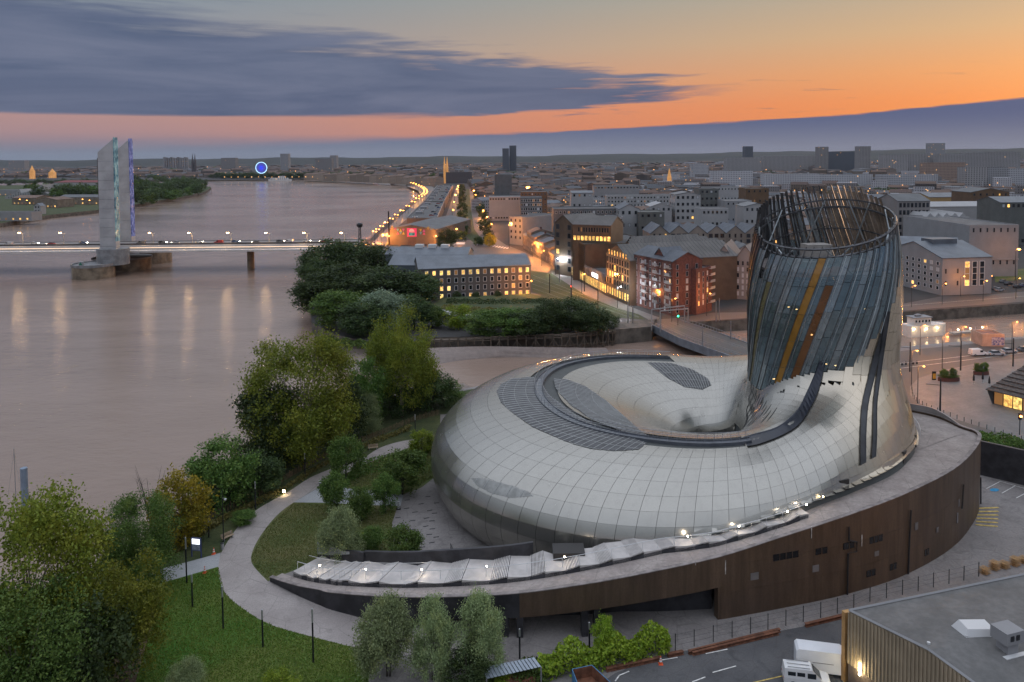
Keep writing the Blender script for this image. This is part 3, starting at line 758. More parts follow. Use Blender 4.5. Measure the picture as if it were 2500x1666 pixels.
def skylight(name, poly, rib_u, rib_v, m_, off=0.14):
 """louvred zone laid on the skin: a dark sheet with proud pale ribs along both directions"""
 xs = [p[0] for p in poly]; ys = [p[1] for p in poly]
 h = [hitpx(*p) for p in poly]; h = [q for q in h if q is not None]
 th = [math.degrees(atan2(q[1] - OY, q[0] - OX)) % 360 for q in h]
 def phi(q, t):
  u = hypot(q[0] - OX, q[1] - OY) - float(_tab(t, _RC)); v = q[2] - float(_tab(t, _ZM))
  a = float(_tab(t, _RO) - _tab(t, _RC)) if u > 0 else float(_tab(t, _RC) - _tab(t, _RI)); bb = float(_tab(t, _HC) - _tab(t, _ZM))
  return math.degrees(atan2(v / bb, u / a))
 ph = [phi(q, t_) for q, t_ in zip(h, th)]
 dth, dph = 0.22, 0.45
 U, V = np.meshgrid(np.arange(min(th) - 1, max(th) + 1, dth), np.arange(min(ph) - 2, max(ph) + 2, dph), indexing='ij')
 P, ok = ringS(U, V); N = normF(P.reshape(-1, 3)).reshape(P.shape)
 Q = P + N * off
 inside = INPOLYN(*PROJN(P), poly)
 n1 = U.shape[1]; mb = MB(); fs = []
 for a in range(U.shape[0] - 1):
  for b_ in range(n1 - 1):
   if inside[a, b_] and inside[a + 1, b_] and inside[a, b_ + 1] and inside[a + 1, b_ + 1]:
    fs.append((a * n1 + b_, (a + 1) * n1 + b_, (a + 1) * n1 + b_ + 1, a * n1 + b_ + 1))
 mb.mesh([tuple(v) for v in Q.reshape(-1, 3)], fs)
 sk = mb.build(name, m_, museum)
 for a in range(0, U.shape[0], rib_u):
  run = [tuple(P[a, b_] + N[a, b_] * (off + 0.02)) for b_ in range(n1) if inside[a, b_]]
  if len(run) > 3: rb = MB(); rb.ptube(run[::2] + run[-1:], 0.05, 4); rb.build('rib', M_RIB, sk)
 for b_ in range(0, n1, rib_v):
  run = [tuple(P[a, b_] + N[a, b_] * (off + 0.02)) for a in range(U.shape[0]) if inside[a, b_]]
  if len(run) > 3: rb = MB(); rb.ptube(run[::2] + run[-1:], 0.03, 4); rb.build('rib', M_RIB, sk)
 return sk
skylight('skylight', SKY_A, 8, 14, M_GREYP)
skylight('skylight', SKY_B, 8, 16, M_GREYP)
skylight('skylight', SKY_C, 8, 18, M_GREYP)
M_GREYS = mat('grey_mesh_panel', (0.27, 0.27, 0.255), 0.5, 0.5, var=0.2, scale=0.8)
skylight('louvre_panel', SKY_D, 12, 80, M_GREYS, 0.125)

# crest walkway with its two railings
wk = thing('crest_walkway', None, None); wk.parent = museum
wt = np.linspace(97, W_END, 110)
C_, ok = ringS(wt, wt * 0 + 90.0)
rad = np.stack([np.cos(np.radians(wt)), np.sin(np.radians(wt)), wt * 0], -1)
taper = np.clip((wt - 97) / 10, 0.15, 1)[:, None]
prof = [(-0.78, -0.25), (-0.78, 0.34), (-0.66, 0.34), (-0.66, 0.16), (0.66, 0.16), (0.66, 0.34), (0.78, 0.34), (0.78, -0.25)]
mb = MB(); vs = []
for i in range(len(wt)):
 for (u, v) in prof: vs.append(tuple(C_[i] + rad[i] * u * taper[i] + np.array([0, 0, v])))
n1 = len(prof); mb.mesh(vs, [(i * n1 + k, i * n1 + k + 1, (i + 1) * n1 + k + 1, (i + 1) * n1 + k) for i in range(len(wt) - 1) for k in range(n1 - 1)])
mb.build('floor', M_BLUEM, wk)
M_RAILM = mat('rail_steel', (0.30, 0.31, 0.33), 0.4, 0.6, var=0.1)
for sgn in (-1, 1):
 rl = MB(); rl.ptube([tuple(C_[i] + rad[i] * sgn * 0.72 * taper[i] + np.array([0, 0, 1.35])) for i in range(len(wt))], 0.035, 5); rl.build('handrail', M_RAILM, wk)
 for i in range(2, len(wt), 2):
  b0 = C_[i] + rad[i] * sgn * 0.72 * taper[i]
  po = MB(); po.tube(tuple(b0 + np.array([0, 0, 0.3])), tuple(b0 + np.array([0, 0, 1.35])), 0.028, n=4); po.build('post', M_RAILM, wk)

# the dark slit that carries the walkway up into the tower, and two tall slots
def slitstrip(name, left, right, m_, inn=0.02, parent=museum):
 a = [hitpx(*p) for p in crom(left, 4)]; b = [hitpx(*p) for p in crom(right, 4)]
 k = [(p, q) for p, q in zip(a, b) if p is not None and q is not None]
 mb = MB(); vs = []
 for p, q in k:
  np_, nq = normF(p[None])[0], normF(q[None])[0]
  e_ = (q - p) * 0.06; vs += [tuple(p + np_ * 0.30), tuple(p + np_ * 0.17 + e_), tuple(q + nq * 0.17 - e_), tuple(q + nq * 0.30)]
 fs = [(i * 4 + j, i * 4 + j + 1, i * 4 + j + 5, i * 4 + j + 4) for i in range(len(k) - 1) for j in range(3)]
 mb.mesh(vs, fs); return mb.build(name, m_, parent), k
slit, sk_ = slitstrip('slit', [(1815, 1072), (1842, 1064), (1900, 1046), (1946, 1008), (1970, 962), (1985, 926), (1998, 888), (2006, 850)], [(1825, 1094), (1856, 1088), (1912, 1066), (1952, 1040), (1980, 1000), (1998, 960), (2010, 912), (2022, 850)], M_SLIT)
M_SLOT = mat('slot_metal', (0.045, 0.047, 0.052), 0.45, 0.3, var=0.3, scale=0.3)
s1, _ = slitstrip('slot', [(2152, 800), (2130, 870), (2116, 930), (2103, 990), (2098, 1060), (2097, 1138)], [(2164, 800), (2144, 870), (2131, 930), (2118, 990), (2112, 1060), (2111, 1130)], M_SLOT)
s2, _ = slitstrip('slot', [(2160, 760), (2148, 840), (2137, 920), (2130, 990), (2128, 1060), (2124, 1122)], [(2170, 760), (2158, 840), (2147, 920), (2139, 990), (2138, 1060), (2135, 1116)], M_SLOT)
# rows of short upright slots in the neck below the glass
for k in range(54):
 al = 181 + (k % 18) * 3.1 + (k // 18) * 1.0; z_ = float(glass_low(al - 12)) - 0.7 - (k // 18) * 1.9 - 0.5 * (k % 2); P, ok = towS([al] * 3, [z_, z_ - 0.7, z_ - 1.4])
 if ok.all() and np.linalg.norm(P[0] - P[2]) < 4: P = P + normF(P) * 0.11; sm = MB(); sm.ptube([tuple(q) for q in P], [0.02, 0.065, 0.02], 4); sm.build('neck_slot', M_UNDER, museum)
mb = MB(); mb.lathe([(8.5, 3.4), (8.5, 3.6)], (OX, OY, 0), 24); mb.build('funnel_floor', M_UNDER, museum)

# ------------------------------------------------------------------ tower
tower = thing('tower', None, None); tower.parent = museum
def glass_mat(name, c, rough=0.07, k=0.42, rnd=0.10):
 m = bpy.data.materials.new(name); m.use_nodes = True; t = NT(m.node_tree); b = t.n['Principled BSDF']
 g = t.add('ShaderNodeNewGeometry').outputs['Position']
 n_ = t.noise(g, 0.5, 4.0, 0.65, 0.8)
 oi = t.add('ShaderNodeObjectInfo').outputs['Random']
 v = t.math('MULTIPLY', t.step(n_, 0.35, 0.7, 0.85, 1.12), t.step(oi, 0, 1, 1 - rnd, 1 + rnd))
 hs = t.add('ShaderNodeHueSaturation'); hs.inputs['Color'].default_value = (*c, 1); t.put(v, hs.inputs['Value'])
 t.l.new(hs.outputs[0], b.inputs['Base Color'])
 b.inputs['Metallic'].default_value = k; b.inputs['Roughness'].default_value = rough
 tr = t.add('ShaderNodeBsdfTransparent'); tr.inputs[0].default_value = tuple(min(1, 0.55 + x) for x in c) + (1,)
 mx = t.add('ShaderNodeMixShader'); mx.inputs[0].default_value = 0.76
 t.l.new(tr.outputs[0], mx.inputs[1]); t.l.new(b.outputs[0], mx.inputs[2])
 t.l.new(mx.outputs[0], t.n['Material Output'].inputs['Surface'])
 MATS[name] = m; return m
M_TGLASS = glass_mat('tower_glass', (0.20, 0.265, 0.29), 0.10, 0.6)
M_TGLASS2 = glass_mat('tower_glass_pale', (0.34, 0.40, 0.42), 0.16, 0.6)
M_AMBER = glass_mat('amber_glass', (0.40, 0.20, 0.035), 0.2, 0.1)
M_BROWNG = glass_mat('brown_glass', (0.20, 0.085, 0.03), 0.2, 0.1)
M_OLIVE = glass_mat('olive_glass', (0.19, 0.17, 0.08), 0.15, 0.2)
# which strips are coloured: found from where the photograph shows the gold bands
def strip_at(px, py):
 h = hitpx(px, py); a = math.degrees(atan2(h[1] - TY, h[0] - float(towerX(h[2])))); return strip_of(a, h[2]) % NST
G1, G2, G3 = int(strip_at(1965, 735)), int(strip_at(2003, 735)), int(strip_at(1858, 740))
for (i, z0, z1, zt) in glass_cells:
 zmid = (z0 + z1) / 2
 am = strip_al(i + 0.5, zmid) % 360
 back = 15 < am < 165
 if zmid > ROOFZ + 0.5 and i % 3 == 1 and (back or 330 < am or am < 200): continue       # the crown is open slats on the far side
 uu = np.array([i + 0.04, i + 0.5, i + 0.96]); vv = np.linspace(z0 + 0.03, z1 - 0.03, 4)
 U, V = np.meshgrid(uu, vv, indexing='ij'); P, ok = towC(strip_al(U, V), V)
 if not ok.all(): continue
 N = normC(P)
 P = P + N * (0.05 + 0.05 * ((i * 7) % 3))
 mb = MB(); n1 = P.shape[1]
 mb.mesh([tuple(v) for v in P.reshape(-1, 3)], [(a * n1 + b_, (a + 1) * n1 + b_, (a + 1) * n1 + b_ + 1, a * n1 + b_ + 1) for a in range(2) for b_ in range(n1 - 1)])
 s_ = i % NST
 m_ = M_TGLASS if (i * 5) % 3 else M_TGLASS2
 if s_ == G1 and 20 < zmid < 45: m_ = M_AMBER
 elif s_ == G2 and zmid < 36: m_ = M_BROWNG
 elif s_ == G3 and zmid < 36: m_ = M_OLIVE
 mb.build('glass_pane', m_, tower)
# fins along every strip edge, running past the rim on the far side
M_FIN = mat('fin_metal', (0.085, 0.085, 0.09), 0.4, 0.6, var=0.3, scale=0.4)
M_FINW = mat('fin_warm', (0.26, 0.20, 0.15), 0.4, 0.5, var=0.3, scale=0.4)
M_FINP = mat('fin_pale', (0.33, 0.36, 0.37), 0.35, 0.6, var=0.2, scale=0.4)
for i in range(NST):
 gl = float(glass_low(strip_al(i, 26.0)))
 rp = towC([strip_al(i, 44)], [44.0])[0][0]; am = strip_al(i, 44) % 360
 zt = float(rim(rp[0], rp[1]))
 ext = 2.6 if 20 < am < 150 else 0.4
 zs = np.linspace(gl - 0.2, zt + ext, 14)
 P, ok = towC(strip_al(i, zs), zs)
 if not ok.all(): continue
 N = normC(P); vs = []; W = 0.055 if 195 < am < 345 else 0.13
 T = np.cross(N, np.array([0, 0, 1.0])); T /= np.linalg.norm(T, axis=-1, keepdims=True)
 for k in range(len(zs)):
  o = 0.16 if 195 < am < 345 else 0.34
  vs += [tuple(P[k] - T[k] * W - N[k] * 0.1), tuple(P[k] + T[k] * W - N[k] * 0.1), tuple(P[k] + T[k] * W + N[k] * o), tuple(P[k] - T[k] * W + N[k] * o)]
 mb = MB(); fs = []
 for k in range(len(zs) - 1):
  for j in range(4): fs.append((k * 4 + j, k * 4 + (j + 1) % 4, (k + 1) * 4 + (j + 1) % 4, (k + 1) * 4 + j))
 fs += [(3, 2, 1, 0), tuple((len(zs) - 1) * 4 + j for j in range(4))]
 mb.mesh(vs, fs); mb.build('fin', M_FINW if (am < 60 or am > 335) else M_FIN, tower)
 # a paler second blade in the middle of the strip on the near face
 if 190 < am < 350 and i % 2 == 0:
  Pm, ok = towC(strip_al(i + 0.32, zs[:-1]), zs[:-1])
  Nm = normC(Pm); mb = MB(); mb.ptube([tuple(q) for q in Pm + Nm * 0.22], 0.06, 4); mb.build('fin', M_FINP, tower)
# crown slats between the fins on the far side
for i in range(NST):
 am = strip_al(i + 0.5, 44) % 360
 if not (am < 190 or am > 330): continue
 rp = towC([strip_al(i + .5, 44)], [44.0])[0][0]; zt = float(rim(rp[0], rp[1]))
 zs = np.linspace(ROOFZ - 1, zt + (1.6 if am < 170 else 0.0), 8)
 fr_ = 0.5
 wdt = 0.26 if 300 < am or am < 70 else 0.13
 Pa, ok = towC(strip_al(i + fr_ - wdt, zs), zs); Pb, ok2 = towC(strip_al(i + fr_ + wdt, zs), zs)
 mb = MB(); vs = []
 for k in range(len(zs)): vs += [tuple(Pa[k]), tuple(Pb[k])]
 mb.mesh(vs, [(2 * k, 2 * k + 1, 2 * k + 3, 2 * k + 2) for k in range(len(zs) - 1)])
 # give the slat a thickness
 N = normC((Pa + Pb) / 2); b0 = len(mb.v)
 mb.mesh([tuple(v) for k in range(len(zs)) for v in (Pa[k] - N[k] * 0.12, Pb[k] - N[k] * 0.12)], [(2 * k + 2, 2 * k + 3, 2 * k + 1, 2 * k) for k in range(len(zs) - 1)])
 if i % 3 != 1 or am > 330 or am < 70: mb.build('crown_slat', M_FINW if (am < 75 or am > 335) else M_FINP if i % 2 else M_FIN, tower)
# rings and braces of the crown
for dz_, r_ in ((0.0, 0.2), (-1.3, 0.2), (-5.2, 0.12)):
 aa = np.linspace(0, 360, 97); zc = np.full(97, 44.0); rp, _ = towC(aa, zc)
 zc = rim(rp[:, 0], rp[:, 1]) + dz_; rp, _ = towC(aa, zc); N = normC(rp)
 if dz_ < 0: N = N * 1.0
 mb = MB(); mb.ptube([tuple(q) for q in rp - N * (0.25 if dz_ < 0 else 0.0)], r_, 5, cap=False); mb.build('crown_ring', M_FIN, tower)
for k in range(16):
 a0 = k * 22.5; a1 = a0 + (22.5 if k % 2 else -22.5)
 q0, _ = towC([a0], [ROOFZ]); q1, _ = towC([a1], [46.0])
 z1 = float(rim(q1[0][0], q1[0][1])); q1, _ = towC([a1], [z1])
 c0 = np.array([TX, TY, 0]); f0 = q0[0] + (c0 - q0[0]) * np.array([0.06, 0.06, 0]); f1 = q1[0] + (c0 - q1[0]) * np.array([0.04, 0.04, 0])
 mb = MB(); mb.tube(tuple(f0), tuple(f1), 0.13, n=5); mb.build('brace', M_FINP, tower)
# inside: floors and core seen through the glass, roof deck and plant
M_FLOOR = mat('floor_slab', (0.22, 0.22, 0.22), 0.7, var=0.2)
M_CORE = mat('tower_core', (0.05, 0.055, 0.06), 0.6, var=0.3, scale=0.2)
mb = MB(); mb.lathe([(7.5, 14), (7.5, 31)], (TX, TY, 0), 20); mb.build('core', M_CORE, tower)
for z_ in (21.5, 25.3, 29.4, 33.6):
 mb = MB(); mb.lathe([(float(towerR(z_)) - 0.7, 0), (float(towerR(z_)) - 0.7, 0.45)], (float(towerX(z_)), TY, z_), 40); mb.build('floor_slab', M_FLOOR, tower)
mb = MB(); mb.lathe([(float(towerR(ROOFZ)) - 0.5, 0), (float(towerR(ROOFZ)) - 0.5, 0.4)], (float(towerX(ROOFZ)), TY, ROOFZ - 0.4), 40); mb.build('roof_deck', mat('roof_deck', (0.16, 0.14, 0.135), 0.8, var=0.3, scale=0.6), tower)
M_PLANT = mat('plant_box', (0.26, 0.24, 0.22), 0.7, var=0.2)
for (x, y, sx_, sy_, h_) in ((TX - 0.5, TY + 1.5, 4.2, 3.0, 3.4), (TX - 3.5, TY - 3, 2.0, 2.0, 1.0), (TX + 4.5, TY - 4, 1.2, 1.2, 1.5)):
 mb = MB(); mb.box((x, y, ROOFZ + h_ / 2), (sx_, sy_, h_), 0.1); mb.build('plant_box', M_PLANT, tower)
M_WOODB = mat('timber_baulk', (0.24, 0.155, 0.10), 0.8, var=0.35, scale=1.0)
for k in range(16):
 a0 = Vector((TX + 1 + k * 0.42, TY - 9.2 + k * 0.12, ROOFZ + 0.25)); mb = MB(); mb.tube(a0, a0 + Vector((3.4, 3.0, 0.35 + 0.3 * (k % 3))), 0.2, n=6); mb.build('timber_beam', M_WOODB, tower)
# warm lights burning inside
M_LAMP_IN = emat('inner_lamp', (1.0, 0.62, 0.25), 9.0)
for k in range(13):
 a_ = RAD(190 + 150 * (k * 0.618 % 1)); z_ = (24.6, 28.6, 32.8, 20.8)[(k * 3) % 4] - 0.9 * ((k * 0.73) % 1); r_ = 8.0 + 2.6 * ((k * 0.37) % 1)
 mb = MB(); mb.box((TX + r_ * cos(a_), TY + r_ * sin(a_), z_), (0.22 + 0.3 * (k % 2), 0.25, 0.10), a_); mb.build('lamp', M_LAMP_IN, tower)
# dark plinth band between the skin and the deck
mb = MB(); vs = []
bt = np.linspace(226, 372, 90)
for t_ in bt:
 P, ok = ringS([t_], [-30.0]); dz = float(deckz(t_))
 # find the skin at deck height on the outside
 zt = dz + 1.3; dirv = np.array([cos(RAD(t_)), sin(RAD(t_)), 0.0]); o = np.array([OX + 14 * dirv[0], OY + 14 * dirv[1], zt])
 tt_ = np.linspace(0, 34, 340); v_ = F(o + dirv * tt_[:, None]); ii = np.where(v_ < 0)[0]; rr = tt_[ii[-1]] if len(ii) else 20
 q = o + dirv * (rr - 0.18)
 vs += [(q[0], q[1], -0.2), (q[0], q[1], zt + 0.2)]
mb.mesh(vs, [(2 * i, 2 * i + 2, 2 * i + 3, 2 * i + 1) for i in range(len(bt) - 1)])
mb.build('plinth_band', mat('plinth_dark', (0.055, 0.05, 0.05), 0.7, 0.2, var=0.25, scale=0.5), museum)
# clean lower edge of the skin
mb2 = MB(); v2 = []
for t_ in bt:
 dz = float(deckz(t_)); dirv = np.array([cos(RAD(t_)), sin(RAD(t_)), 0.0])
 for zt in (dz + 1.1, dz + 1.5, dz + 1.9):
  o = np.array([OX + 14 * dirv[0], OY + 14 * dirv[1], zt]); tt_ = np.linspace(0, 34, 500); v_ = F(o + dirv * tt_[:, None]); ii = np.where(v_ < 0)[0]; q = o + dirv * ((tt_[ii[-1]] if len(ii) else 20) + 0.2); v2.append(tuple(q))
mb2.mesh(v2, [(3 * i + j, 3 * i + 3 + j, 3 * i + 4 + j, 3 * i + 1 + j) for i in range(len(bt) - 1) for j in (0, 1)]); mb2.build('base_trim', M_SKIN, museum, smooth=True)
PLINTH = [(vs[2 * i][0], vs[2 * i][1], vs[2 * i + 1][2]) for i in range(len(bt))]
# ================================================================== podium: curved ramp wall, deck, stair
M_CORT = bpy.data.materials.new('brown_metal_wall'); M_CORT.use_nodes = True; MATS['brown_metal_wall'] = M_CORT
t = NT(M_CORT.node_tree); b = t.n['Principled BSDF']
g = t.add('ShaderNodeNewGeometry').outputs['Position']
mp = t.add('ShaderNodeMapping'); t.l.new(g, mp.inputs[0]); mp.inputs['Scale'].default_value = (1, 1, 0.12)
v1 = t.noise(mp.outputs[0], 0.9, 5.0, 0.65); v2 = t.noise(g, 0.16, 4.0, 0.6); v3 = t.noise(g, 5.0, 3.0, 0.7)
col = t.mix(t.step(v1, 0.3, 0.72), (0.078, 0.050, 0.032, 1), (0.138, 0.092, 0.060, 1))
col = t.mix(t.step(v2, 0.4, 0.75, 0.0, 0.6), col, (0.085, 0.058, 0.046, 1))
col = t.mix(t.step(v3, 0.3, 0.8, 0.0, 0.35), col, (0.045, 0.028, 0.020, 1))
ri = t.add('ShaderNodeObjectInfo').outputs['Random']
hs = t.add('ShaderNodeHueSaturation'); t.put(col, hs.inputs['Color']); t.put(t.step(ri, 0, 1, 0.93, 1.07), hs.inputs['Value'])
t.l.new(hs.outputs[0], b.inputs['Base Color']); b.inputs['Metallic'].default_value = 0.35; b.inputs['Roughness'].default_value = 0.5
M_DARKW = mat('dark_metal_wall', (0.038, 0.037, 0.042), 0.5, 0.3, var=0.35, scale=0.6, coord='Object')
M_DECK = ground_mat('deck_concrete', (0.30, 0.255, 0.235, 1), (0.40, 0.35, 0.32, 1), 0.35, 2.5, 0.85, 0.2, None, 0.5)
M_COPE = mat('coping', (0.22, 0.19, 0.18), 0.8, var=0.3, scale=0.8)
M_STAIR = mat('stair_concrete', (0.46, 0.43, 0.41), 0.8, var=0.12, scale=0.6)
podium = thing('ramp_podium', 'long curved podium of brown metal with a concrete ramp round the museum', 'podium', (30, 95, 0))
# outer wall line: (base pixel x, base pixel y, top row) round the ring
OWs = crom(OW, 6)
def nrm2(pts, i):
 a, b_ = pts[max(i - 1, 0)], pts[min(i + 1, len(pts) - 1)]
 d = np.array([b_[0] - a[0], b_[1] - a[1]]); d /= np.linalg.norm(d); return np.array([d[1], -d[0]])   # points away from the ring
# arc length helps to cut the wall into panels
OWn = [nrm2(OWs, i) for i in range(len(OWs))]
def wallpiece(name, i0, i1, zlo, zhi, m_, thick=0.35, off=0.0, parent=podium):
 mb = MB(); vs = []
 for i in range(i0, i1 + 1):
  x, y, z = OWs[i]; n = OWn[i]; a, b_ = zlo(i), zhi(i)
  xo, yo = x + n[0] * off, y + n[1] * off; xi, yi = x + n[0] * (off - thick), y + n[1] * (off - thick)
  vs += [(xo, yo, a), (xo, yo, b_), (xi, yi, b_), (xi, yi, a)]
 nn = i1 - i0; fs = []
 for k in range(nn):
  for j in range(4): fs.append((k * 4 + j, (k + 1) * 4 + j, (k + 1) * 4 + (j + 1) % 4, k * 4 + (j + 1) % 4))
 fs += [(0, 1, 2, 3), tuple(nn * 4 + j for j in (3, 2, 1, 0))]
 mb.mesh(vs, fs); return mb.build(name, m_, parent)
def idx_at(px):
 return min(range(len(OWs) * 8 // 10), key=lambda i: abs(PROJ((OWs[i][0], OWs[i][1], OWs[i][2]))[0] - px))
I_OPEN0, I_OPEN1 = idx_at(905), idx_at(1770)
NW = len(OWs) - 1
PAR = 0.35                                # low parapet above the deck
for i in range(0, NW):
 zt = lambda k: OWs[k][2] + PAR
 if I_OPEN0 <= i < I_OPEN1:
  fas = lambda k: max(0.0, OWs[k][2] - (2.2 + 0.035 * max(0, (OWs[k][0] + 12))))
  wallpiece('wall_panel', i, i + 1, fas, zt, M_CORT if i > I_OPEN0 + 9 else M_DARKW)
 else:
  m_ = M_DARKW if i < I_OPEN0 else M_CORT
  if i >= I_OPEN1 and OWs[i][2] > 6.5 :
   zs = (-0.3, 3.9 + 0.0, 99)
   wallpiece('wall_panel', i, i + 1, lambda k: -0.3, lambda k: 3.3, m_)
   wallpiece('wall_panel', i, i + 1, lambda k: 3.32, lambda k: 6.7 if OWs[i][2] > 7.2 else OWs[k][2] + PAR, m_, off=0.006)
   if OWs[i][2] > 7.2: wallpiece('wall_panel', i, i + 1, lambda k: 6.72, zt, m_)
  else: wallpiece('wall_panel', i, i + 1, lambda k: -0.3, zt, m_)
cope = wallpiece('coping', 0, NW, lambda k: OWs[k][2] + PAR + 0.003, lambda k: OWs[k][2] + PAR + 0.10, M_COPE, 0.55, 0.1)
# taller parapet on the far right
PI0 = idx_at(2385)
wallpiece('parapet', PI0 + 4, NW, lambda k: OWs[k][2] + PAR + 0.11, lambda k: OWs[k][2] + PAR + 0.12 + min(1.0, 0.14 * (k - PI0 - 4)), mat('parapet_concrete', (0.27, 0.25, 0.24), 0.8, var=0.15), 0.3)
# deck between the wall and the plinth of the shell; inner line at each step
def inner_at(i):
 x, y, z = OWs[i]; th = math.degrees(atan2(y - OY, x - OX)) % 360
 d = np.array([x - OX, y - OY]); L = np.linalg.norm(d); d /= L
 return d, L, th
STW = 3.4                                 # stair strip width
mb = MB(); vs = []; deck_in = []
for i in range(len(OWs)):
 x, y, z = OWs[i]; n = OWn[i]
 if OWs[i][0] < 30: wd = 2.0 + 0.055 * max(0, i - 10)
 else: wd = 99
 # distance to the plinth along -n
 best = None
 for s_ in np.linspace(0.5, 26, 103):
  q = np.array([x - n[0] * s_, y - n[1] * s_, z + 1.0])
  if F(q[None])[0] < 0.05: best = s_; break
 best = best or 22
 rw = min(2.0 + 0.055 * max(0, i - 10), best * 0.6); s_ = rw if i < idx_at(2010) else best + 0.6
 deck_in.append((x - n[0] * s_, y - n[1] * s_, z, s_, best))
 vs += [(x - n[0] * 0.3, y - n[1] * 0.3, z), (x - n[0] * s_, y - n[1] * s_, z)]
mb.mesh(vs, [(2 * i, 2 * i + 2, 2 * i + 3, 2 * i + 1) for i in range(len(OWs) - 1)])
# underside
mb.mesh([(a, b_, c - 0.6) for a, b_, c in vs], [(2 * i + 1, 2 * i + 3, 2 * i + 2, 2 * i) for i in range(len(OWs) - 1)])
mb.build('ramp_deck', M_DECK, podium)
# stair: landings and flights beside the ramp, between it and the shell (or the inner wall at the low end)
stair = thing('outdoor_stair', None, None); stair.parent = podium
M_STW = mat('stair_wall', (0.05, 0.05, 0.058), 0.6, 0.2, var=0.3, scale=0.6)
i_s0, i_s1 = 3, idx_at(2010)
def sz(i): return OWs[min(i, NW)][2]
inner_line = []
for i in range(len(OWs)):
 x, y, z = OWs[i]; n = OWn[i]; a = min(2.0 + 0.055 * max(0, i - 10), deck_in[i][4] * 0.6)
 wid = min(STW + (1.6 if i < 34 else 0.6), max(0.7, deck_in[i][4] - a - 0.1))
 inner_line.append((x - n[0] * (a + 0.05), y - n[1] * (a + 0.05), x - n[0] * (a + wid), y - n[1] * (a + wid)))
def sub(i, f):
 j = min(i + 1, NW); a, b_ = inner_line[i], inner_line[j]; q = [a[k] * (1 - f) + b_[k] * f for k in range(4)]
 return q, OWs[i][2] * (1 - f) + OWs[j][2] * f
pos = []
for i in range(i_s0, i_s1):
 for f in (0, 0.25, 0.5, 0.75): pos.append(sub(i, f))
# walk along: flat landing of 5 steps then a flight of treads
Lz = pos[0][1] + 0.55; k = 0; M_TREAD = mat('stair_tread', (0.50, 0.47, 0.45), 0.75, var=0.15, scale=1.0)
PER = 12
for k in range(len(pos) - 1):
 (q0, z0), (q1, z1) = pos[k], pos[k + 1]
 ph_ = k % PER
 base = pos[(k // PER) * PER][1] + 0.75; nxt = pos[min((k // PER + 1) * PER, len(pos) - 1)][1] + 0.75
 if ph_ < 7:
  za = zb = base
  if ph_ == 0:
   e = min(k + 7, len(pos) - 1); mb = MB(); vs = []
   for kk in range(k, e + 1):
    q = pos[kk][0]; vs += [(q[0], q[1], base), (q[2], q[3], base), (q[2], q[3], base - 1.4), (q[0], q[1], base - 1.4)]
   m_ = e - k
   fs = [(4 * a + j, 4 * a + 4 + j, 4 * a + 4 + (j + 1) % 4, 4 * a + (j + 1) % 4) for a in range(m_) for j in range(4)] + [(0, 1, 2, 3), (4 * m_ + 3, 4 * m_ + 2, 4 * m_ + 1, 4 * m_)]
   mb.mesh(vs, fs); mb.build('landing', M_STAIR, stair)
 else:
  for h_ in (0, 1):
   f0 = h_ * 0.5; qa = [q0[j] * (1 - f0) + q1[j] * f0 for j in range(4)]; qb = [q0[j] * (1 - f0 - 0.32) + q1[j] * (f0 + 0.32) for j in range(4)]
   zz_ = base + (nxt - base) * ((ph_ - 7) * 2 + h_ + 1) / ((PER - 7) * 2)
   mb = MB(); mb.prism([(qa[0], qa[1]), (qb[0], qb[1]), (qb[2], qb[3]), (qa[2], qa[3])], zz_ - 0.12, zz_ + 0.06); mb.build('tread', M_TREAD, stair)
# stair side wall seen from the ramp (dark), handrail, lamps
mb = MB(); vs = []
for (q, z_) in pos: vs += [(q[0] + 0, q[1], z_ - 0.2), (q[0], q[1], z_ + 0.45)]
mb.mesh(vs, [(2 * i, 2 * i + 2, 2 * i + 3, 2 * i + 1) for i in range(len(pos) - 1)]); mb.build('side_wall', M_STW, stair)
M_WHITER = mat('white_rail', (0.62, 0.62, 0.62), 0.4, var=0)
rl = MB(); rl.ptube([(q[0] * 0.85 + q[2] * 0.15, q[1] * 0.85 + q[3] * 0.15, z_ + 1.75) for q, z_ in pos[::3]], 0.04, 5); rl.build('handrail', M_WHITER, stair)
rl = MB(); rl.ptube([(q[0] * 0.45 + q[2] * 0.55, q[1] * 0.45 + q[3] * 0.55, z_ + 1.75) for q, z_ in pos[:90:3]], 0.03, 5); rl.build('handrail', M_WHITER, stair)
for (q, z_) in pos[::6]:
 po = MB(); x_, y_ = q[0] * 0.85 + q[2] * 0.15, q[1] * 0.85 + q[3] * 0.15; po.tube((x_, y_, z_ + 0.6), (x_, y_, z_ + 1.75), 0.03, n=5); po.build('rail_post', M_WHITER, stair)
M_SPOT = emat('white_lamp', (1.0, 0.86, 0.66), 60.0)
LAMPS = []
def light(p, e, c=(1.0, 0.72, 0.42), r=0.25, parent=None):
 ld = bpy.data.lights.new('lamp_light', 'POINT'); ld.energy = e; ld.color = c; ld.shadow_soft_size = r
 o = bpy.data.objects.new('lamp_light', ld); COL.objects.link(o); o.location = p
 if parent is not None: o.parent = parent; o.location = Vector(p) - wloc(parent)
 return o
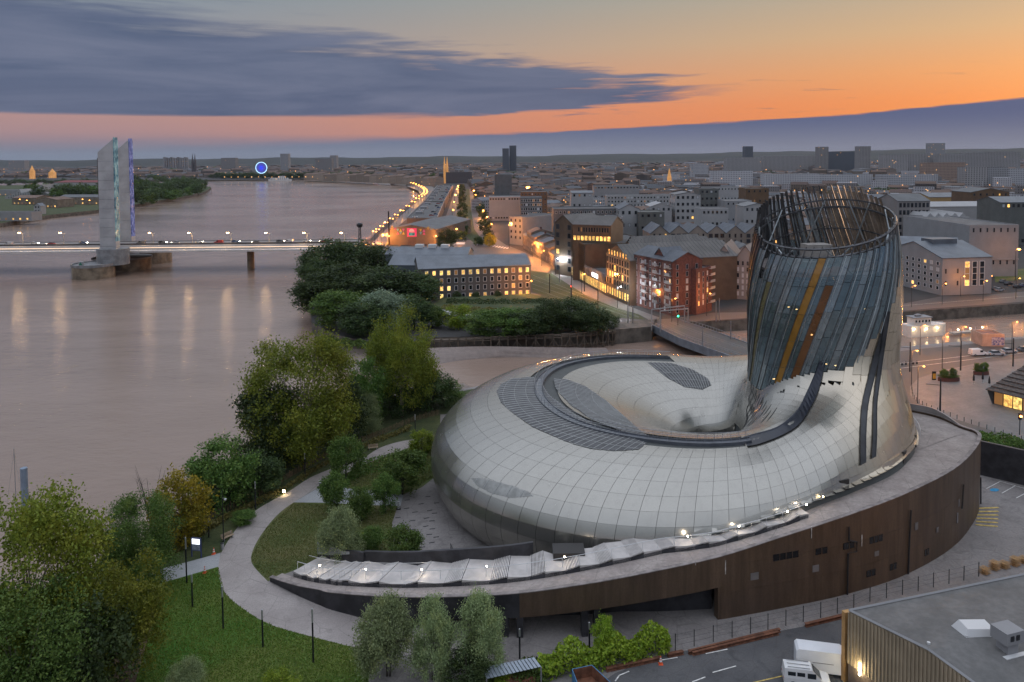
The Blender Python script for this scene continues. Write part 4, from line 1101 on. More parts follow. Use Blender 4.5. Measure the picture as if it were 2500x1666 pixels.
for px, py in ((781, 1401), (895, 1421), (1031, 1429), (1186, 1425), (1376, 1414), (1681, 1348), (1804, 1303), (1972, 1242), (1922, 1256)):
 best = min(pos, key=lambda s_: hypot(PROJ((s_[0][0] * 0.7 + s_[0][2] * 0.3, s_[0][1] * 0.7 + s_[0][3] * 0.3, s_[1] + 1.6))[0] - px, 0))
 q, z_ = best; c = Vector((q[0] * 0.72 + q[2] * 0.28, q[1] * 0.72 + q[3] * 0.28, z_ + 1.55))
 mb = MB(); mb.lathe([(0.05, -0.06), (0.10, 0.0), (0.05, 0.07)], c, 8); mb.build('stair_lamp', M_SPOT, stair)
 light(c + Vector((0, -0.1, 0.25)), 34, (1.0, 0.82, 0.62), 0.12, stair)
# inner wall behind the low end of the stair, with its white end
mb = MB(); vs = []; iw = [i for i in range(2, idx_at(1345))]
for i in iw:
 q = inner_line[i]; zt = max(OWs[i][2] + 2.1, 3.3) if i > 3 else 3.0
 dx, dy = q[2] - q[0], q[3] - q[1]; L = hypot(dx, dy); ux, uy = dx / L, dy / L
 vs += [(q[2], q[3], 0), (q[2], q[3], zt), (q[2] + ux * 0.4, q[3] + uy * 0.4, zt), (q[2] + ux * 0.4, q[3] + uy * 0.4, 0)]
fs = [(4 * a + j, 4 * a + (j + 1) % 4, 4 * a + 4 + (j + 1) % 4, 4 * a + 4 + j) for a in range(len(iw) - 1) for j in range(4)]
mb.mesh(vs, fs); mb.build('inner_wall', M_DARKW, podium)
mb = MB(); k9 = 9
vv = vs[:4 * k9]; off = lambda p, e: p
for a in range(k9 - 1):
 p0, p1 = Vector(vs[4 * a]), Vector(vs[4 * a + 4]); n = Vector((inner_line[iw[a]][0] - inner_line[iw[a]][2], inner_line[iw[a]][1] - inner_line[iw[a]][3], 0)).normalized() * 0.03
 z0, z1 = vs[4 * a + 1][2] - 0.05, vs[4 * a + 5][2] - 0.05; b0 = 1.2 + a * 0.24; b1 = 1.2 + (a + 1) * 0.24
 mb.face([p0 + n + Vector((0, 0, b0)), p1 + n + Vector((0, 0, min(b1, z1))), p1 + n + Vector((0, 0, z1)), p0 + n + Vector((0, 0, z0))])
mb.build('white_facing', M_CONCB, podium)
# void under the ramp: recessed wall, columns
mb = MB(); vs = []
for i in range(I_OPEN0, I_OPEN1 + 1):
 x, y, z = OWs[i]; n = OWn[i]; dd = 4.5 - 2.2 * max(0, (i - I_OPEN1 + 8) / 8)
 vs += [(x - n[0] * dd, y - n[1] * dd, -0.2), (x - n[0] * dd, y - n[1] * dd, z - 0.3)]
mb.mesh(vs, [(2 * i, 2 * i + 2, 2 * i + 3, 2 * i + 1) for i in range(I_OPEN1 - I_OPEN0)]); mb.build('recessed_wall', M_DARKW, podium)
for px in (1234, 1264, 1428, 1459, 1759, 1782, 985, 1010):
 i = idx_at(px); x, y, z = OWs[i]; n = OWn[i]
 mb = MB(); mb.box((x - n[0] * 0.5, y - n[1] * 0.5, (z - 1.5) / 2), (0.75, 0.9, z - 1.5), atan2(n[1], n[0]) + PI / 2); mb.build('column', M_CORT if px > 1500 else M_DARKW, podium)
# windows, vents and downpipes on the brown wall (traced pixels -> wall)
M_BLACKG = mat('black_glass', (0.012, 0.012, 0.014), 0.15, var=0)
M_VENT = mat('vent_panel', (0.17, 0.16, 0.16), 0.6, 0.3, var=0.15)
def onwall(px, py):
 best = None
 for i in range(NW * 3 // 4):
  for f in (0, 0.25, 0.5, 0.75):
   x = OWs[i][0] * (1 - f) + OWs[i + 1][0] * f; y = OWs[i][1] * (1 - f) + OWs[i + 1][1] * f
   p = AT(px, py, y); e = abs(p.x - x)
   if y < 126 and (best is None or e < best[0]): best = (e, p, OWn[i])
 return best[1], best[2]
def wallbox(name, px, py, wpx, hpx, m_, depth=0.06, extra=None):
 p, n = onwall(px, py); sc_ = p.y / FPX; ct = abs(n[1])
 wm = wpx * sc_ / max(0.35, ct); hm = hpx * sc_
 mb = MB(); mb.box((p.x + n[0] * 0.02, p.y + n[1] * 0.02, p.z), (wm, depth * 2, hm), atan2(n[1], n[0]) + PI / 2)
 o = mb.build(name, m_, podium)
 return o, p, n, wm, hm
for (px, py, w_, h_, panes) in ((1918, 1357, 71, 17, 4), (2005, 1345, 33, 16, 2), (2072, 1332, 32, 16, 2), (2138, 1316, 41, 17, 3), (2126, 1399, 27, 16, 2), (2180, 1383, 22, 16, 2), (2262, 1348, 15, 16, 2)):
 o, p, n, wm, hm = wallbox('window', px, py, w_, h_, M_BLACKG)
 rz = atan2(n[1], n[0]) + PI / 2
 for k in range(1, panes):
  u = (k / panes - 0.5) * wm; mb = MB(); c = Vector((p.x + cos(rz) * u + n[0] * 0.1, p.y + sin(rz) * u + n[1] * 0.1, p.z)); mb.box(c, (0.06, 0.05, hm), rz); b2 = mb.build('mullion', M_CORT, o)
for (px, py, w_, h_) in ((1842, 1407, 22, 18), (1991, 1388, 18, 17), (2140, 1352, 13, 12), (2237, 1285, 11, 18), (2288, 1294, 8, 12), (2341, 1228, 6, 18), (2337, 1265, 6, 25)):
 wallbox('vent_panel', px, py, w_, h_, M_VENT, 0.04)
M_PIPE = mat('drain_pipe', (0.014, 0.014, 0.016), 0.5, var=0)
for pts in ([(2070, 1285), (2070, 1318), (2089, 1322), (2089, 1345), (2068, 1350), (2066, 1450)], [(2221, 1245), (2217, 1320), (2214, 1400)], [(2349, 1182), (2345, 1240), (2340, 1322)], [(2391, 1165), (2391, 1230)]):
 pp_ = []
 for q in pts: p, n = onwall(*q); pp_.append((p.x + n[0] * 0.2, p.y + n[1] * 0.2, max(0.05, p.z)))
 mb = MB(); mb.ptube(pp_, 0.11, 6); mb.build('drain_pipe', M_PIPE, podium)
M_STREAK = mat('lime_streak', (0.42, 0.40, 0.38), 0.9, var=0.4, scale=2)
for (px, py, h_) in ((1981, 1300, 30), (1899, 1325, 18), (2047, 1295, 16), (2104, 1320, 30), (2306, 1222, 26), (1771, 1385, 36), (1698, 1375, 10)):
 wallbox('lime_streak', px, py, 2.2, h_, M_STREAK, 0.012)
wallbox('door', 2358, 1275, 7, 56, M_DARKM, 0.05)
# deck lamps at the plinth, doors in the plinth
M_FLOORL = emat('floor_lamp', (1.0, 0.75, 0.38), 30.0)
for px, py in ((2010, 1212), (2150, 1142), (2196, 1101), (2214, 1066), (2082, 1180)):
 c = G(px, py, _zr + 0.15); mb = MB(); mb.lathe([(0.06, -0.12), (0.08, 0.0), (0.04, 0.05)], c, 8); mb.build('floor_lamp', M_FLOORL, podium)
 light(c + Vector((0.2, -0.3, 0.3)), 5, (1.0, 0.75, 0.4), 0.1, podium)
M_DOORB = mat('door_black', (0.02, 0.018, 0.018), 0.5, var=0.1)
for th, w_ in ((289, 1.6), (318, 1.3), (334, 1.3)):
 q = min(PLINTH, key=lambda p: abs((math.degrees(atan2(p[1] - OY, p[0] - OX)) % 360) - th)); dz = float(deckz(th))
 mb = MB(); mb.box((q[0] + 0.15 * cos(RAD(th)), q[1] + 0.15 * sin(RAD(th)), dz + 1.0), (w_, 0.4, 2.0), RAD(th) + PI / 2); mb.build('door', M_DOORB, museum)
th = 243; q = min(PLINTH, key=lambda p: abs((math.degrees(atan2(p[1] - OY, p[0] - OX)) % 360) - th))
ep = AT(1388, 1362, q[1] - 1.0); mb = MB(); mb.box((ep.x, ep.y, ep.z), (4.0, 2.6, 2.5), 0.0); mb.build('entrance_porch', M_DOORB, museum)
# railing on the deck near the tower, seated person in blue on the deck edge is too small to keep its parts
rl = MB(); rp = [G(x, y, _zr + 1.0) for x, y in ((2215, 1003), (2230, 1018), (2243, 1036), (2247, 1052))]
rl.ptube([tuple(p) for p in crom([tuple(p) for p in rp], 4)], 0.04, 5); rl.build('handrail', M_WHITER, podium)
for p in crom([tuple(p) for p in rp], 2): po = MB(); po.tube((p[0], p[1], _zr), (p[0], p[1], _zr + 1.0), 0.03, n=4); po.build('rail_post', M_WHITER, podium)
# ================================================================== vegetation
def np_mesh(name, V, Q, m_):
 me = bpy.data.meshes.new(name); V = np.asarray(V, np.float32); Q = np.asarray(Q, np.int32)
 me.vertices.add(len(V)); me.vertices.foreach_set('co', V.reshape(-1))
 k = Q.shape[1]; me.loops.add(Q.size); me.loops.foreach_set('vertex_index', Q.reshape(-1))
 me.polygons.add(len(Q)); me.polygons.foreach_set('loop_start', np.arange(0, Q.size, k, dtype=np.int32))
 me.materials.append(m_); me.update(calc_edges=True); me.validate(); return me
def leaf_mat(name, lo, hi, tip, rnd=0.2):
 m = bpy.data.materials.new(name); m.use_nodes = True; t = NT(m.node_tree); b = t.n['Principled BSDF']
 ge = t.add('ShaderNodeNewGeometry'); oi = t.add('ShaderNodeObjectInfo')
 tc_ = t.add('ShaderNodeTexCoord')
 col = t.mix(ge.outputs['Random Per Island'], (*lo, 1), (*hi, 1))
 n_ = t.noise(tc_.outputs['Object'], 5.0, 3.0, 0.6)
 col = t.mix(t.step(n_, 0.48, 0.68, 0.0, 0.75), col, (*tip, 1))
 hs = t.add('ShaderNodeHueSaturation'); t.put(col, hs.inputs['Color']); t.put(t.step(oi.outputs['Random'], 0, 1, 1 - rnd, 1 + rnd), hs.inputs['Value'])
 t.put(t.step(oi.outputs['Random'], 0, 1, 0.493, 0.512), hs.inputs['Hue'])
 t.l.new(hs.outputs[0], b.inputs['Base Color']); b.inputs['Roughness'].default_value = 0.6; b.inputs['Specular IOR Level'].default_value = 0.25
 tr = t.add('ShaderNodeBsdfTranslucent'); t.l.new(hs.outputs[0], tr.inputs[0])
 mx = t.add('ShaderNodeMixShader'); mx.inputs[0].default_value = 0.25
 t.l.new(b.outputs[0], mx.inputs[1]); t.l.new(tr.outputs[0], mx.inputs[2]); t.l.new(mx.outputs[0], t.n['Material Output'].inputs['Surface'])
 MATS[name] = m; return m
L_OLIVE = leaf_mat('leaves_olive', (0.092, 0.128, 0.014), (0.208, 0.236, 0.029), (0.259, 0.254, 0.032))
L_GREEN = leaf_mat('leaves_green', (0.049, 0.100, 0.020), (0.117, 0.181, 0.038), (0.159, 0.209, 0.043))
L_DARK = leaf_mat('leaves_dark', (0.030, 0.054, 0.020), (0.067, 0.101, 0.032), (0.086, 0.120, 0.032))
L_SILV = leaf_mat('leaves_silver', (0.167, 0.217, 0.094), (0.300, 0.362, 0.174), (0.367, 0.399, 0.160))
L_GREYG = leaf_mat('leaves_grey_green', (0.141, 0.190, 0.123), (0.217, 0.271, 0.189), (0.200, 0.254, 0.145))
L_AUT = leaf_mat('leaves_autumn', (0.200, 0.164, 0.014), (0.434, 0.344, 0.026), (0.100, 0.136, 0.017))
L_LIME = leaf_mat('leaves_lime', (0.125, 0.209, 0.017), (0.267, 0.362, 0.032), (0.350, 0.380, 0.043))
L_BRUSH = leaf_mat('leaves_brush', (0.092, 0.081, 0.026), (0.200, 0.154, 0.051), (0.125, 0.154, 0.036))
M_BARK = mat('bark', (0.17, 0.14, 0.115), 0.9, var=0.35, scale=3.0, aniso=(1, 1, 0.2), bump=0.4)
M_BARKD = mat('dark_bark', (0.05, 0.042, 0.034), 0.9, var=0.3, scale=3.0, bump=0.4)

def crown_data(name, seed, m_, nclus, nleaf, size, lo=0.22, shape='oval', spread=0.06, hang=0.0):
 """unit crown: 1 high, radius 0.5; leaf-sized faces gathered in uneven clumps"""
 r = np.random.RandomState(seed); C = []
 lob = r.uniform(-1, 1, (15, 3)) * np.array([0.36, 0.36, 0.30]); lobr = r.uniform(0.10, 0.22, 15)
 mid = lo + (1 - lo) * 0.52
 lob[:, 2] = mid + lob[:, 2] * (1 - lo) * 1.25
 tries = 0
 while len(C) < nclus and tries < 60000:
  tries += 1
  p = r.uniform(-0.5, 0.5, 3); z = lo + (p[2] + 0.5) * (1 - lo); h = (z - lo) / (1 - lo)
  if shape == 'oval': R = 0.5 * math.sqrt(max(0, 1 - ((h - 0.45) / 0.56) ** 2))
  elif shape == 'cone': R = 0.5 * (0.35 + 0.65 * min(1, (1 - h) * 2.2)) * min(1, h * 4 + 0.45)
  elif shape == 'vase': R = 0.5 * (0.45 + 0.75 * h) * min(1, (1 - h) * 3 + 0.12)
  else: R = 0.5 * math.sqrt(max(0, 1 - h * h * 0.92))
  rr = math.hypot(p[0], p[1]); q = np.array([p[0], p[1], z])
  inl = (np.linalg.norm((lob - q) / np.array([1, 1, 1.0]), axis=1) < lobr).any()
  if rr > R or (rr < R * 0.45 and h < 0.75 and r.rand() < 0.75): continue
  if not inl and r.rand() < 0.86: continue
  C.append(q)
 C = np.array(C); per = nleaf // max(1, len(C))
 cen = np.repeat(C, per, 0) + r.normal(0, 1, (len(C) * per, 3)) * np.array([spread, spread, spread * 0.75])
 cen[:, 2] -= hang * np.abs(r.normal(0, 1, len(cen))) * 0.05
 cen[:, 2] = np.clip(cen[:, 2], 0.01, None)
 n = len(cen); a = r.normal(0, 1, (n, 3)); a[:, 2] *= 0.6; a /= np.linalg.norm(a, axis=1, keepdims=True)
 b_ = np.cross(a, r.normal(0, 1, (n, 3))); b_ /= np.linalg.norm(b_, axis=1, keepdims=True)
 s_ = size * r.uniform(0.6, 1.3, (n, 1)); a *= s_; b_ *= s_ * 0.55
 V = np.stack([cen - a, cen + b_, cen + a, cen - b_], 1).reshape(-1, 3); Q = np.arange(n * 4).reshape(-1, 4)
 return np_mesh(name, V, Q, m_), C
def trunk_data(name, seed, C, lo, m_, r0=0.035, stems=1):
 r = random.Random(seed); mb = MB()
 for s_ in range(stems):
  ox, oy = (0, 0) if stems == 1 else (r.uniform(-0.05, 0.05), r.uniform(-0.05, 0.05))
  tx, ty = ox * 3 + r.uniform(-.05, .05), oy * 3 + r.uniform(-.05, .05); zt = lo + (1 - lo) * 0.62
  pts = [(ox, oy, -0.01), (ox + (tx - ox) * 0.3, oy + (ty - oy) * 0.3, lo * 0.8 + 0.05), (ox + (tx - ox) * 0.7, oy + (ty - oy) * 0.7, (lo + zt) / 2), (tx, ty, zt)]
  mb.ptube(pts, [r0, r0 * 0.72, r0 * 0.45, r0 * 0.15], 7)
  idx = r.sample(range(len(C)), min(len(C), 16 // stems + 5))
  for i in idx:
   f = r.uniform(0.25, 0.85); b0 = Vector(pts[1]).lerp(Vector(pts[3]), f * 0.8); e = Vector(C[i])
   if e.z < b0.z - 0.05: continue
   m2 = b0.lerp(e, 0.5) + Vector((0, 0, 0.03)); mb.ptube([b0, m2, e], [r0 * 0.30, r0 * 0.18, r0 * 0.06], 4)
 return mb.data(name, m_, True)
KINDS = {}
def kind(key, m_, seeds, nclus, nleaf, size, lo=0.2, shape='oval', spread=0.06, bark=None, r0=0.035, stems=1, hang=0.0):
 out = []
 for sd in seeds:
  cd, C = crown_data('crown', sd, m_, nclus, nleaf, size, lo, shape, spread, hang)
  out.append((cd, trunk_data('trunk', sd, C, lo, bark or M_BARKD, r0, stems)))
 KINDS[key] = out
kind('bigolive', L_OLIVE, (1, 2), 300, 44000, 0.0105, 0.10, 'oval', 0.045, M_BARK, 0.02, 2)
kind('biggreen', L_GREEN, (3, 4), 300, 42000, 0.0105, 0.08, 'oval', 0.045, M_BARK, 0.02, 1)
kind('dark', L_DARK, (5, 6), 170, 12000, 0.021, 0.03, 'oval', 0.055)
kind('green', L_GREEN, (7, 8), 150, 11000, 0.021, 0.08, 'oval', 0.055)
kind('silver', L_SILV, (9, 10, 11), 240, 26000, 0.0150, 0.02, 'cone', 0.055, None, 0.018, 2)
kind('shrub', L_GREEN, (12, 13), 120, 9000, 0.024, 0.02, 'vase', 0.06, None, 0.018, 3)
kind('greyg', L_GREYG, (14,), 150, 10000, 0.021, 0.05, 'oval', 0.055)
kind('autumn', L_AUT, (15,), 150, 10000, 0.020, 0.10, 'oval', 0.055)
kind('lime', L_LIME, (16, 17), 120, 8000, 0.023, 0.04, 'oval', 0.055)
kind('far', L_DARK, (18, 19, 20), 45, 900, 0.055, 0.02, 'oval', 0.075)
kind('farg', L_GREEN, (21, 22), 45, 900, 0.055, 0.02, 'oval', 0.075)
NTREE = 0
def tree(kd, base, top, wpx, label, name='tree', group=None, z=0.0, parts=True, hm=None):
 """base pixel on the ground, row of the top, width in pixels"""
 global NTREE
 p = G(base[0], base[1], z) if not isinstance(base, Vector) else base
 H = hm or max(1.0, ZTOP(p, top) - p.z); W = wpx * p.y / FPX if wpx > 0 else -wpx
 v = KINDS[kd][NTREE % len(KINDS[kd])]; NTREE += 1
 t_ = thing(name, label, 'tree' if 'shrub' not in name and 'hedge' not in name else 'shrub', p, (NTREE * 2.399) % 6.283, group)
 if parts: put('trunk', v[1], t_, scale=(W, W, H))
 put('crown', v[0], t_, scale=(W * random.uniform(0.95, 1.08), W * random.uniform(0.95, 1.08), H))
 return t_
GR_BANK = 'trees on the river bank'
for a in [
 ('bigolive', (70, 1730), 1180, 380, 'tall olive green tree in the lower corner below the moored mast'),
 ('bigolive', (255, 1690), 1330, 300, 'broad yellow-green tree next to the brown planting strip'),
 ('biggreen', (60, 1850), 1430, 380, 'dark shaded tree cut off by the bottom corner of the view'),
 ('dark', (210, 1800), 1470, 260, 'dark tree standing in front of the broad yellow-green one'),
 ('biggreen', (345, 1440), 1212, 190, 'rounded green tree hiding the end of the pale side path'),
 ('autumn', (440, 1330), 1150, 150, 'yellowing autumn tree on the bank beside a bare sapling'),
 ('green', (545, 1245), 1062, 150, 'green tree with a yellow top between the autumn tree and the big poplar'),
 ('dark', (610, 1205), 1110, 170, 'low dark thicket at the foot of the green bank tree'),
 ('bigolive', (735, 1128), 806, 250, 'large spreading poplar with two pale trunks beside the path'),
 ('dark', (655, 1140), 930, 190, 'dark bushy tree on the river side of the twin-trunked poplar'),
 ('dark', (830, 1085), 930, 140, 'dark tree behind the bench and the round park tree'),
 ('bigolive', (985, 1015), 752, 160, 'tall slim poplar in front of the mud creek'),
 ('green', (900, 1040), 862, 100, 'thin airy tree between the two tall poplars'),
 ('dark', (1060, 1000), 905, 120, 'dark round tree close to the back of the metal ring'),
 ('silver', (903, 1058), 962, 62, 'slender grey-green tree behind the park bench'),
 ('dark', (950, 1012), 915, 130, 'dark undergrowth tree at the foot of the slim poplar'),
 ('green', (1095, 985), 935, 80, 'small green tree peeping past the ring towards the creek')]:
 tree(*a, group=GR_BANK)
GR_PARK = 'young trees and shrubs of the park'
for a in [
 ('green', (844, 1172), 1062, 92, 'round young tree on a thin trunk by the path junction', 'tree'),
 ('shrub', (985, 1208), 1096, 118, 'wide feathery willow bush on the upper lawn', 'tree'),
 ('shrub', (820, 1252), 1155, 74, 'loose willow shrub beside the pale cross path, first of three', 'willow_shrub'),
 ('shrub', (882, 1272), 1188, 80, 'loose willow shrub beside the pale cross path, middle of three', 'willow_shrub'),
 ('shrub', (942, 1252), 1160, 72, 'loose willow shrub beside the pale cross path, last before the plaza', 'willow_shrub'),
 ('silver', (835, 1378), 1238, 116, 'bright bushy young tree on the lawn behind the white wall end', 'tree'),
 ('shrub', (982, 1386), 1288, 98, 'dark feathery shrub between the lawn and the plaza', 'willow_shrub'),
 ('lime', (1030, 1105), 1045, 62, 'small pale shrub close to the left side of the metal ring', 'shrub'),
 ('silver', (945, 1650), 1452, 150, 'silvery tree below the ramp, leftmost of the trio', 'tree'),
 ('silver', (1056, 1660), 1458, 105, 'silvery tree below the ramp, middle of the trio', 'tree'),
 ('silver', (1172, 1650), 1450, 128, 'silvery tree below the ramp, rightmost of the trio', 'tree'),
 ('silver', (455, 1710), 1612, 105, 'pale grey shrub on the lawn at the bottom edge', 'shrub'),
 ('lime', (690, 1710), 1632, 92, 'yellow-green round shrub on the lawn at the bottom edge', 'shrub'),
 ('lime', (1472, 1606), 1500, 58, 'small lime green tree growing out of the hedge', 'tree'),
 ('green', (590, 1280), 1250, 64, 'low rounded shrub beside the path bend', 'shrub'),
 ('lime', (870, 1330), 1300, 60, 'low yellow-flecked shrub next to the bright young tree', 'shrub'),
 ('shrub', (905, 1345), 1290, 70, 'dark low shrub on the lawn below the three willows', 'shrub'),
 ('dark', (1140, 1690), 1590, 120, 'dark leafy clump at the foot of the silvery trio', 'shrub'),
 ('lime', (1225, 1690), 1650, 70, 'yellowish scrub at the corner of the tin-roofed shed', 'shrub')]:
 tree(a[0], a[1], a[2], a[3], a[4], a[5], GR_PARK)
GR_PEN = 'trees on the creek point'
pen = [('dark', (800, 690), 598, 120), ('dark', (868, 680), 600, 130), ('dark', (930, 690), 612, 110), ('dark', (790, 762), 676, 130), ('dark', (860, 752), 655, 150), ('dark', (935, 755), 662, 150), ('dark', (1005, 752), 680, 120), ('green', (835, 800), 720, 120), ('greyg', (940, 806), 722, 108), ('dark', (900, 815), 745, 120), ('dark', (1010, 800), 735, 90), ('green', (1055, 800), 762, 62), ('lime', (1118, 800), 752, 66), ('green', (1178, 818), 768, 100), ('green', (1232, 820), 762, 100), ('dark', (1285, 820), 768, 95), ('dark', (1335, 812), 745, 100), ('dark', (1395, 800), 738, 118), ('dark', (1440, 812), 762, 96), ('dark', (1478, 806), 778, 60), ('green', (1300, 806), 772, 70), ('dark', (775, 720), 640, 90)]
pl = ['dark tree nearest the bridge ramp on the point', 'dark tree with its crown against the bridge deck', 'dark tree left of the grey office wing', 'dark tree at the river corner of the point', 'large dark tree in the middle of the point', 'large dark tree in front of the slate-roofed wing', 'dark tree touching the lit end of the office facade', 'green tree above the grassy mud slope', 'grey-leaved willow standing out of the dark trees', 'dark tree over the grassy slope of the creek', 'dark tree behind the slim poplar top', 'green shrubby tree beside the timber walkway', 'yellow-green round tree in front of the glass pavilion', 'green tree over the timber trestle, left of the pair', 'green tree over the timber trestle, right of the pair', 'dark bush in the middle of the trestle row', 'dark dense tree of the trestle row near the tram lawn', 'darkest tall tree at the corner of the tram lawn', 'dark tree at the head of the swing bridge', 'low dark bush beside the bridge abutment', 'bushy green tree behind the trestle row', 'dark tree on the outermost river edge of the point']
for a, lb in zip(pen, pl): tree(a[0], a[1], a[2] - 12, a[3] * 1.15, lb, 'tree', GR_PEN)
for (x, yb, yt, w_), lb in zip(((1116, 742, 712, 26), (1162, 742, 712, 24), (1213, 740, 710, 24), (1306, 742, 732, 20)), ('first', 'second', 'third', 'last small round')):
 tree('dark', (x, yb), yt, w_, lb + ' dark shrub against the lit office facade', 'shrub', GR_PEN)
def tufts(px, n, size, m_, label):
 x0, x1, y0, y1 = min(p[0] for p in px), max(p[0] for p in px), min(p[1] for p in px), max(p[1] for p in px); r = np.random.RandomState(n)
 g0, g1 = np.array([[*G(x, y)] for x, y in px]).min(0), np.array([[*G(x, y)] for x, y in px]).max(0); c = r.uniform(g0, g1 + 1e-6, (n * 3, 3)); c[:, 2] = 0.02
 c = c[INPOLYN(*PROJN(c), px)][:n]; n = len(c); a = r.normal(0, 1, (n, 3)); a[:, 2] = 0; a /= np.linalg.norm(a, axis=1, keepdims=True); s_ = size * r.uniform(.5, 1.3, (n, 1)); t_ = c + np.array([0, 0, 1]) * s_ + r.normal(0, .5, (n, 3)) * s_ * np.array([1, 1, 0.1])
 V = np.stack([c - a * s_ * .5, c + a * s_ * .5, t_], 1).reshape(-1, 3); o = put('grass', np_mesh('grass', V, np.arange(n * 3).reshape(-1, 3), m_)); tag(o, label, kind='stuff')
L_GRASS = leaf_mat('grass_blades', (0.065, 0.140, 0.014), (0.165, 0.215, 0.035), (0.220, 0.195, 0.060)); L_GRASSD = leaf_mat('grass_blades_dry', (0.085, 0.120, 0.024), (0.180, 0.180, 0.055), (0.22, 0.18, 0.08))
tufts([(401, 1424), (533, 1386), (548, 1446), (573, 1472), (629, 1510), (680, 1533), (765, 1556), (874, 1583), (900, 1610), (900, 1720), (320, 1720), (331, 1666), (369, 1535)], 42000, 0.13, L_GRASS, 'mown grass blades of the big lawn')
tufts([(717, 1229), (650, 1289), (613, 1361), (620, 1384), (650, 1412), (768, 1375), (962, 1384), (957, 1278), (967, 1248), (860, 1233)], 24000, 0.13, L_GRASSD, 'dry grass blades of the inner lawn')
tufts([(789, 1186), (882, 1139), (959, 1109), (1016, 1089), (1072, 1065), (1060, 1165), (985, 1206), (862, 1193)], 16000, 0.16, L_GRASSD, 'grass blades of the upper lawn')
# bare sapling on the bank
mb = MB(); b0 = G(372, 1290); rr = random.Random(4); hgt = ZTOP(b0, 1132)
for k in range(9):
 e = b0 + Vector((rr.uniform(-2.2, 2.2), rr.uniform(-1, 1), hgt * rr.uniform(0.7, 1.0))); m1 = b0.lerp(e, 0.45) + Vector((rr.uniform(-.3, .3), 0, 0.3)); mb.ptube([b0, m1, e], [0.09, 0.05, 0.015], 4)
 for j in range(3): f = m1.lerp(e, rr.uniform(0.1, 0.9)); mb.tube(f, f + Vector((rr.uniform(-.9, .9), rr.uniform(-.5, .5), rr.uniform(0.4, 1.1))), 0.02, 0.006, 4)
mb.solo('bare_sapling', M_BARKD, 'bare leafless sapling rising from the river bank', 'tree', base=b0)
# hedge along the service road
def hedge(name, pts, w_, h_, n, m_, label, size=0.24, cat='hedge', z0=0.0):
 line = crom([tuple(G(*p)) for p in pts], 12); line = [q + np.array([0, 0, z0]) for q in line]; r = np.random.RandomState(len(pts) * 7 + n); L = np.array(line)
 i = r.randint(0, len(L) - 1, n); f = r.rand(n, 1); c = L[i] * (1 - f) + L[i + 1] * f
 u = r.uniform(-1, 1, n); hh = np.abs(r.rand(n)) ** 0.7
 c = c + np.stack([r.normal(0, .15, n), u * w_ / 2, hh * h_ * (1 - 0.25 * u * u) * (0.85 + 0.3 * np.sin(c[:, 0] * 1.3))], -1)
 a = r.normal(0, 1, (n, 3)); a /= np.linalg.norm(a, axis=1, keepdims=True); b_ = np.cross(a, r.normal(0, 1, (n, 3))); b_ /= np.linalg.norm(b_, axis=1, keepdims=True)
 s_ = size * r.uniform(.5, 1.2, (n, 1)); a *= s_; b_ *= s_ * 0.6
 base = L[len(L) // 2]
 V = np.stack([c - a, c + b_, c + a, c - b_], 1).reshape(-1, 3) - base
 o = put(name, np_mesh(name, V, np.arange(n * 4).reshape(-1, 4), m_), None, tuple(base)); return tag(o, label, cat)
hedge('hedge', [(1320, 1650), (1400, 1630), (1480, 1618), (1560, 1600), (1632, 1582)], 3.0, 3.0, 5200, L_LIME, 'overgrown bright green ivy hedge along the service yard')
hedge('hedge', [(1180, 1670), (1260, 1668), (1330, 1655)], 3.0, 2.0, 2200, L_GREEN, 'darker leafy hedge end beside the tin-roofed shed')
hedge('hedge', [(2400, 1085), (2440, 1080), (2520, 1100), (2600, 1120)], 7.0, 1.6, 3600, L_GREEN, 'green planted strip above the dark retaining wall')
tag(hedge('brush', [(310, 1610), (345, 1520), (380, 1440)], 2.6, 0.9, 2600, L_BRUSH, 'brown dry brush in the strip along the paling fence', 0.2, None), kind='stuff')
tag(hedge('brush', [(410, 1362), (480, 1315), (560, 1262), (640, 1225), (720, 1180), (820, 1120), (930, 1075), (1000, 1048)], 2.8, 0.8, 5200, L_BRUSH, 'rough brown grass and brush between fence and path', 0.2, None), kind='stuff')
tag(hedge('brush', [(850, 1165), (920, 1135), (1000, 1130), (1040, 1120)], 8, 0.6, 2600, L_GREEN, 'ground cover on the upper lawn', 0.22, None), kind='stuff')
tag(hedge('brush', [(780, 835), (880, 845), (990, 848), (1040, 842)], 7, 1.6, 3000, L_GREEN, 'reeds and grass on the mud slope of the point', 0.5, None), kind='stuff')
tag(hedge('brush', [(200, 1500), (330, 1400), (450, 1290), (560, 1210), (680, 1130), (800, 1060), (930, 1010), (1060, 985)], 7, 2.6, 9000, L_DARK, 'dark undergrowth along the river side of the fence', 0.34, None), kind='stuff')
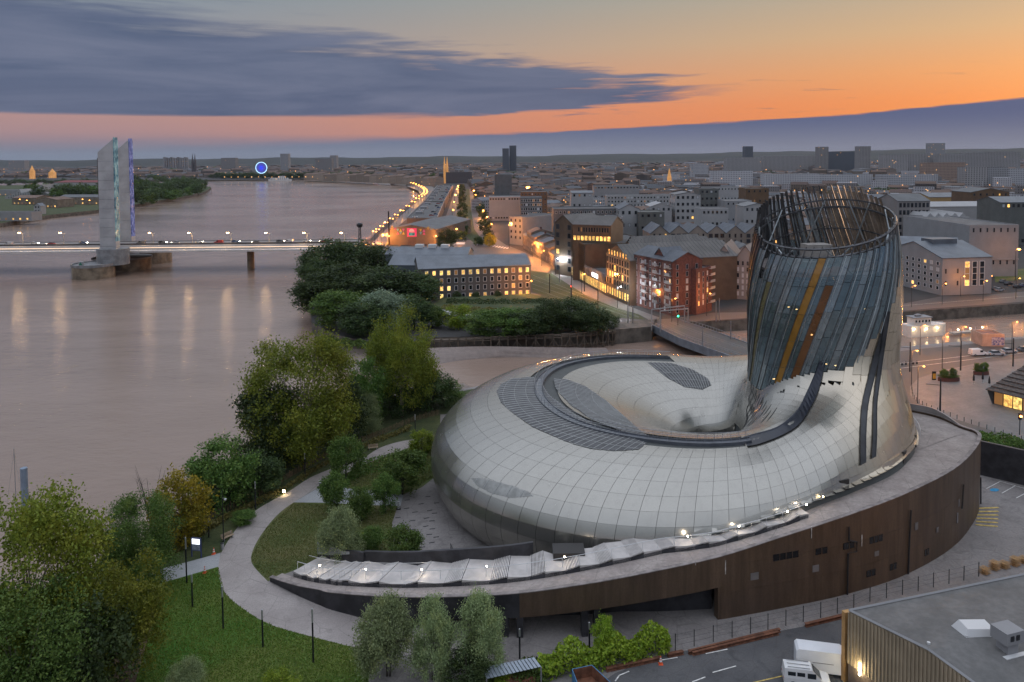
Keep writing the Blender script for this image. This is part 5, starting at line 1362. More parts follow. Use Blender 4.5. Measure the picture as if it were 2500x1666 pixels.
# ================================================================== park furniture
M_POST = mat('post_black', (0.018, 0.020, 0.024), 0.45, 0.3, var=0.1)
M_ALU = mat('brushed_aluminium', (0.42, 0.43, 0.44), 0.4, 0.7, var=0.1)
M_WOODP = mat('fence_wood', (0.19, 0.125, 0.075), 0.9, var=0.35, scale=2.0)
posts = [((456, 1423), 1312, 'light column beside the side path, tallest of the left lawn row'), ((470, 1483), 1401, 'light column on the lawn below the orange cone'), ((545, 1535), 1431, 'light column on the lawn at the path bend'), ((642, 1581), 1488, 'light column on the lawn, second from the silvery trees'), ((765, 1618), 1486, 'light column on the lawn nearest the silvery trees'), ((510, 1312), 1267, 'light column on the verge behind the notice board'), ((624, 1244), 1176, 'light column on the verge beside the rounded shrub'), ((745, 1167), 1105, 'light column at the foot of the twin-trunked poplar'), ((1014, 1065), 1012, 'light column by the upper end of the path'), ((876, 1085), 1050, 'light column beside the park bench'), ((1269, 1608), 1535, 'light column under the ramp beside the steel gate'), ((1439, 1588), 1519, 'light column behind the ivy hedge'), ((1096, 1643), 1535, 'light column between the silvery trees')]
for (bx, by), ty, lb in posts:
 p = G(bx, by); H = ZTOP(p, ty); k = min(1.0, H / 7)
 t_ = thing('light_column', lb, 'light post', p, group='slim light columns of the park')
 mb = MB(); mb.lathe([(0.11, 0), (0.10, H * 0.74)], p, 8); mb.build('pole', M_POST, t_)
 mb = MB(); mb.lathe([(0.105, H * 0.745), (0.105, H * 0.985), (0.06, H)], p, 8); mb.build('lamp_head', M_ALU, t_)
p = G(546, 1323); H = ZTOP(p, 1197); t_ = thing('lamp_post', 'tall dark lamp post beside the bench at the path bend', 'lamp post', p)
mb = MB(); mb.lathe([(0.09, 0), (0.05, H)], p, 8); mb.build('pole', M_POST, t_)
mb = MB(); mb.tube(p + Vector((0, 0, H - 1.2)), p + Vector((0.5, -0.3, H - 1.1)), 0.04, n=5); mb.lathe([(0.05, 0.1), (0.22, 0), (0.16, -0.25)], p + Vector((0.55, -0.33, H - 1.2)), 8); mb.build('lamp_head', M_ALU, t_)
def bench(px, py, rz, label):
 p = G(px, py); t_ = thing('park_bench', label, 'bench', p, rz, 'park benches'); M_SLAT = mat('bench_wood', (0.34, 0.25, 0.17), 0.7, var=0.2, scale=2)
 for k in range(4): mb = MB(); mb.box((0, -0.2 + k * 0.14, 0.45), (1.9, 0.11, 0.05)); mb.build('slat', M_SLAT, t_, local=True)
 for k in range(3): mb = MB(); mb.box((0, 0.30 + 0.04 * k, 0.60 + k * 0.14), (1.9, 0.05, 0.11)); mb.build('slat', M_SLAT, t_, local=True)
 for s_ in (-0.7, 0.7): mb = MB(); mb.box((s_, 0.0, 0.21), (0.08, 0.5, 0.42)); mb.box((s_, 0.33, 0.6), (0.08, 0.06, 0.6)); mb.build('leg', M_ALU, t_, local=True)
bench(556, 1317, 0.9, 'slatted bench at the path bend beside the tall lamp post'); bench(911, 1098, 0.25, 'slatted bench beside the upper path under the slender tree')
def bin_(px, py, label):
 p = G(px, py); t_ = thing('litter_bin', label, 'bin', p, group='litter bins'); mb = MB(); mb.lathe([(0.24, 0), (0.26, 0.85)], p, 10); mb.build('body', M_ALU, t_); mb = MB(); mb.lathe([(0.28, 0.86), (0.28, 0.93), (0.1, 1.0)], p, 10); mb.build('lid', M_POST, t_)
bin_(543, 1341, 'metal litter bin next to the lamp post at the path bend'); bin_(393, 1424, 'metal litter bin at the lower corner of the side path'); bin_(2456, 1172, 'white round bin against the dark retaining wall')
# lit notice board
p = G(480, 1361); t_ = thing('notice_board', 'lit notice board on two dark legs beside the side path', 'sign', p, -0.2); sc_ = p.y / FPX
for s_ in (-0.75, 0.75): mb = MB(); mb.box((s_, 0, 1.4), (0.12, 0.12, 2.8)); mb.build('leg', mat('sign_blue', (0.03, 0.04, 0.14), 0.5, var=0), t_, local=True)
mb = MB(); mb.box((0, 0, 1.95), (1.4, 0.14, 1.9)); mb.build('panel', mat('sign_panel', (0.10, 0.12, 0.22), 0.4, var=0.1), t_, local=True)
mb = MB(); mb.box((0, -0.085, 2.35), (1.2, 0.03, 0.75)); mb.build('screen', emat('screen_white', (0.9, 0.95, 1.0), 2.4), t_, local=True)
mb = MB(); mb.box((0, -0.085, 1.5), (1.2, 0.03, 0.7)); mb.build('plan', mat('plan_grey', (0.30, 0.33, 0.38), 0.5, var=0.5, scale=6), t_, local=True)
def cone(px, py, label):
 p = G(px, py); t_ = thing('traffic_cone', label, 'traffic cone', p, group='traffic cones'); M_OR = mat('cone_orange', (0.65, 0.10, 0.03), 0.5, var=0.1); M_WH = mat('cone_white', (0.7, 0.7, 0.7), 0.5, var=0)
 mb = MB(); mb.box(p + Vector((0, 0, 0.03)), (0.5, 0.5, 0.06)); mb.lathe([(0.19, 0.06), (0.04, 0.95)], p, 10); mb.build('body', M_OR, t_); mb = MB(); mb.lathe([(0.155, 0.32), (0.122, 0.5)], p, 10); mb.lathe([(0.10, 0.62), (0.078, 0.76)], p, 10); mb.build('band', M_WH, t_)
cone(500, 1399, 'orange traffic cone on the lower edge of the side path'); cone(522, 1353, 'orange traffic cone where the side path meets the big path'); cone(1613, 1622, 'orange and white cone beside the rusty rails')
def marker(px, py, label):
 p = G(px, py); t_ = thing('marker_board', label, 'sign', p, group='striped marker boards'); mb = MB(); mb.box(p + Vector((0, 0, 0.08)), (0.7, 0.35, 0.16)); mb.build('foot', M_POST, t_)
 mb = MB(); mb.box(p + Vector((0, 0, 0.75)), (0.3, 0.06, 1.15)); b2 = mb.build('board', mat('cone_white', (0.7, 0.7, 0.7), 0.5, var=0), t_)
 for k in range(3): mb = MB(); mb.box(p + Vector((0, -0.035, 0.4 + 0.34 * k)), (0.3, 0.012, 0.16)); mb.build('stripe', M_POST, b2)
marker(781, 1191, 'black and white marker board at the start of the cross path'); marker(973, 1244, 'black and white marker board at the plaza end of the cross path')
p = G(694, 1205); t_ = thing('floodlight', 'small bright floodlight box on the verge beside the path', 'lamp', p)
mb = MB(); mb.box(p + Vector((0, 0, 0.35)), (0.5, 0.35, 0.7)); mb.build('case', M_POST, t_); mb = MB(); mb.box(p + Vector((0.0, -0.20, 0.45)), (0.42, 0.03, 0.42)); mb.build('lens', emat('flood_lens', (1.0, 0.78, 0.40), 30), t_); light(p + Vector((0.3, -0.7, 0.6)), 60, (1.0, 0.75, 0.4), 0.2, t_)
# dark slots let into the plaza
for k, (x, y) in enumerate([(1283, 1207), (1163, 1227), (1243, 1249), (1332, 1244), (1207, 1297), (1292, 1287), (1320, 1303), (1110, 1328), (1275, 1331), (1305, 1347), (1195, 1345), (1270, 1378), (1308, 1393), (1098, 1384), (1195, 1397), (1290, 1425), (1210, 1450), (1305, 1472), (1342, 1519), (1250, 1498), (1283, 1551), (1390, 1529), (1330, 1440), (1160, 1275), (1240, 1560), (1350, 1575)]):
 p = G(x / 2.354 + 500, y / 2.354 + 700); mb = MB(); mb.box(p + Vector((0, 0, 0.01)), (0.85, 0.18, 0.05), 0.15 + 0.1 * (k % 3)); o = mb.build('ground_slot', M_UNDER, near_land)
mb = MB(); q = [G(1100, 1345), G(1118, 1385)]
t_ = thing('steel_gate', 'low black steel barrier standing on the plaza by the ring', 'barrier', q[0])
for k in range(9): f = q[0].lerp(q[1], k / 8); mb = MB(); mb.tube(f, f + Vector((0, 0, 1.1)), 0.035, n=5); mb.build('bar', M_POST, t_)
mb = MB(); mb.tube(q[0] + Vector((0, 0, 1.1)), q[1] + Vector((0, 0, 1.1)), 0.04, n=5); mb.build('rail', M_POST, t_)
# chestnut paling fence on the bank
fl = crom([tuple(G(*p)) for p in FENCE], 10)
fence = thing('paling_fence', 'long low chestnut paling fence between the river bank and the path', 'fence', fl[0]); mb = MB(); r = random.Random(3)
for i in range(len(fl) - 1):
 a, b_ = Vector(fl[i]), Vector(fl[i + 1]); L = (b_ - a).length; n = int(L / 0.22); d = (b_ - a).normalized()
 for k in range(n): q = a + d * (k * 0.22); mb.box(q + Vector((0, 0, 0.55)), (0.06, 0.04, 1.1 + r.uniform(-.1, .1)), atan2(d.y, d.x) + r.uniform(-.3, .3))
 if i % 2 == 0: m2 = MB(); m2.tube(a, a + Vector((0, 0, 1.3)), 0.06, n=5); m2.build('post', M_WOODP, fence)
tag(mb.build('pales', M_WOODP, fence), kind='stuff')
# moored mast and mooring pile in the river
p = G(40, 1240, WZ); t_ = thing('sail_mast', 'bare thin mast with stays showing above the corner tree', 'mast', p); zt = AT(41, 1095, p.y).z
mb = MB(); mb.tube(p, (p.x, p.y, zt), 0.09, 0.05, 6); mb.build('mast', M_ALU, t_)
for s_ in (-1.6, 1.2): mb = MB(); mb.tube((p.x + s_, p.y, WZ + 1), (p.x, p.y, zt - 0.6), 0.025, n=4); mb.build('stay', M_ALU, t_)
p = G(64, 1290, WZ); zt = AT(64, 1143, p.y).z; mb = MB(); mb.lathe([(0.55, 0), (0.55, zt - WZ), (0.2, zt - WZ + 0.15)], p, 14); mb.solo('mooring_pile', mat('pile_blue', (0.20, 0.25, 0.32), 0.5, 0.2, var=0.2), 'thick blue-grey mooring pile in the river beside the mast', 'pile', base=p)
# ================================================================== lift bridge over the river
M_CONCP = mat('pylon_concrete', (0.36, 0.36, 0.37), 0.8, var=0.14, scale=0.15, bump=0.1)
M_CAIS = mat('caisson_stone', (0.17, 0.135, 0.095), 0.9, var=0.4, scale=0.25, bump=0.4)
M_CAISG = mat('caisson_grey', (0.20, 0.20, 0.205), 0.9, var=0.25, scale=0.3)
M_DECKP = mat('bridge_paint', (0.50, 0.46, 0.44), 0.6, var=0.1, scale=0.2)
M_DECKD = mat('bridge_dark', (0.06, 0.052, 0.05), 0.7, var=0.15)
bridge = thing('lift_bridge', 'low lift bridge with twin pale pylons across the brown river', 'bridge', (-250, 440, WZ))
def led_mat(name, stops, s):
 m = bpy.data.materials.new(name); m.use_nodes = True; t = NT(m.node_tree); b = t.n['Principled BSDF']
 g = t.add('ShaderNodeNewGeometry').outputs['Position']
 mp = t.add('ShaderNodeMapping'); t.l.new(g, mp.inputs[0]); mp.inputs['Scale'].default_value = (1, 1, 0.55)
 n_ = t.noise(mp.outputs[0], 0.6, 4.0, 0.7, 0.5); n2 = t.noise(g, 0.06, 2.0)
 t.put(t.ramp(n_, stops), b.inputs['Emission Color']); t.put(t.ramp(n_, stops), b.inputs['Base Color'])
 t.put(t.math('MULTIPLY', t.step(n_, 0.3, 0.72, 0.12, 1.25), s), b.inputs['Emission Strength']); b.inputs['Roughness'].default_value = 0.2
 MATS[name] = m; return m
M_LEDA = led_mat('pylon_glass_teal', [(0.25, (0.01, 0.03, 0.06, 1)), (0.45, (0.07, 0.20, 0.27, 1)), (0.6, (0.20, 0.36, 0.40, 1)), (0.8, (0.5, 0.65, 0.6, 1))], 0.26)
M_LEDB = led_mat('pylon_glass_blue', [(0.25, (0.01, 0.015, 0.08, 1)), (0.45, (0.07, 0.11, 0.32, 1)), (0.6, (0.20, 0.25, 0.52, 1)), (0.8, (0.55, 0.6, 0.85, 1))], 0.28)
def pylon(Y, xl_t, xl_b, xr_t, xr_b, gl_t, gl_b, ytl, yap, yb, ygb, led):
 zl = AT(xl_t, ytl, Y).z; za = AT(xr_t, yap, Y).z; z0 = 2.0; zb = AT(xl_b, yb, Y).z
 X = lambda px, py: AT(px, py, Y).x
 D = 4.6; py_ = lambda z: yb + (yap - yb) * (z - zb) / (za - zb)
 def xl(z): f = (z - zb) / (za - zb); return X(xl_b, yb) * (1 - f) + X(xl_t, ytl) * f
 def xg(z): f = (z - zb) / (za - zb); return X(gl_b, yb) * (1 - f) + X(gl_t, yap) * f
 def xr(z): return xg(z) + 0.35
 def cut(x): return zl + (za - zl) * (x - xl(zl)) / (X(xr_t, yap) - xl(zl))
 n = 13; zs = np.linspace(z0, zl, n); pt = thing('pylon', None, None); pt.parent = bridge
 for k in range(n - 1):
  a, b_ = zs[k] + 0.05, zs[k + 1] - 0.05; m_ = MB()
  m_.mesh([(xl(a), Y, a), (xg(a), Y, a), (xg(a), Y + D, a), (xl(a), Y + D, a), (xl(b_), Y, b_), (xg(b_), Y, b_), (xg(b_), Y + D, b_), (xl(b_), Y + D, b_)],
    [(3, 2, 1, 0), (4, 5, 6, 7), (0, 1, 5, 4), (1, 2, 6, 5), (2, 3, 7, 6), (3, 0, 4, 7)]); m_.build('concrete_lift', M_CONCP, pt)
 a = zl + 0.02; m_ = MB(); c1 = cut(xg(zl))
 m_.mesh([(xl(a), Y, a), (xg(a), Y, a), (xg(c1), Y, c1), (xl(a), Y + D, a), (xg(a), Y + D, a), (xg(c1), Y + D, c1)], [(0, 1, 2), (5, 4, 3), (1, 4, 5, 2), (0, 2, 5, 3), (0, 3, 4, 1)]); m_.build('concrete_cap', M_CONCP, pt)
 g0 = AT(gl_b, ygb, Y).z; m_ = MB()
 vs = []
 for z in np.linspace(g0, cut(xg(zl)) - 0.2, 10): vs += [(xg(z) + 0.05, Y + 0.3, z), (xr(z), Y + 0.3, z), (xr(z), Y + D, z), (xg(z) + 0.05, Y + D, z)]
 m_.mesh(vs, [(4 * i + j, 4 * i + (j + 1) % 4, 4 * i + 4 + (j + 1) % 4, 4 * i + 4 + j) for i in range(9) for j in range(4)]); m_.build('lit_glass_strip', led, pt)
 m_ = MB(); z1 = cut(xg(zl)) - 0.2
 m_.box((xg(z1) + 0.2, Y + D / 2, z1 + 0.6), (0.35, D - 0.6, 1.3)); m_.build('glass_tip', led, pt)
 m_ = MB(); m_.mesh([(xg(z0) + .02, Y, z0), (xr(z0), Y, z0), (xr(z0), Y + D, z0), (xg(z0) + .02, Y + D, z0), (xg(g0) + .02, Y, g0), (xr(g0), Y, g0), (xr(g0), Y + D, g0), (xg(g0) + .02, Y + D, g0)], [(4, 5, 6, 7), (0, 1, 5, 4), (1, 2, 6, 5), (2, 3, 7, 6)]); m_.build('strip_base', M_CONCP, pt)
 # dark lift channel on the outer side
 m_ = MB(); m_.box((xl(zl * .5) - 0.25, Y + D / 2, zl / 2), (0.4, D * 0.7, zl - 6)); m_.build('lift_channel', M_DECKD, pt)
YN, YF = 402.0, 442.0
pylon(YN, 238.5, 244.5, 284, 292.5, 274.5, 281.5, 372, 332, 617, 590, M_LEDA)
pylon(YF, 286, 291, 321.5, 330, 312, 320, 365, 335, 600, 578, M_LEDB)
# caissons
def oval(name, px0, px1, py, Yd, h, m_, z0=WZ - 1, rz=0.0, top=None, parent=bridge, thing_args=None):
 p0, p1 = G(px0, py, WZ), G(px1, py, WZ); c = (p0 + p1) / 2; rx = abs(p1.x - p0.x) / 2
 mb = MB(); mb.lathe([(1.0, 0), (1.0, h)], (c.x, c.y + Yd * 0.5, z0), 36, rx, Yd, rz)
 return mb, c
mb, c = oval('c', 222, 348, 662, 13, 7.4, M_CAIS, rz=0.25); mb.build('caisson', M_CAIS, bridge)
mb = MB(); mb.lathe([(1, 0), (1, 0.8), (0.96, 0.8)], (c.x, c.y + 6.5, WZ + 6.4), 36, 15.6, 13.6, 0.25); mb.build('caisson_rim', M_CAISG, bridge)
p = AT(270, 632, YN + 4); mb = MB(); mb.lathe([(8.0, -3), (8.0, 5.5)], (p.x + 1, YN + 5, p.z), 24); mb.build('pier_drum', M_CAISG, bridge)
mb = MB(); q = G(368, 645, WZ); mb.lathe([(1, 0), (1, 9.5)], (q.x - 1, q.y + 8, WZ - 1), 28, 9, 11); mb.build('caisson', M_CAIS, bridge)
mb = MB(); p = AT(310, 600, YF + 4); mb.lathe([(6.5, 0), (6.5, 9)], (p.x, YF + 4, 0), 20); mb.build('pier_drum', M_CAISG, bridge)
# guard island
p0, p1 = G(167, 682, WZ), G(260, 682, WZ); c = (p0 + p1) / 2; rx = (p1.x - p0.x) / 2
isl = thing('guard_island', 'round stone guard island with a green mark in front of the near pylon', 'pier', (c.x, c.y + 6, WZ))
mb = MB(); mb.lathe([(rx, -1), (rx, 6.2)], (c.x, c.y + 6, WZ), 40); mb.build('wall', M_CAIS, isl)
mb = MB(); mb.lathe([(rx + 0.25, 6.2), (rx + 0.25, 7.6), (rx - 0.5, 7.6), (rx - 0.5, 7.0)], (c.x, c.y + 6, WZ), 40); mb.build('rim', M_CAISG, isl)
mb = MB(); mb.box((c.x - 1.5, c.y - 2.5, WZ + 8.4), (2.2, 1.2, 2.2)); mb.build('mark_plinth', M_CONCB, isl)
mb = MB(); mb.mesh([(c.x - 2.4, c.y - 3.2, WZ + 7.8), (c.x - .6, c.y - 3.2, WZ + 7.8), (c.x - 1.5, c.y - 3.2, WZ + 9.4), (c.x - 2.4, c.y - 3.12, WZ + 7.8), (c.x - .6, c.y - 3.12, WZ + 7.8), (c.x - 1.5, c.y - 3.12, WZ + 9.4)], [(0, 1, 2), (5, 4, 3), (0, 3, 4, 1), (1, 4, 5, 2), (2, 5, 3, 0)]); mb.build('green_triangle', mat('mark_green', (0.01, 0.16, 0.10), 0.5, var=0), isl)
mb = MB(); mb.box((c.x - rx + 3.2, c.y - rx + 9.0, WZ + 3.2), (0.5, 0.3, 5.5)); mb.build('gauge_board', M_CONCB, isl)
# deck: near walkway (lit), girder, roadway
X0, X1 = -520.0, AT(885, 600, 432).x
zw = AT(450, 615, 414).z
def span(name, x0, x1, y0, y1, z0, z1, m_): mb = MB(); mb.bb(x0, x1, y0, y1, z0, z1); return mb.build(name, m_, bridge)
for k in range(8):
 xa = X0 + (X1 - X0) * k / 8; xb = X0 + (X1 - X0) * (k + 1) / 8 - 0.08
 span('walkway_slab', xa, xb, 411.5, 416.5, zw, zw + 1.0, M_DECKP)
 span('girder', xa, xb, 417.5, 419, zw - 0.4, zw + 3.2, M_DECKP)
 span('roadway', xa, xb, 419.1, 436, zw + 1.6, zw + 3.4, mat('bridge_road', (0.20, 0.18, 0.17), 0.7, var=0.1, scale=0.2))
 span('girder', xa, xb, 436.1, 438, zw - 0.4, zw + 3.6, M_DECKD)
 span('edge_beam', xa, xb, 419.2, 419.8, zw + 3.45, zw + 4.2, M_DECKD)
rails = MB()
for z_ in (zw + 2.3, zw + 1.6): rails.bb(X0, X1, 411.55, 411.65, z_, z_ + 0.09)
rails.build('handrail', M_DECKP, bridge)
M_LEDW = emat('rail_led', (1.0, 0.70, 0.45), 2.4)
span('rail_light', X0, X1, 417.38, 417.44, zw + 1.9, zw + 2.05, M_LEDW)
pm = MB(); pm.bb(-0.08, 0.08, -0.06, 0.06, 0, 1.35); pmd = pm.data('rail_post', M_DECKP)
x = -320.0
while x < X1: put('rail_post', pmd, bridge, Vector((x, 411.6, zw + 1.0)) - bridge.location); x += 2.6
# pier in the river
p = G(622, 654, WZ); mb = MB(); mb.lathe([(1, 0), (1, 12)], (p.x, 424, WZ - 1), 20, 1.7, 3.2); mb.build('river_pier', M_CAIS, bridge)
# lamps on the bridge
M_POSTW = mat('lamp_pole_pale', (0.40, 0.36, 0.32), 0.5, 0.3, var=0.1)
M_WARM = emat('sodium_lamp', (1.0, 0.60, 0.24), 40.0)
for k, px in enumerate((-40, 55, 155, 373, 469, 564, 657, 750, 841)):
 X = AT(px, 595, 420).x; b0 = Vector((X, 420.4, zw + 3.4)); zt = AT(px, 571, 420).z
 lp = thing('bridge_lamp', None, None, b0 - bridge.location); lp.parent = bridge
 mb = MB(); mb.tube(b0, (X, 420.4, zt), 0.22, 0.14, 6); mb.tube((X, 420.4, zt), (X - 1.6, 420.4, zt + 0.5), 0.1, n=5); mb.tube((X, 420.4, zt), (X + 1.4, 420.4, zt + 0.4), 0.1, n=5); mb.build('pole', M_POSTW, lp)
 mb = MB(); mb.box((X - 1.8, 420.4, zt + 0.45), (1.1, 0.6, 0.3)); mb.build('lantern', M_WARM, lp)
 light((X - 1.8, 416.5, zt - 0.5), 1200, (1.0, 0.62, 0.28), 0.5, lp)
# signal mast at the bridge end
p = G(880, 652); zt = AT(879, 556, p.y).z; t_ = thing('signal_mast', 'dark lattice signal mast with a round head beside the bridge end', 'mast', p)
mb = MB()
for sx_, sy_ in ((-1, -1), (1, -1), (1, 1), (-1, 1)): mb.tube(p + Vector((sx_ * 1.0, sy_ * 1.0, 0)), (p.x + sx_ * 0.4, p.y + sy_ * 0.4, zt), 0.13, n=4)
for k in range(9):
 f0, f1 = k / 9, (k + 1) / 9; w0, w1 = 1 - .6 * f0, 1 - .6 * f1
 mb.tube((p.x - w0, p.y - w0, zt * f0), (p.x + w1, p.y - w1, zt * f1), 0.09, n=4); mb.tube((p.x + w0, p.y - w0, zt * f0), (p.x - w1, p.y - w1, zt * f1), 0.09, n=4)
mb.build('lattice', M_POST, t_)
mb = MB(); mb.lathe([(0.8, 0), (1.6, 0.7), (1.7, 1.8), (1.0, 2.4)], (p.x, p.y, zt), 14); mb.build('round_head', M_POST, t_)
# ------------------------------------------------------------------ vehicles (used here and in the streets)
def car_proto(kind, body_c, key):
 """car in local space, front to +x"""
 d = {'car': (4.3, 1.75, 1.45), 'van': (4.8, 1.9, 1.95)}[kind]; L, W, H = d
 t_ = thing('parked_car' if kind == 'car' else 'parked_van', None, None)
 M_B = mat('car_paint_' + key, body_c, 0.3, 0.2, var=0.05, spec=0.6); M_G = mat('car_glass', (0.02, 0.025, 0.03), 0.1, var=0); M_T = mat('tyre', (0.015, 0.015, 0.015), 0.9, var=0); M_RIM = mat('wheel_rim', (0.3, 0.3, 0.32), 0.35, 0.8, var=0)
 if kind == 'car': prof = [(-L / 2, 0.35), (-L / 2, 0.78), (-L / 2 + 0.12, 0.92), (L * 0.20, 0.92), (L / 2 - 0.25, 0.78), (L / 2, 0.6), (L / 2, 0.35)]; cab = [(-L * 0.42, 0.92), (-L * 0.30, H - 0.03), (0.02 * L, H), (0.20 * L, 0.92)]
 else: prof = [(-L / 2, 0.35), (-L / 2, 1.0), (L * 0.28, 1.0), (L / 2 - 0.15, 0.9), (L / 2, 0.7), (L / 2, 0.35)]; cab = [(-L * 0.495, 1.0), (-L * 0.48, H - 0.05), (0.10 * L, H), (0.29 * L, 1.0)]
 def ext(pr, w0, w1, zsplit):
  mb = MB(); n = len(pr); vs = []
  for s_ in (-1, 1):
   for (x, z) in pr: vs.append((x, s_ * (w0 if z < zsplit else w1), z))
  fs = [tuple(range(n - 1, -1, -1)), tuple(range(n, 2 * n))] + [(i, (i + 1) % n, n + (i + 1) % n, n + i) for i in range(n)]
  mb.mesh(vs, [f[::-1] for f in fs]); return mb
 ext(prof, W / 2, W / 2 - 0.04, 0.6).build('body', M_B, t_, local=True)
 c = ext(cab, W / 2 - 0.06, W / 2 - 0.2, 1.05); c.build('cabin', M_B if kind == 'van' else M_G, t_, local=True)
 if kind == 'car': mb = MB(); mb.bb(-L * 0.295, 0.015 * L, -W / 2 + 0.22, W / 2 - 0.22, H - 0.02, H + 0.015); mb.build('roof', M_B, t_, local=True)
 else:
  for s_ in (-1, 1): mb = MB(); mb.bb(0.0, 0.18 * L, s_ * (W / 2 - 0.14), s_ * (W / 2 - 0.06), 1.1, 1.62); mb.build('window', M_G, t_, local=True)
  mb = MB(); mb.mesh([(0.305 * L, -0.75, 1.05), (0.305 * L, 0.75, 1.05), (0.125 * L, 0.68, H - 0.1), (0.125 * L, -0.68, H - 0.1)], [(0, 1, 2, 3)]); mb.build('windscreen', M_G, t_, local=True)
 for sx_ in (-0.31, 0.31):
  for s_ in (-1, 1):
   mb = MB(); mb.tube((sx_ * L, s_ * (W / 2 - 0.2), 0.32), (sx_ * L, s_ * (W / 2 + 0.01), 0.32), 0.32, n=12); wh = mb.build('wheel', M_T, t_, local=True)
   mb = MB(); mb.tube((sx_ * L, s_ * (W / 2), 0.32), (sx_ * L, s_ * (W / 2 + 0.02), 0.32), 0.19, n=8); mb.build('rim', M_RIM, wh, local=True)
 for s_ in (-1, 1):
  mb = MB(); mb.bb(L / 2 - 0.06, L / 2 + 0.02, s_ * 0.55 - 0.18, s_ * 0.55 + 0.18, 0.58, 0.74); mb.build('headlight', mat('headlight_off', (0.5, 0.5, 0.52), 0.2, var=0), t_, local=True)
  mb = MB(); mb.bb(-L / 2 - 0.02, -L / 2 + 0.05, s_ * 0.62 - 0.13, s_ * 0.62 + 0.13, 0.72, 0.88); mb.build('tail_light', mat('tail_light', (0.3, 0.01, 0.01), 0.3, var=0), t_, local=True)
 return t_
PROTO = {}
def car(kind, key, colr, p, rz, label, group, lit=False, name=None, cat=None):
 if (kind, key) not in PROTO: PROTO[(kind, key)] = car_proto(kind, colr, key); o = PROTO[(kind, key)]
 else: o = copy_tree(PROTO[(kind, key)])
 o.location = p; o.rotation_euler = (0, 0, rz); tag(o, label, cat or ('car' if kind == 'car' else 'van'), group)
 if name: o.name = name
 heads = [ch for ch in o.children if ch.name.startswith('headlight')]
 if not lit:
  for ch in heads:
   if ch.data.materials[0].name == 'head_lit': ch.data = ch.data.copy(); ch.data.materials[0] = MATS['headlight_off']
 if lit:
  for ch in o.children:
   if ch.name.startswith('headlight'):
    if 'head_lit' not in MATS: mat('head_lit', (1, 1, 1), var=0, emit=(1.0, 0.86, 0.66), estr=60)
    me = ch.data.copy(); me.materials.clear(); me.materials.append(MATS['head_lit']); ch.data = me
 return o
COLS = {'white': (0.70, 0.70, 0.70), 'silver': (0.40, 0.41, 0.43), 'black': (0.02, 0.02, 0.022), 'grey': (0.14, 0.145, 0.15), 'blue': (0.05, 0.09, 0.19), 'red': (0.28, 0.03, 0.03)}
ck = list(COLS)
for k, px in enumerate((22, 75, 125, 195, 345, 390, 430, 480, 535, 570, 625, 680, 705, 745, 790)):
 X = AT(px, 596, 424).x; key = ck[(k * 5 + 1) % 6]
 car('car' if k % 4 else 'van', key, COLS[key], (X, 423.5 + 4 * (k % 2), zw + 3.4), 0 if k % 2 else PI, ('first','second','third','fourth','fifth','sixth','seventh','eighth','ninth','tenth','eleventh','twelfth','thirteenth','fourteenth','last')[k] + f' vehicle along the bridge deck from the pylon side, a {key} {"car" if k % 4 else "van"}', 'vehicles crossing the bridge', True, 'bridge_car' if k % 4 else 'bridge_van')
# ================================================================== buildings
M_WIN = {}
def _winmesh(key, glass, frame):
 mb = MB(); mb.mi = 1
 for (x0, x1, z0, z1) in ((-.5, -.4, 0, 1), (.4, .5, 0, 1), (-.4, .4, 0, .07), (-.4, .4, .93, 1)): mb.bb(x0, x1, -0.09, 0.02, z0, z1)
 mb.mi = 0; mb.bb(-.4, .4, -0.03, 0.01, .07, .93)
 M_WIN[key] = mb.data('window', [glass, frame])
M_GLD = mat('window_dark', (0.020, 0.024, 0.030), 0.12, var=0, rnd=0.6)
M_GLL = mat('window_lit', (0.5, 0.3, 0.1), 0.4, var=0, emit=(1.0, 0.56, 0.14), estr=1.5)
M_GLY = mat('window_yellow', (0.5, 0.35, 0.1), 0.4, var=0, emit=(1.0, 0.68, 0.20), estr=1.25)
M_GLM = mat('window_dim', (0.10, 0.07, 0.05), 0.3, var=0, emit=(1.0, 0.45, 0.12), estr=0.22)
M_GLB = mat('window_pale', (0.42, 0.44, 0.47), 0.4, var=0)
M_FRW = mat('frame_white', (0.55, 0.55, 0.55), 0.5, var=0); M_FRD = mat('frame_dark', (0.05, 0.05, 0.055), 0.5, var=0); M_FRG = mat('frame_grey', (0.22, 0.22, 0.23), 0.5, var=0)
for m_ in (M_GLL, M_GLY):
 t = NT(m_.node_tree); b = t.n['Principled BSDF']; g = t.add('ShaderNodeNewGeometry').outputs['Position']; oi = t.add('ShaderNodeObjectInfo').outputs['Random']
 t.put(t.math('MULTIPLY', t.math('MULTIPLY', t.step(t.noise(g, 1.1, 3.0, 0.7), 0.35, 0.65, 0.25, 1.3), t.step(oi, 0, 1, 0.45, 1.3)), b.inputs['Emission Strength'].default_value), b.inputs['Emission Strength'])
for f_, fm in (('w', M_FRW), ('d', M_FRD), ('g', M_FRG)):
 for g_, gm in (('d', M_GLD), ('L', M_GLL), ('Y', M_GLY), ('m', M_GLM), ('p', M_GLB)): _winmesh(f_ + g_, gm, fm)
WR = random.Random(11)
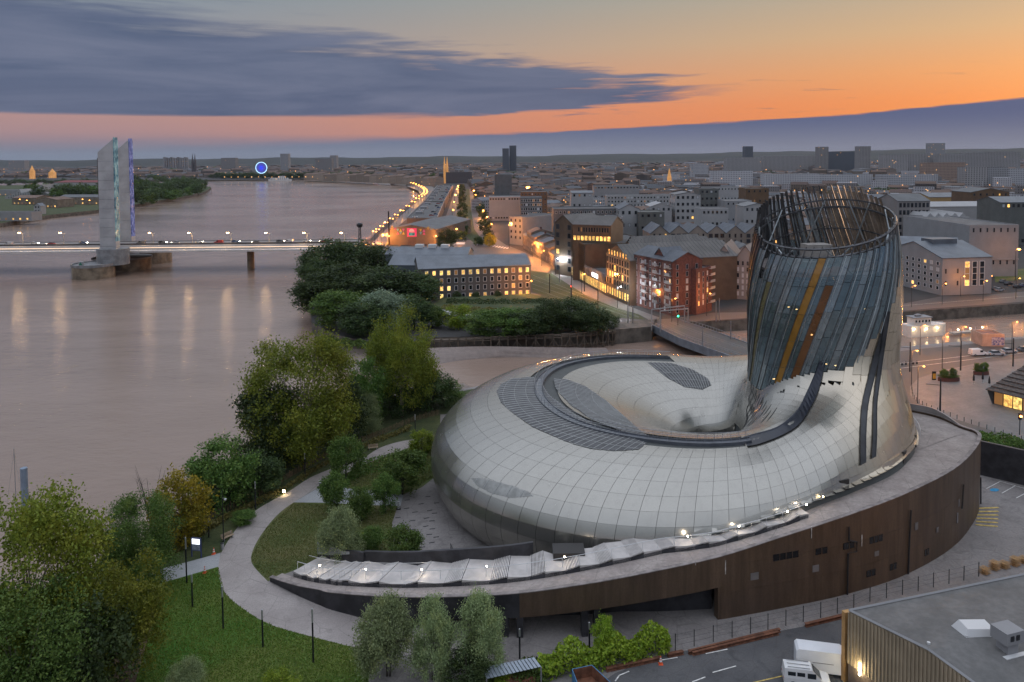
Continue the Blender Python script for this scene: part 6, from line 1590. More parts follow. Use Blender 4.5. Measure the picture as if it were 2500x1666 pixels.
def wins(bt, W, D, face, cols, rows, x0, x1, z0, z1, ww, wh, lit=0.05, fr='g', pat=None, shut=0.0, name='window'):
 """a grid of windows on face F (front), L, R; x0..x1 and z0..z1 are the centres of the outer columns and the sills of the outer rows"""
 for r in range(rows):
  for c in range(cols):
   u = x0 + (x1 - x0) * (c / (cols - 1) if cols > 1 else 0.5); z = z0 + (z1 - z0) * (r / (rows - 1) if rows > 1 else 0)
   if pat: g_ = pat[rows - 1 - r][c % len(pat[0])]
   else:
    q = WR.random(); g_ = 'L' if q < lit * 0.6 else 'm' if q < lit * 1.4 else 'p' if q > 1 - shut else 'd'
   if g_ == '.': continue
   loc, rz = ((u, -0.012, z), 0) if face == 'F' else ((-0.012, u, z), -PI / 2) if face == 'L' else ((W + 0.012, u, z), PI / 2)
   put(name, M_WIN[fr + g_], bt, loc, (0, 0, rz), (ww, 1, wh))
FOOT = []
def block(name, label, A, B, D, h, wall, roofm, roof='flat', rise=2.0, over=0.25, group=None, cat='building', z0=0.0, par=0.5, side=True):
 A, B = Vector(A), Vector(B); d = B - A; W = hypot(d.x, d.y); rz = atan2(d.y, d.x)
 bt = thing(name, label, cat, (A.x, A.y, z0), rz, group)
 FOOT.append(((A.x + B.x) / 2 - sin(rz) * D / 2, (A.y + B.y) / 2 + cos(rz) * D / 2, max(W, D) / 2))
 mb = MB()
 def poly(pts, y0, y1):
  n = len(pts); vs = [(x, y0, z) for x, z in pts] + [(x, y1, z) for x, z in pts]
  mb.mesh(vs, [tuple(range(n)), tuple(range(2 * n - 1, n - 1, -1))] + [((i + 1) % n, i, n + i, n + (i + 1) % n) for i in range(n)])
 rb = MB(); t_ = 0.28
 if roof == 'flat':
  mb.bb(0, W, 0, D, 0, h); mb.build('wall', wall, bt, local=True)
  rb.bb(0.3, W - 0.3, 0.3, D - 0.3, h - 0.1, h + 0.06); rb.build('roof', roofm, bt, local=True)
  pm = MB()
  for a in ((0, W, 0, 0.3), (0, W, D - 0.3, D), (0, 0.3, 0.31, D - 0.31), (W - 0.3, W, 0.31, D - 0.31)): pm.bb(*a, h + 0.003, h + par)
  pm.build('parapet', wall, bt, local=True)
 elif roof == 'gable':                      # ridge along x, gable ends left and right
  mb.mesh([(0, 0, 0), (W, 0, 0), (W, D, 0), (0, D, 0), (0, 0, h), (W, 0, h), (W, D, h), (0, D, h), (0, D / 2, h + rise), (W, D / 2, h + rise)], [(3, 2, 1, 0), (0, 1, 5, 4), (2, 3, 7, 6), (1, 2, 6, 9, 5), (3, 0, 4, 8, 7)]); mb.build('wall', wall, bt, local=True)
  o = over; k = rise / (D / 2)
  for s_ in (0, 1):
   ya, yb = (-o, D / 2) if not s_ else (D + o, D / 2); za = h - k * o
   rb = MB(); rb.mesh([(-o, ya, za), (W + o, ya, za), (W + o, yb, h + rise), (-o, yb, h + rise), (-o, ya, za + t_), (W + o, ya, za + t_), (W + o, yb, h + rise + t_), (-o, yb, h + rise + t_)], [(3, 2, 1, 0), (4, 5, 6, 7), (0, 1, 5, 4), (1, 2, 6, 5), (2, 3, 7, 6), (3, 0, 4, 7)] if not s_ else [(0, 1, 2, 3), (7, 6, 5, 4), (4, 5, 1, 0), (5, 6, 2, 1), (6, 7, 3, 2), (7, 4, 0, 3)]); rb.build('roof', roofm, bt, local=True)
 elif roof == 'gabley':                     # ridge runs away from the front: the gable faces front
  mb.mesh([(0, 0, 0), (W, 0, 0), (W, D, 0), (0, D, 0), (0, 0, h), (W, 0, h), (W, D, h), (0, D, h), (W / 2, 0, h + rise), (W / 2, D, h + rise)], [(3, 2, 1, 0), (0, 1, 5, 8, 4), (1, 2, 6, 5), (2, 3, 7, 9, 6), (3, 0, 4, 7)]); mb.build('wall', wall, bt, local=True)
  k = rise / (W / 2); o = over
  for s_ in (0, 1):
   xa = -o if not s_ else W + o; za = h - k * o
   rb = MB(); rb.mesh([(xa, -o, za), (W / 2, -o, h + rise), (W / 2, D + o, h + rise), (xa, D + o, za), (xa, -o, za + t_), (W / 2, -o, h + rise + t_), (W / 2, D + o, h + rise + t_), (xa, D + o, za + t_)], [(3, 2, 1, 0), (4, 5, 6, 7), (0, 1, 5, 4), (1, 2, 6, 5), (2, 3, 7, 6), (3, 0, 4, 7)] if not s_ else [(0, 1, 2, 3), (7, 6, 5, 4), (4, 5, 1, 0), (5, 6, 2, 1), (6, 7, 3, 2), (7, 4, 0, 3)]); rb.build('roof', roofm, bt, local=True)
 return bt, W
def PD(px, d):
 """ground place at column px and distance d"""
 return G(px, 386 + FPX * CAMH / d * 1.0) if False else Vector((AT(px, 700, d).x * 0 + (ray(px, 386 + 57 * FPX / d).x / ray(px, 386 + 57 * FPX / d).y) * d, d, 0))
def ph(px, py, d): return AT(px, py, d).z
M_ZINC = mat('zinc_roof', (0.119, 0.134, 0.155), 0.45, 0.4, var=0.15, scale=0.2)
M_SLATE = mat('slate_roof', (0.075, 0.086, 0.105), 0.55, 0.1, var=0.2, scale=0.3, rnd=0.15)
M_OFF = mat('office_grey', (0.092, 0.088, 0.082), 0.8, var=0.10, scale=0.1)
M_SEAM = mat('seam_cladding', (0.128, 0.150, 0.165), 0.5, 0.4, var=0.15, scale=0.2)
M_BRONZE = mat('bronze_cladding', (0.102, 0.076, 0.055), 0.5, 0.3, var=0.2, scale=0.15)
M_BRONZD = mat('bronze_roof', (0.084, 0.076, 0.071), 0.5, 0.3, var=0.2, scale=0.15)
M_BRICK = mat("red_brick", (0.105, 0.042, 0.034), 0.85, var=0.25, scale=1.2)
M_BEIGE = mat('beige_render', (0.229, 0.188, 0.158), 0.85, var=0.08, scale=0.15, rnd=0.06)
M_GREIGE = mat('greige_render', (0.213, 0.198, 0.193), 0.85, var=0.08, scale=0.15)
M_WHITE = mat('white_render', (0.298, 0.298, 0.302), 0.8, var=0.06, scale=0.1, rnd=0.05)
M_LGREY = mat('light_grey_panel', (0.239, 0.239, 0.245), 0.75, var=0.07, scale=0.2)
M_DGREY = mat('dark_grey_cladding', (0.10, 0.105, 0.11), 0.7, var=0.15, scale=0.2)
M_MGREY = mat('grey_green_render', (0.105, 0.110, 0.105), 0.8, var=0.12, scale=0.2)
M_STONE = mat('old_stone', (0.174, 0.142, 0.112), 0.9, var=0.25, scale=0.25, rnd=0.12)
M_TILE = mat('clay_tile_roof', (0.133, 0.087, 0.066), 0.85, var=0.3, scale=0.25, rnd=0.18)
M_BROWN = mat('brown_cladding', (0.112, 0.066, 0.035), 0.7, var=0.15, scale=0.2)
M_FLATR = mat('gravel_roof', (0.098, 0.098, 0.100), 0.9, var=0.2, scale=0.2, rnd=0.2)
M_TRANS = mat('pavilion_glass', (0.06, 0.075, 0.085), 0.12, 0.2, var=0.2, scale=0.3)
# 1 the grey office with rows of windows, and two wings behind it
A, B = G(1023, 737), G(1296, 724); h = ZTOP(B, 648)
b1, W = block('office_building', 'grey four-storey office with a row of lit windows under a zinc roof', A, B, 20, h, M_OFF, M_ZINC, 'gable', 3.6)
wins(b1, W, 20, 'F', 15, 4, 3.2, W - 1.4, 0.7, h - 2.75, 1.45, 2.0, fr='w', pat=['YLYYmLYYmYYYmLY', 'ddmddddddddddmd', 'YdLYddddddddLdd', 'YmYdmdLdLddLYLL'])
wins(b1, W, 20, 'R', 4, 4, 3, 17, 0.7, h - 2.75, 1.4, 2.0, 0.2, 'w')
for nm, lb, d, x0, x1, yt, rs in (('office_wing', 'seam-clad office wing with a zinc pitched roof behind the lit windows', 318, 950, 1130, 648, 3.4), ('office_wing', 'rear office wing with rooftop plant facing the tram junction', 342, 942, 1142, 622, 2.6)):
 bt, W = block(nm, lb, PD(x0, d), PD(x1, d - 5), 15, ph(x0, yt, d), M_SEAM, M_ZINC, 'gable', rs, group='office wings')
 wins(bt, W, 15, 'F', 3, 3, 3, 7, 2, ph(x0, yt, d) - 4, 1.2, 2.4, 0, 'd'); wins(bt, W, 15, 'L', 3, 3, 3, 12, 2, ph(x0, yt, d) - 4, 1.2, 2.4, 0, 'd')
 for k in range(3 if d > 330 else 0): mb = MB(); mb.box((14 + k * 6, 7.5, ph(x0, yt, d) + 3.1), (3.6, 3, 1.6)); mb.build('roof_unit', M_FRW, bt, local=True)
# 2 round glass pavilion with a planted roof
arc = [G(*p) for p in ((1062, 774), (1120, 788), (1200, 797), (1280, 799), (1356, 792))]; arcs = [Vector(p) for p in crom([tuple(p) for p in arc], 5)]; zt = 2.2
pv = thing('glass_pavilion', 'low curved glass pavilion with a planted roof below the office', 'pavilion', arcs[0])
mb = MB(); back = [G(1350, 745), G(1290, 735), G(1080, 745), G(1060, 760)]
mb.prism([(p.x, p.y) for p in arcs] + [(p.x, p.y) for p in back], zt + 0.5, zt + 0.75); mb.build('planted_roof', M_ROUGH, pv)
for i in range(len(arcs) - 1):
 a, b_ = arcs[i], arcs[i + 1]; d = (b_ - a); n = Vector((d.y, -d.x, 0)).normalized()
 mb = MB(); mb.mesh([a + n * .5 + Vector((0, 0, zt)), b_ + n * .5 + Vector((0, 0, zt)), b_ + n * .5 + Vector((0, 0, zt + 0.95)), a + n * .5 + Vector((0, 0, zt + 0.95)), a - n * .8 + Vector((0, 0, zt)), b_ - n * .8 + Vector((0, 0, zt)), b_ - n * .8 + Vector((0, 0, zt + 0.95)), a - n * .8 + Vector((0, 0, zt + 0.95))], [(0, 1, 2, 3), (3, 2, 6, 7), (0, 4, 5, 1), (4, 7, 6, 5)]); mb.build('fascia', M_FRW, pv)
 mb = MB(); mb.mesh([a, b_, b_ + Vector((0, 0, zt)), a + Vector((0, 0, zt))], [(0, 1, 2, 3)]); mb.build('glass_pane', M_TRANS, pv)
 mb = MB(); mb.box(a + Vector((0, 0, zt / 2)) + n * 0.1, (0.15, 0.15, zt)); mb.build('mullion', M_FRG, pv)
for q_, n_, m_ in (([(1080, 770), (1150, 778), (1210, 780)], 2200, L_BRUSH), ([(1215, 785), (1280, 785), (1340, 778)], 2600, L_GREEN), ([(1090, 755), (1200, 757), (1330, 755)], 2600, L_DARK)): tag(hedge('roof_planting', q_, 9, 1.1, n_, m_, 'meadow planting on the pavilion roof', 0.35, None, 2.6), kind='stuff')
# 3 the bronze gabled complex along the tram street
def strip_lights(bt, W, z, n, w_, h_, face='F', D=0, key='dY', x0=0.6):
 wins(bt, W, D, face, n, 1, x0 + w_ / 2, (W if face == 'F' else D) - x0 - w_ / 2, z, z, w_, h_, fr='d', pat=['YYYLYYY'])
def seams(bt, W, D, h, rise):
 mb = MB(); y = 0.5
 while y < D:
  for s_ in (0, 1): x0, x1 = (0, W / 2) if not s_ else (W, W / 2); mb.ptube([(x0, y, h + 0.33), (x1, y, h + rise + 0.33)], 0.09, 4)
  y += 1.7
 tag(mb.build('roof_seams', M_DGREY, bt, local=True), kind='stuff')
P1, P2, P3, P4 = G(1371, 662), G(1429, 693), G(1481, 721), G(1537, 747)
hh = ZTOP(P1, 578); bt, W = block('bronze_office', 'tall slatted bronze office at the far end of the tram street', P1, P2, 34, hh, M_BRONZE, M_FLATR); strip_lights(bt, W, 0.6, 14, 2.0, 4.2)
wins(bt, W, 34, 'F', 22, 3, 1.2, W - 1.2, 6.2, hh - 3.4, 0.8, 2.6, 0.0, 'd'); wins(bt, W, 34, 'L', 3, 5, 3, 31, 1.5, hh - 3.4, 5, 2.8, 0.06, 'd')
for k in range(int(W / 1.6)): mb = MB(); mb.bb(0.4 + k * 1.6, 0.56 + k * 1.6, -0.5, -0.02, 5.2, hh + 0.3); mb.build('slat', M_BRONZE, bt, local=True)
bt2, W2 = block('bronze_office', 'low lit bronze office front with the bright sign over its door', P2, P3, 30, ZTOP(P2, 655) * 0.98, M_BRONZE, M_FLATR); strip_lights(bt2, W2, 0.5, 14, 1.7, 4.0)
mb = MB(); mb.bb(W2 * 0.40, W2 * 0.66, -0.7, -0.45, 5.4, 7.0); mb.build('lit_sign', emat('white_sign', (0.9, 0.93, 1.0), 3.0), bt2, local=True)
wins(bt2, W2, 30, 'F', 10, 1, 1.5, W2 - 1.5, 5.3, 5.3, 1.1, 2.4, 0.0, 'd', name='window')
for k in range(int(W2 / 1.8)): mb = MB(); mb.bb(0.5 + k * 1.8, 0.68 + k * 1.8, -0.4, -0.02, 4.6, ZTOP(P2, 655) + 1.6); mb.build('slat', M_FRG, bt2, local=True)
h3 = ZTOP(P3, 620); bt, W = block('bronze_shed', 'gabled bronze office with a lit glass gable on the tram street', P3, P4, 46, h3, M_BRONZE, M_BRONZD, 'gabley', 5.0, group='gabled bronze offices'); strip_lights(bt, W, 1.0, 9, 1.9, 3.4); seams(bt, W, 46, h3, 5.0)
wins(bt, W, 46, 'F', 9, 4, 1.5, W - 1.5, 5.6, h3 - 3.0, 1.5, 2.5, 0.15, 'd'); wins(bt, W, 46, 'F', 7, 1, 3.2, W - 3.2, h3 + 0.2, h3 + .2, 1.3, 2.2, 1.4, 'd')
dv = (P4 - P3).normalized(); nv = Vector((-dv.y, dv.x, 0))
for k, (f, o, hk, lb) in enumerate(((-0.75, 14, -1.0, 'second'), (-1.35, 20, -1.5, 'third'), (-1.9, 26, -1.8, 'fourth'))):
 a = P3 + dv * (f * 22) + nv * o; bt, W = block('bronze_shed', lb + ' gabled bronze office behind the lit terrace, counted from the red brick block', a, a + dv * 13, 42 - 4 * k, h3 + hk, M_BRONZE, M_BRONZD, 'gabley', 4.4, group='gabled bronze offices'); seams(bt, W, 42 - 4 * k, h3 + hk, 4.4)
 wins(bt, W, 60, 'F', 6, 3, 1.4, W - 1.4, 6, h3 + hk - 2.6, 1.3, 2.2, 0.25, 'd'); wins(bt, W, 60, 'F', 4, 1, 4, W - 4, h3 + hk, h3 + hk, 1.1, 2.0, 1.2, 'd')
d = 352; hB = ph(1400, 549, d); bt, W = block('bronze_office', 'bronze penthouse block with a row of dark windows above an orange-lit terrace', PD(1399, d), PD(1492, d - 8), 18, hB, M_BRONZE, M_BRONZD, 'gable', 3.6)
wins(bt, W, 18, 'F', 12, 1, 3, W - 1.5, hB - 3.2, hB - 3.2, 0.75, 2.2, 0.02, 'd'); wins(bt, W, 18, 'F', 10, 1, 1, W - 1, hB - 7.2, hB - 7.2, 1.6, 2.4, 1.0, 'd', pat=['LLLLLLLLLL'])
bt, W = block('bronze_office', 'twin-gabled bronze end block facing the avenue junction', PD(1355, 372), PD(1398, 362), 20, ph(1360, 545, 370), M_BRONZE, M_BRONZD, 'gabley', 4.0); wins(bt, W, 20, 'F', 2, 6, 2.2, W - 2.2, 2, ph(1360, 545, 370) - 3, 2.6, 2.6, 0.05, 'd')
# 4 red brick apartments
A, B = G(1548, 744), G(1642, 773); h = ZTOP(B, 640)
bt, W = block('brick_apartments', 'red brick apartment block with slate gables beside the swing bridge', A, B, 13, h, M_BRICK, M_SLATE, 'gable', 3.0)
wins(bt, W, 13, 'F', 8, 7, 1.6, W - 1.6, 1.0, h - 3.0, 1.0, 1.9, 0.05, 'g', shut=0.25); wins(bt, W, 13, 'R', 3, 7, 2, 10.5, 1.0, h - 3.0, 1.1, 1.9, 0.12, 'g', shut=0.2)
for r in range(6):
 for c in (0.32, 0.62, 0.93):
  mb = MB(); mb.bb(W * c - 1.6, W * c + 1.4, -1.1, -0.02, 3.3 + r * 2.75, 3.45 + r * 2.75); bl = mb.build('balcony', M_LGREY, bt, local=True); mb = MB(); mb.bb(W * c - 1.6, W * c + 1.4, -1.12, -1.06, 3.46 + r * 2.75, 4.4 + r * 2.75); mb.build('balcony_rail', M_FRG, bl, local=True)
C = G(1697, 770); E = G(1738, 758); bt, W = block('brick_apartments', 'lower red brick wing with stacked corner balconies', C + Vector((0.4, 0.2, 0)), E, 12, h * 0.82, M_BRICK, M_FLATR); wins(bt, W, 12, 'F', 3, 6, 1.8, W - 3.5, 3, h * .82 - 2.6, 1.0, 1.8, 0.12, 'g', shut=0.3)
for r in range(6): mb = MB(); mb.bb(W - 2.6, W + 0.8, -0.9, 1.5, 3.2 + r * 2.5, 3.35 + r * 2.5); bl = mb.build('balcony', M_LGREY, bt, local=True); mb = MB(); mb.bb(W - 2.6, W + 0.8, -0.93, -0.88, 3.36 + r * 2.5, 4.2 + r * 2.5); mb.build('balcony_rail', M_LGREY, bl, local=True)
bt, W = block('brick_apartments', 'raised red brick gable in the middle of the brick block', (A * 0.52 + B * 0.48) + Vector((1.4, 0.8, 0)), (A * 0.30 + B * 0.70) + Vector((1.4, .8, 0)), 9, h + 1.2, M_BRICK, M_SLATE, 'gabley', 2.6)
bt, W = block('utility_building', 'small pale concrete house between the bronze and brick blocks', G(1538, 738), G(1552, 744), 6, ZTOP(G(1538, 738), 695), M_LGREY, M_FLATR)
# 5 beige saw-tooth terrace, pink walls in front
for k in range(6):
 d = 398 + k * 4; x0 = 1588 + k * 46; bt, W = block('gabled_townhouse', ('first', 'second', 'third', 'fourth', 'fifth', 'sixth')[k] + ' beige gabled house of the saw-tooth terrace, counted from the bronze roofs', PD(x0, d), PD(x0 + 46, d), 24, ph(x0, 571, d), M_BEIGE, M_SLATE, 'gabley', 4.2, group='beige saw-tooth terrace')
 wins(bt, W, 24, 'F', 3, 3, 2, W - 2, 6.0, ph(x0, 571, d) - 2.2, 1.0 + 1.2 * (k % 2), 2.2, 0.06, 'd')
for k in range(4):
 d = 345 + k * 3; x0 = 1640 + k * 52; bt, W = block('pink_outbuilding', ('first', 'second', 'third', 'fourth')[k] + ' low pink concrete shed below the saw-tooth terrace', PD(x0, d), PD(x0 + 51, d), 16, ph(x0, 612, d), mat('pink_concrete', (0.36, 0.26, 0.225), 0.85, var=0.1, scale=0.2), M_FLATR, 'gabley', 2.6, group='pink sheds below the terrace'); wins(bt, W, 16, 'F', 2, 3, 3, W - 3, 3, ph(x0, 612, d) - 3, 1.2, 2, 0.03, 'd')
# 6 greige apartments with two gables left of the tower
for k in range(2):
 A, B = G(1742 + k * 52, 727 + k * 3), G(1792 + k * 52, 730 + k * 4); h = ZTOP(A, 632); bt, W = block('greige_apartments', ('left', 'right')[k] + ' gabled half of the greige apartments with white shutters', A, B, 26, h, M_GREIGE, M_SLATE, 'gabley', 5.2, group='greige gabled apartments')
 wins(bt, W, 26, 'F', 4, 6, 1.2, W - 1.2, 1.4, h - 2.6, 0.95, 1.9, 0.02, 'g', shut=0.45)
# 7 white corner building and its neighbours at the avenue
A, B = G(1244, 596), G(1275, 600); h = ZTOP(A, 530); bt, W = block('white_block', 'white corner block with a street lamp at its foot by the tram junction', A, B, 70, h, M_LGREY, M_FLATR)
wins(bt, W, 70, 'L', 16, 5, 3, 66, 1.2, h - 2.8, 2.6, 1.7, 0.03, 'w'); wins(bt, W, 46, 'F', 3, 4, 2, W - 2, 4, h - 2.8, 1.4, 1.8, 0.03, 'd')
def bd(name, label, x0, x1, d, yt, D, wall, roofm, roof='flat', rise=2.0, cols=0, rows=0, ww=1.2, wh=1.6, lit=0.05, fr='g', group=None, shut=0.1, skew=0.0, left=0, zlo=2.0):
 h = ph((x0 + x1) / 2, yt, d); bt, W = block(name, label, PD(x0, d + skew), PD(x1, d - skew), D, h, wall, roofm, roof, rise, group=group)
 if cols: wins(bt, W, D, 'F', cols, rows, W * 0.5 / cols + 0.3, W - W * 0.5 / cols - 0.3, zlo, max(zlo + 0.1, h - wh - 0.8), ww, wh, lit, fr, shut=shut)
 if left: wins(bt, W, D, 'L', left, rows, D * 0.5 / left, D - D * .5 / left, zlo, max(zlo + .1, h - wh - .8), ww, wh, lit, fr, shut=shut)
 return bt, W
MID = 'mid-town blocks'
bd('glass_block', 'narrow glass and concrete tower behind the white corner block', 1271, 1324, 565, 484, 22, M_DGREY, M_FLATR, cols=9, rows=8, ww=1.5, wh=2.0, lit=0.12, fr='w')
bd('white_block', 'white flat block with big square windows right of the glass tower', 1290, 1337, 545, 527, 20, M_WHITE, M_FLATR, cols=5, rows=4, ww=1.6, wh=1.8, fr='d')
bd('brown_block', 'tan slab block rising behind the glass tower', 1272, 1336, 660, 470, 20, M_BROWN, M_ZINC, cols=8, rows=6)
bd('white_block', 'long low white roofed block behind the corner building', 1194, 1275, 690, 482, 22, M_WHITE, M_ZINC, cols=12, rows=2, ww=1.8)
bd('dark_block', 'long dark grey flat block behind the bronze offices', 1352, 1518, 455, 512, 22, M_DGREY, M_FLATR, cols=16, rows=5, lit=0.06, fr='w')
bd('white_block', 'white low block with a lit corner beside the dark flat block', 1484, 1522, 430, 532, 16, M_WHITE, M_FLATR, cols=3, rows=3, ww=2.0, lit=0.1, fr='d')
bd('white_tower', 'tall white apartment tower with loggias above the saw-tooth terrace', 1648, 1710, 505, 476, 18, M_WHITE, M_ZINC, 'gabley', 1.6, 5, 7, 1.6, 1.9, 0.06, 'd', left=3)
bd('grey_tower', 'grey-green apartment tower right behind the white tower', 1708, 1754, 540, 463, 18, M_MGREY, M_FLATR, cols=4, rows=7, ww=1.6, fr='d')
bd('white_slab', 'long white slab block with a grid of balconies', 1482, 1690, 735, 478, 16, M_WHITE, M_FLATR, cols=26, rows=5, ww=2.0, wh=2.0, lit=0.05, fr='w')
bd('white_house', 'white cube house with a lit loggia and blue-grey roof', 1395, 1448, 610, 472, 16, M_WHITE, M_ZINC, 'gable', 1.5, 4, 4, 1.5, 1.9, 0.15, 'd')
bd('white_house', 'white gabled house with a slate roof left of the grey cube', 1512, 1562, 440, 512, 22, M_WHITE, M_SLATE, 'gabley', 3.0, 3, 4, 1.4, 2.0, 0.03, 'd', left=4)
bd('grey_house', 'grey-green cube house with dark balconies', 1560, 1622, 432, 520, 18, M_MGREY, M_MGREY, cols=4, rows=4, ww=1.4, fr='d', left=3)
bd('white_house', 'white house with a pale folded roof behind the grey cube', 1588, 1640, 500, 505, 20, M_WHITE, M_WHITE, 'gabley', 2.4, 4, 3, 1.4, 1.8, 0.05, 'd')
bd('white_block', 'white block with two warm windows right of the tall tower', 1712, 1778, 455, 512, 18, M_WHITE, M_FLATR, cols=6, rows=4, lit=0.15, fr='d')
bd('grey_block', 'grey metal-roofed block behind the two warm windows', 1770, 1835, 520, 492, 22, M_LGREY, M_ZINC, cols=5, rows=3)
bd('white_house', 'white gabled house beside the rim of the glass tower', 1816, 1880, 462, 505, 18, M_WHITE, M_ZINC, 'gabley', 2.0, 5, 4, 1.2, 1.8, 0.1, 'd')
bd('brown_house', 'brown clad cube block standing above the white houses', 1820, 1876, 560, 462, 18, M_BROWN, M_FLATR, cols=4, rows=5, lit=0.05, fr='d')
bd('white_slab', 'pale blue terraced block behind the cube houses', 1720, 1830, 800, 458, 16, M_WHITE, M_FLATR, cols=14, rows=3, ww=2.0, wh=1.8, fr='w')
bd('dark_tower', 'dark windowless silo block beside the avenue', 1208, 1250, 900, 428, 30, M_DGREY, M_FLATR)
bd('white_slab', 'white terrace of flats with small roof boxes', 1450, 1560, 860, 455, 16, M_LGREY, M_ZINC, cols=14, rows=3, ww=1.8, fr='d')
# old stone row beside the tram street
q0, q1 = G(1277, 606), G(1353, 652); dv = (q1 - q0) / 7
for k in range(7):
 a = q0 + dv * k; h = 8.6 + 1.6 * ((k * 5) % 3) - (2.2 if k > 3 else 0); bt, W = block('stone_house', ('first', 'second', 'third', 'fourth', 'fifth', 'sixth', 'last')[k] + ' old stone terrace house walking from the corner block to the bronze office', a, a + dv * 0.995, 13, h, M_STONE, M_TILE if k % 2 else M_SLATE, 'gable', 2.2, group='old stone terrace on the tram street')
 wins(bt, W, 13, 'F', 3, 2, 2, W - 2, 1.0, h - 3.2, 1.1, 2.1, 0.08, 'g'); mb = MB(); mb.bb(W - 1.2, W - 0.4, 6, 7, h + 1, h + 3.6); mb.build('chimney', M_BRICK, bt, local=True)
# right of the tower
A, B = G(2299, 722), G(2420, 717); h = ZTOP(A, 632); bt, W = block('grey_apartments', 'pale grey apartment block with a lit stair front beside the quay road', A, B, 34, h, M_LGREY, M_ZINC, 'gable', 5.0)
wins(bt, W, 34, 'F', 2, 2, 1.6, 7.0, h * 0.25, h * 0.58, 0.9, 2.2, 0.0, 'g'); wins(bt, W, 34, 'F', 3, 4, W * 0.5, W * 0.80, 3.5, h - 4.0, 2.4, 2.6, 0.2, 'w', pat=['Ldd', 'mdd', 'mdd', 'Ldd'])
wins(bt, W, 34, 'L', 9, 5, 2.5, 32, 2.0, h - 3.0, 1.7, 1.5, 0.08, 'w', shut=0.25)
mb = MB(); mb.bb(6, W - 5, 13.5, 20.5, h + 4.0, h + 6.2); mb.build('roof_monitor', M_ZINC, bt, local=True)
A2 = G(2214, 702); bt, W = block('grey_apartments', 'rear pale grey block with a zinc roof, half hidden by the glass tower', PD(2150, 352), PD(2345, 340), 24, ph(2250, 612, 346), M_LGREY, M_ZINC, 'gable', 5.0)
bd('lattice_block', 'eight-storey block with a pale lattice of dark tall windows', 2190, 2268, 425, 492, 24, M_GREIGE, M_DGREY, 'gable', 3.5, 8, 7, 1.5, 2.6, 0.02, 'd', shut=0, zlo=3)
bt, W = bd('car_park_block', 'white building with a folded roof over a warm-lit open car park', 2264, 2364, 405, 532, 40, M_WHITE, M_ZINC, cols=12, rows=5, ww=2.0, wh=1.9, lit=0.5, fr='w', zlo=1)
for k in range(5): mb = MB(); mb.mesh([(k * W / 5, 2, ph(2310, 532, 405) + .1), ((k + 1) * W / 5, 2, ph(2310, 532, 405) + .1), ((k + .5) * W / 5, 2, ph(2310, 532, 405) + 2.4), (k * W / 5, 38, ph(2310, 532, 405) + .1), ((k + 1) * W / 5, 38, ph(2310, 532, 405) + .1), ((k + .5) * W / 5, 38, ph(2310, 532, 405) + 2.4)], [(0, 1, 2), (5, 4, 3), (1, 4, 5, 2), (0, 2, 5, 3)]); mb.build('roof_fold', M_WHITE, bt, local=True)
bt, W = bd('concrete_depot', 'massive pale concrete depot with two rows of small windows', 2364, 2484, 352, 552, 60, M_LGREY, M_FLATR, cols=7, rows=2, ww=0.9, wh=2.2, lit=0, fr='g', zlo=5.5)
mb = MB(); mb.bb(W * .33, W * .45, -0.05, 0.5, 0.1, 5.0); mb.build('door', M_BLACKG, bt, local=True); mb = MB(); mb.bb(-0.2, W + .2, -0.25, -0.02, 7.6, 8.3); mb.build('string_course', M_LGREY, bt, local=True)
bd('brown_house', 'tan gabled hall with a dark roof at the right edge of the docks', 2368, 2462, 590, 470, 26, M_BROWN, M_DGREY, 'gabley', 3.0, 6, 4, 1.4, 1.8, 0.1, 'd')
bd('grey_house', 'grey saw-tooth hall at the right edge with two lamps', 2440, 2540, 470, 495, 24, M_MGREY, M_ZINC, 'gable', 3.0, 8, 2, 1.8, 2.2, 0.1, 'd')
bd('white_slab', 'white low hall with a pale folded roof behind the car park', 2270, 2420, 520, 505, 30, M_WHITE, M_WHITE, 'gable', 2.5)
bd('ochre_hall', 'ochre-lit long hall between the lattice block and the tan hall', 2268, 2368, 640, 482, 30, mat('ochre_wall', (0.34, 0.22, 0.09), 0.8, var=0.1), M_ZINC, 'gable', 3.0)
# ------------------------------------------------------------------ quay hangars with parking on the roof
M_HANG = mat('hangar_wall', (0.111, 0.092, 0.078), 0.85, var=0.15, scale=0.1)
A, B = G(948, 598), G(1065, 600); h = ZTOP(A, 560); bt, W = block('quay_hangar', 'quayside hangar with painted stars and a pink poster on its end wall', A, B, 85, h, M_HANG, M_DGREY, 'gabley', 2.8, group='quay hangars')
fx = lambda px: (px - 948) / 117 * W; fz = lambda py: h * (598 - py) / 38
mb = MB(); mb.bb(fx(995), fx(1018), -0.3, -0.02, fz(577), fz(557)); pz = mb.build('poster', mat('poster_pink', (0.55, 0.03, 0.16), 0.6, var=0, emit=(0.9, 0.10, 0.30), estr=0.22), bt, local=True)
mb = MB(); mb.bb(fx(999), fx(1014), -0.4, -0.31, fz(575), fz(567)); mb.build('poster_wave', mat('poster_teal', (0.03, 0.30, 0.36), 0.6, var=0.5, scale=0.5), pz, local=True)
mb = MB(); mb.lathe([(fx(1013) - fx(1006.5), 0), (fx(1013) - fx(1006.5), 0.08)], (0, 0, 0), 16); mb.v = [(fx(1006.5) + a, -0.42 + c * 0, fz(565) + b_) if False else (fx(1006.5) + a, -0.33 - c, fz(565) + max(b_, 0)) for a, b_, c in mb.v]; mb.build('poster_sun', M_FRW, pz, local=True)
mb = MB(); mb.bb(fx(996), fx(1017), -0.1, -0.02, 0.1, fz(580)); mb.build('door', mat('hangar_door', (0.10, 0.07, 0.06), 0.7, var=0.1), bt, local=True)
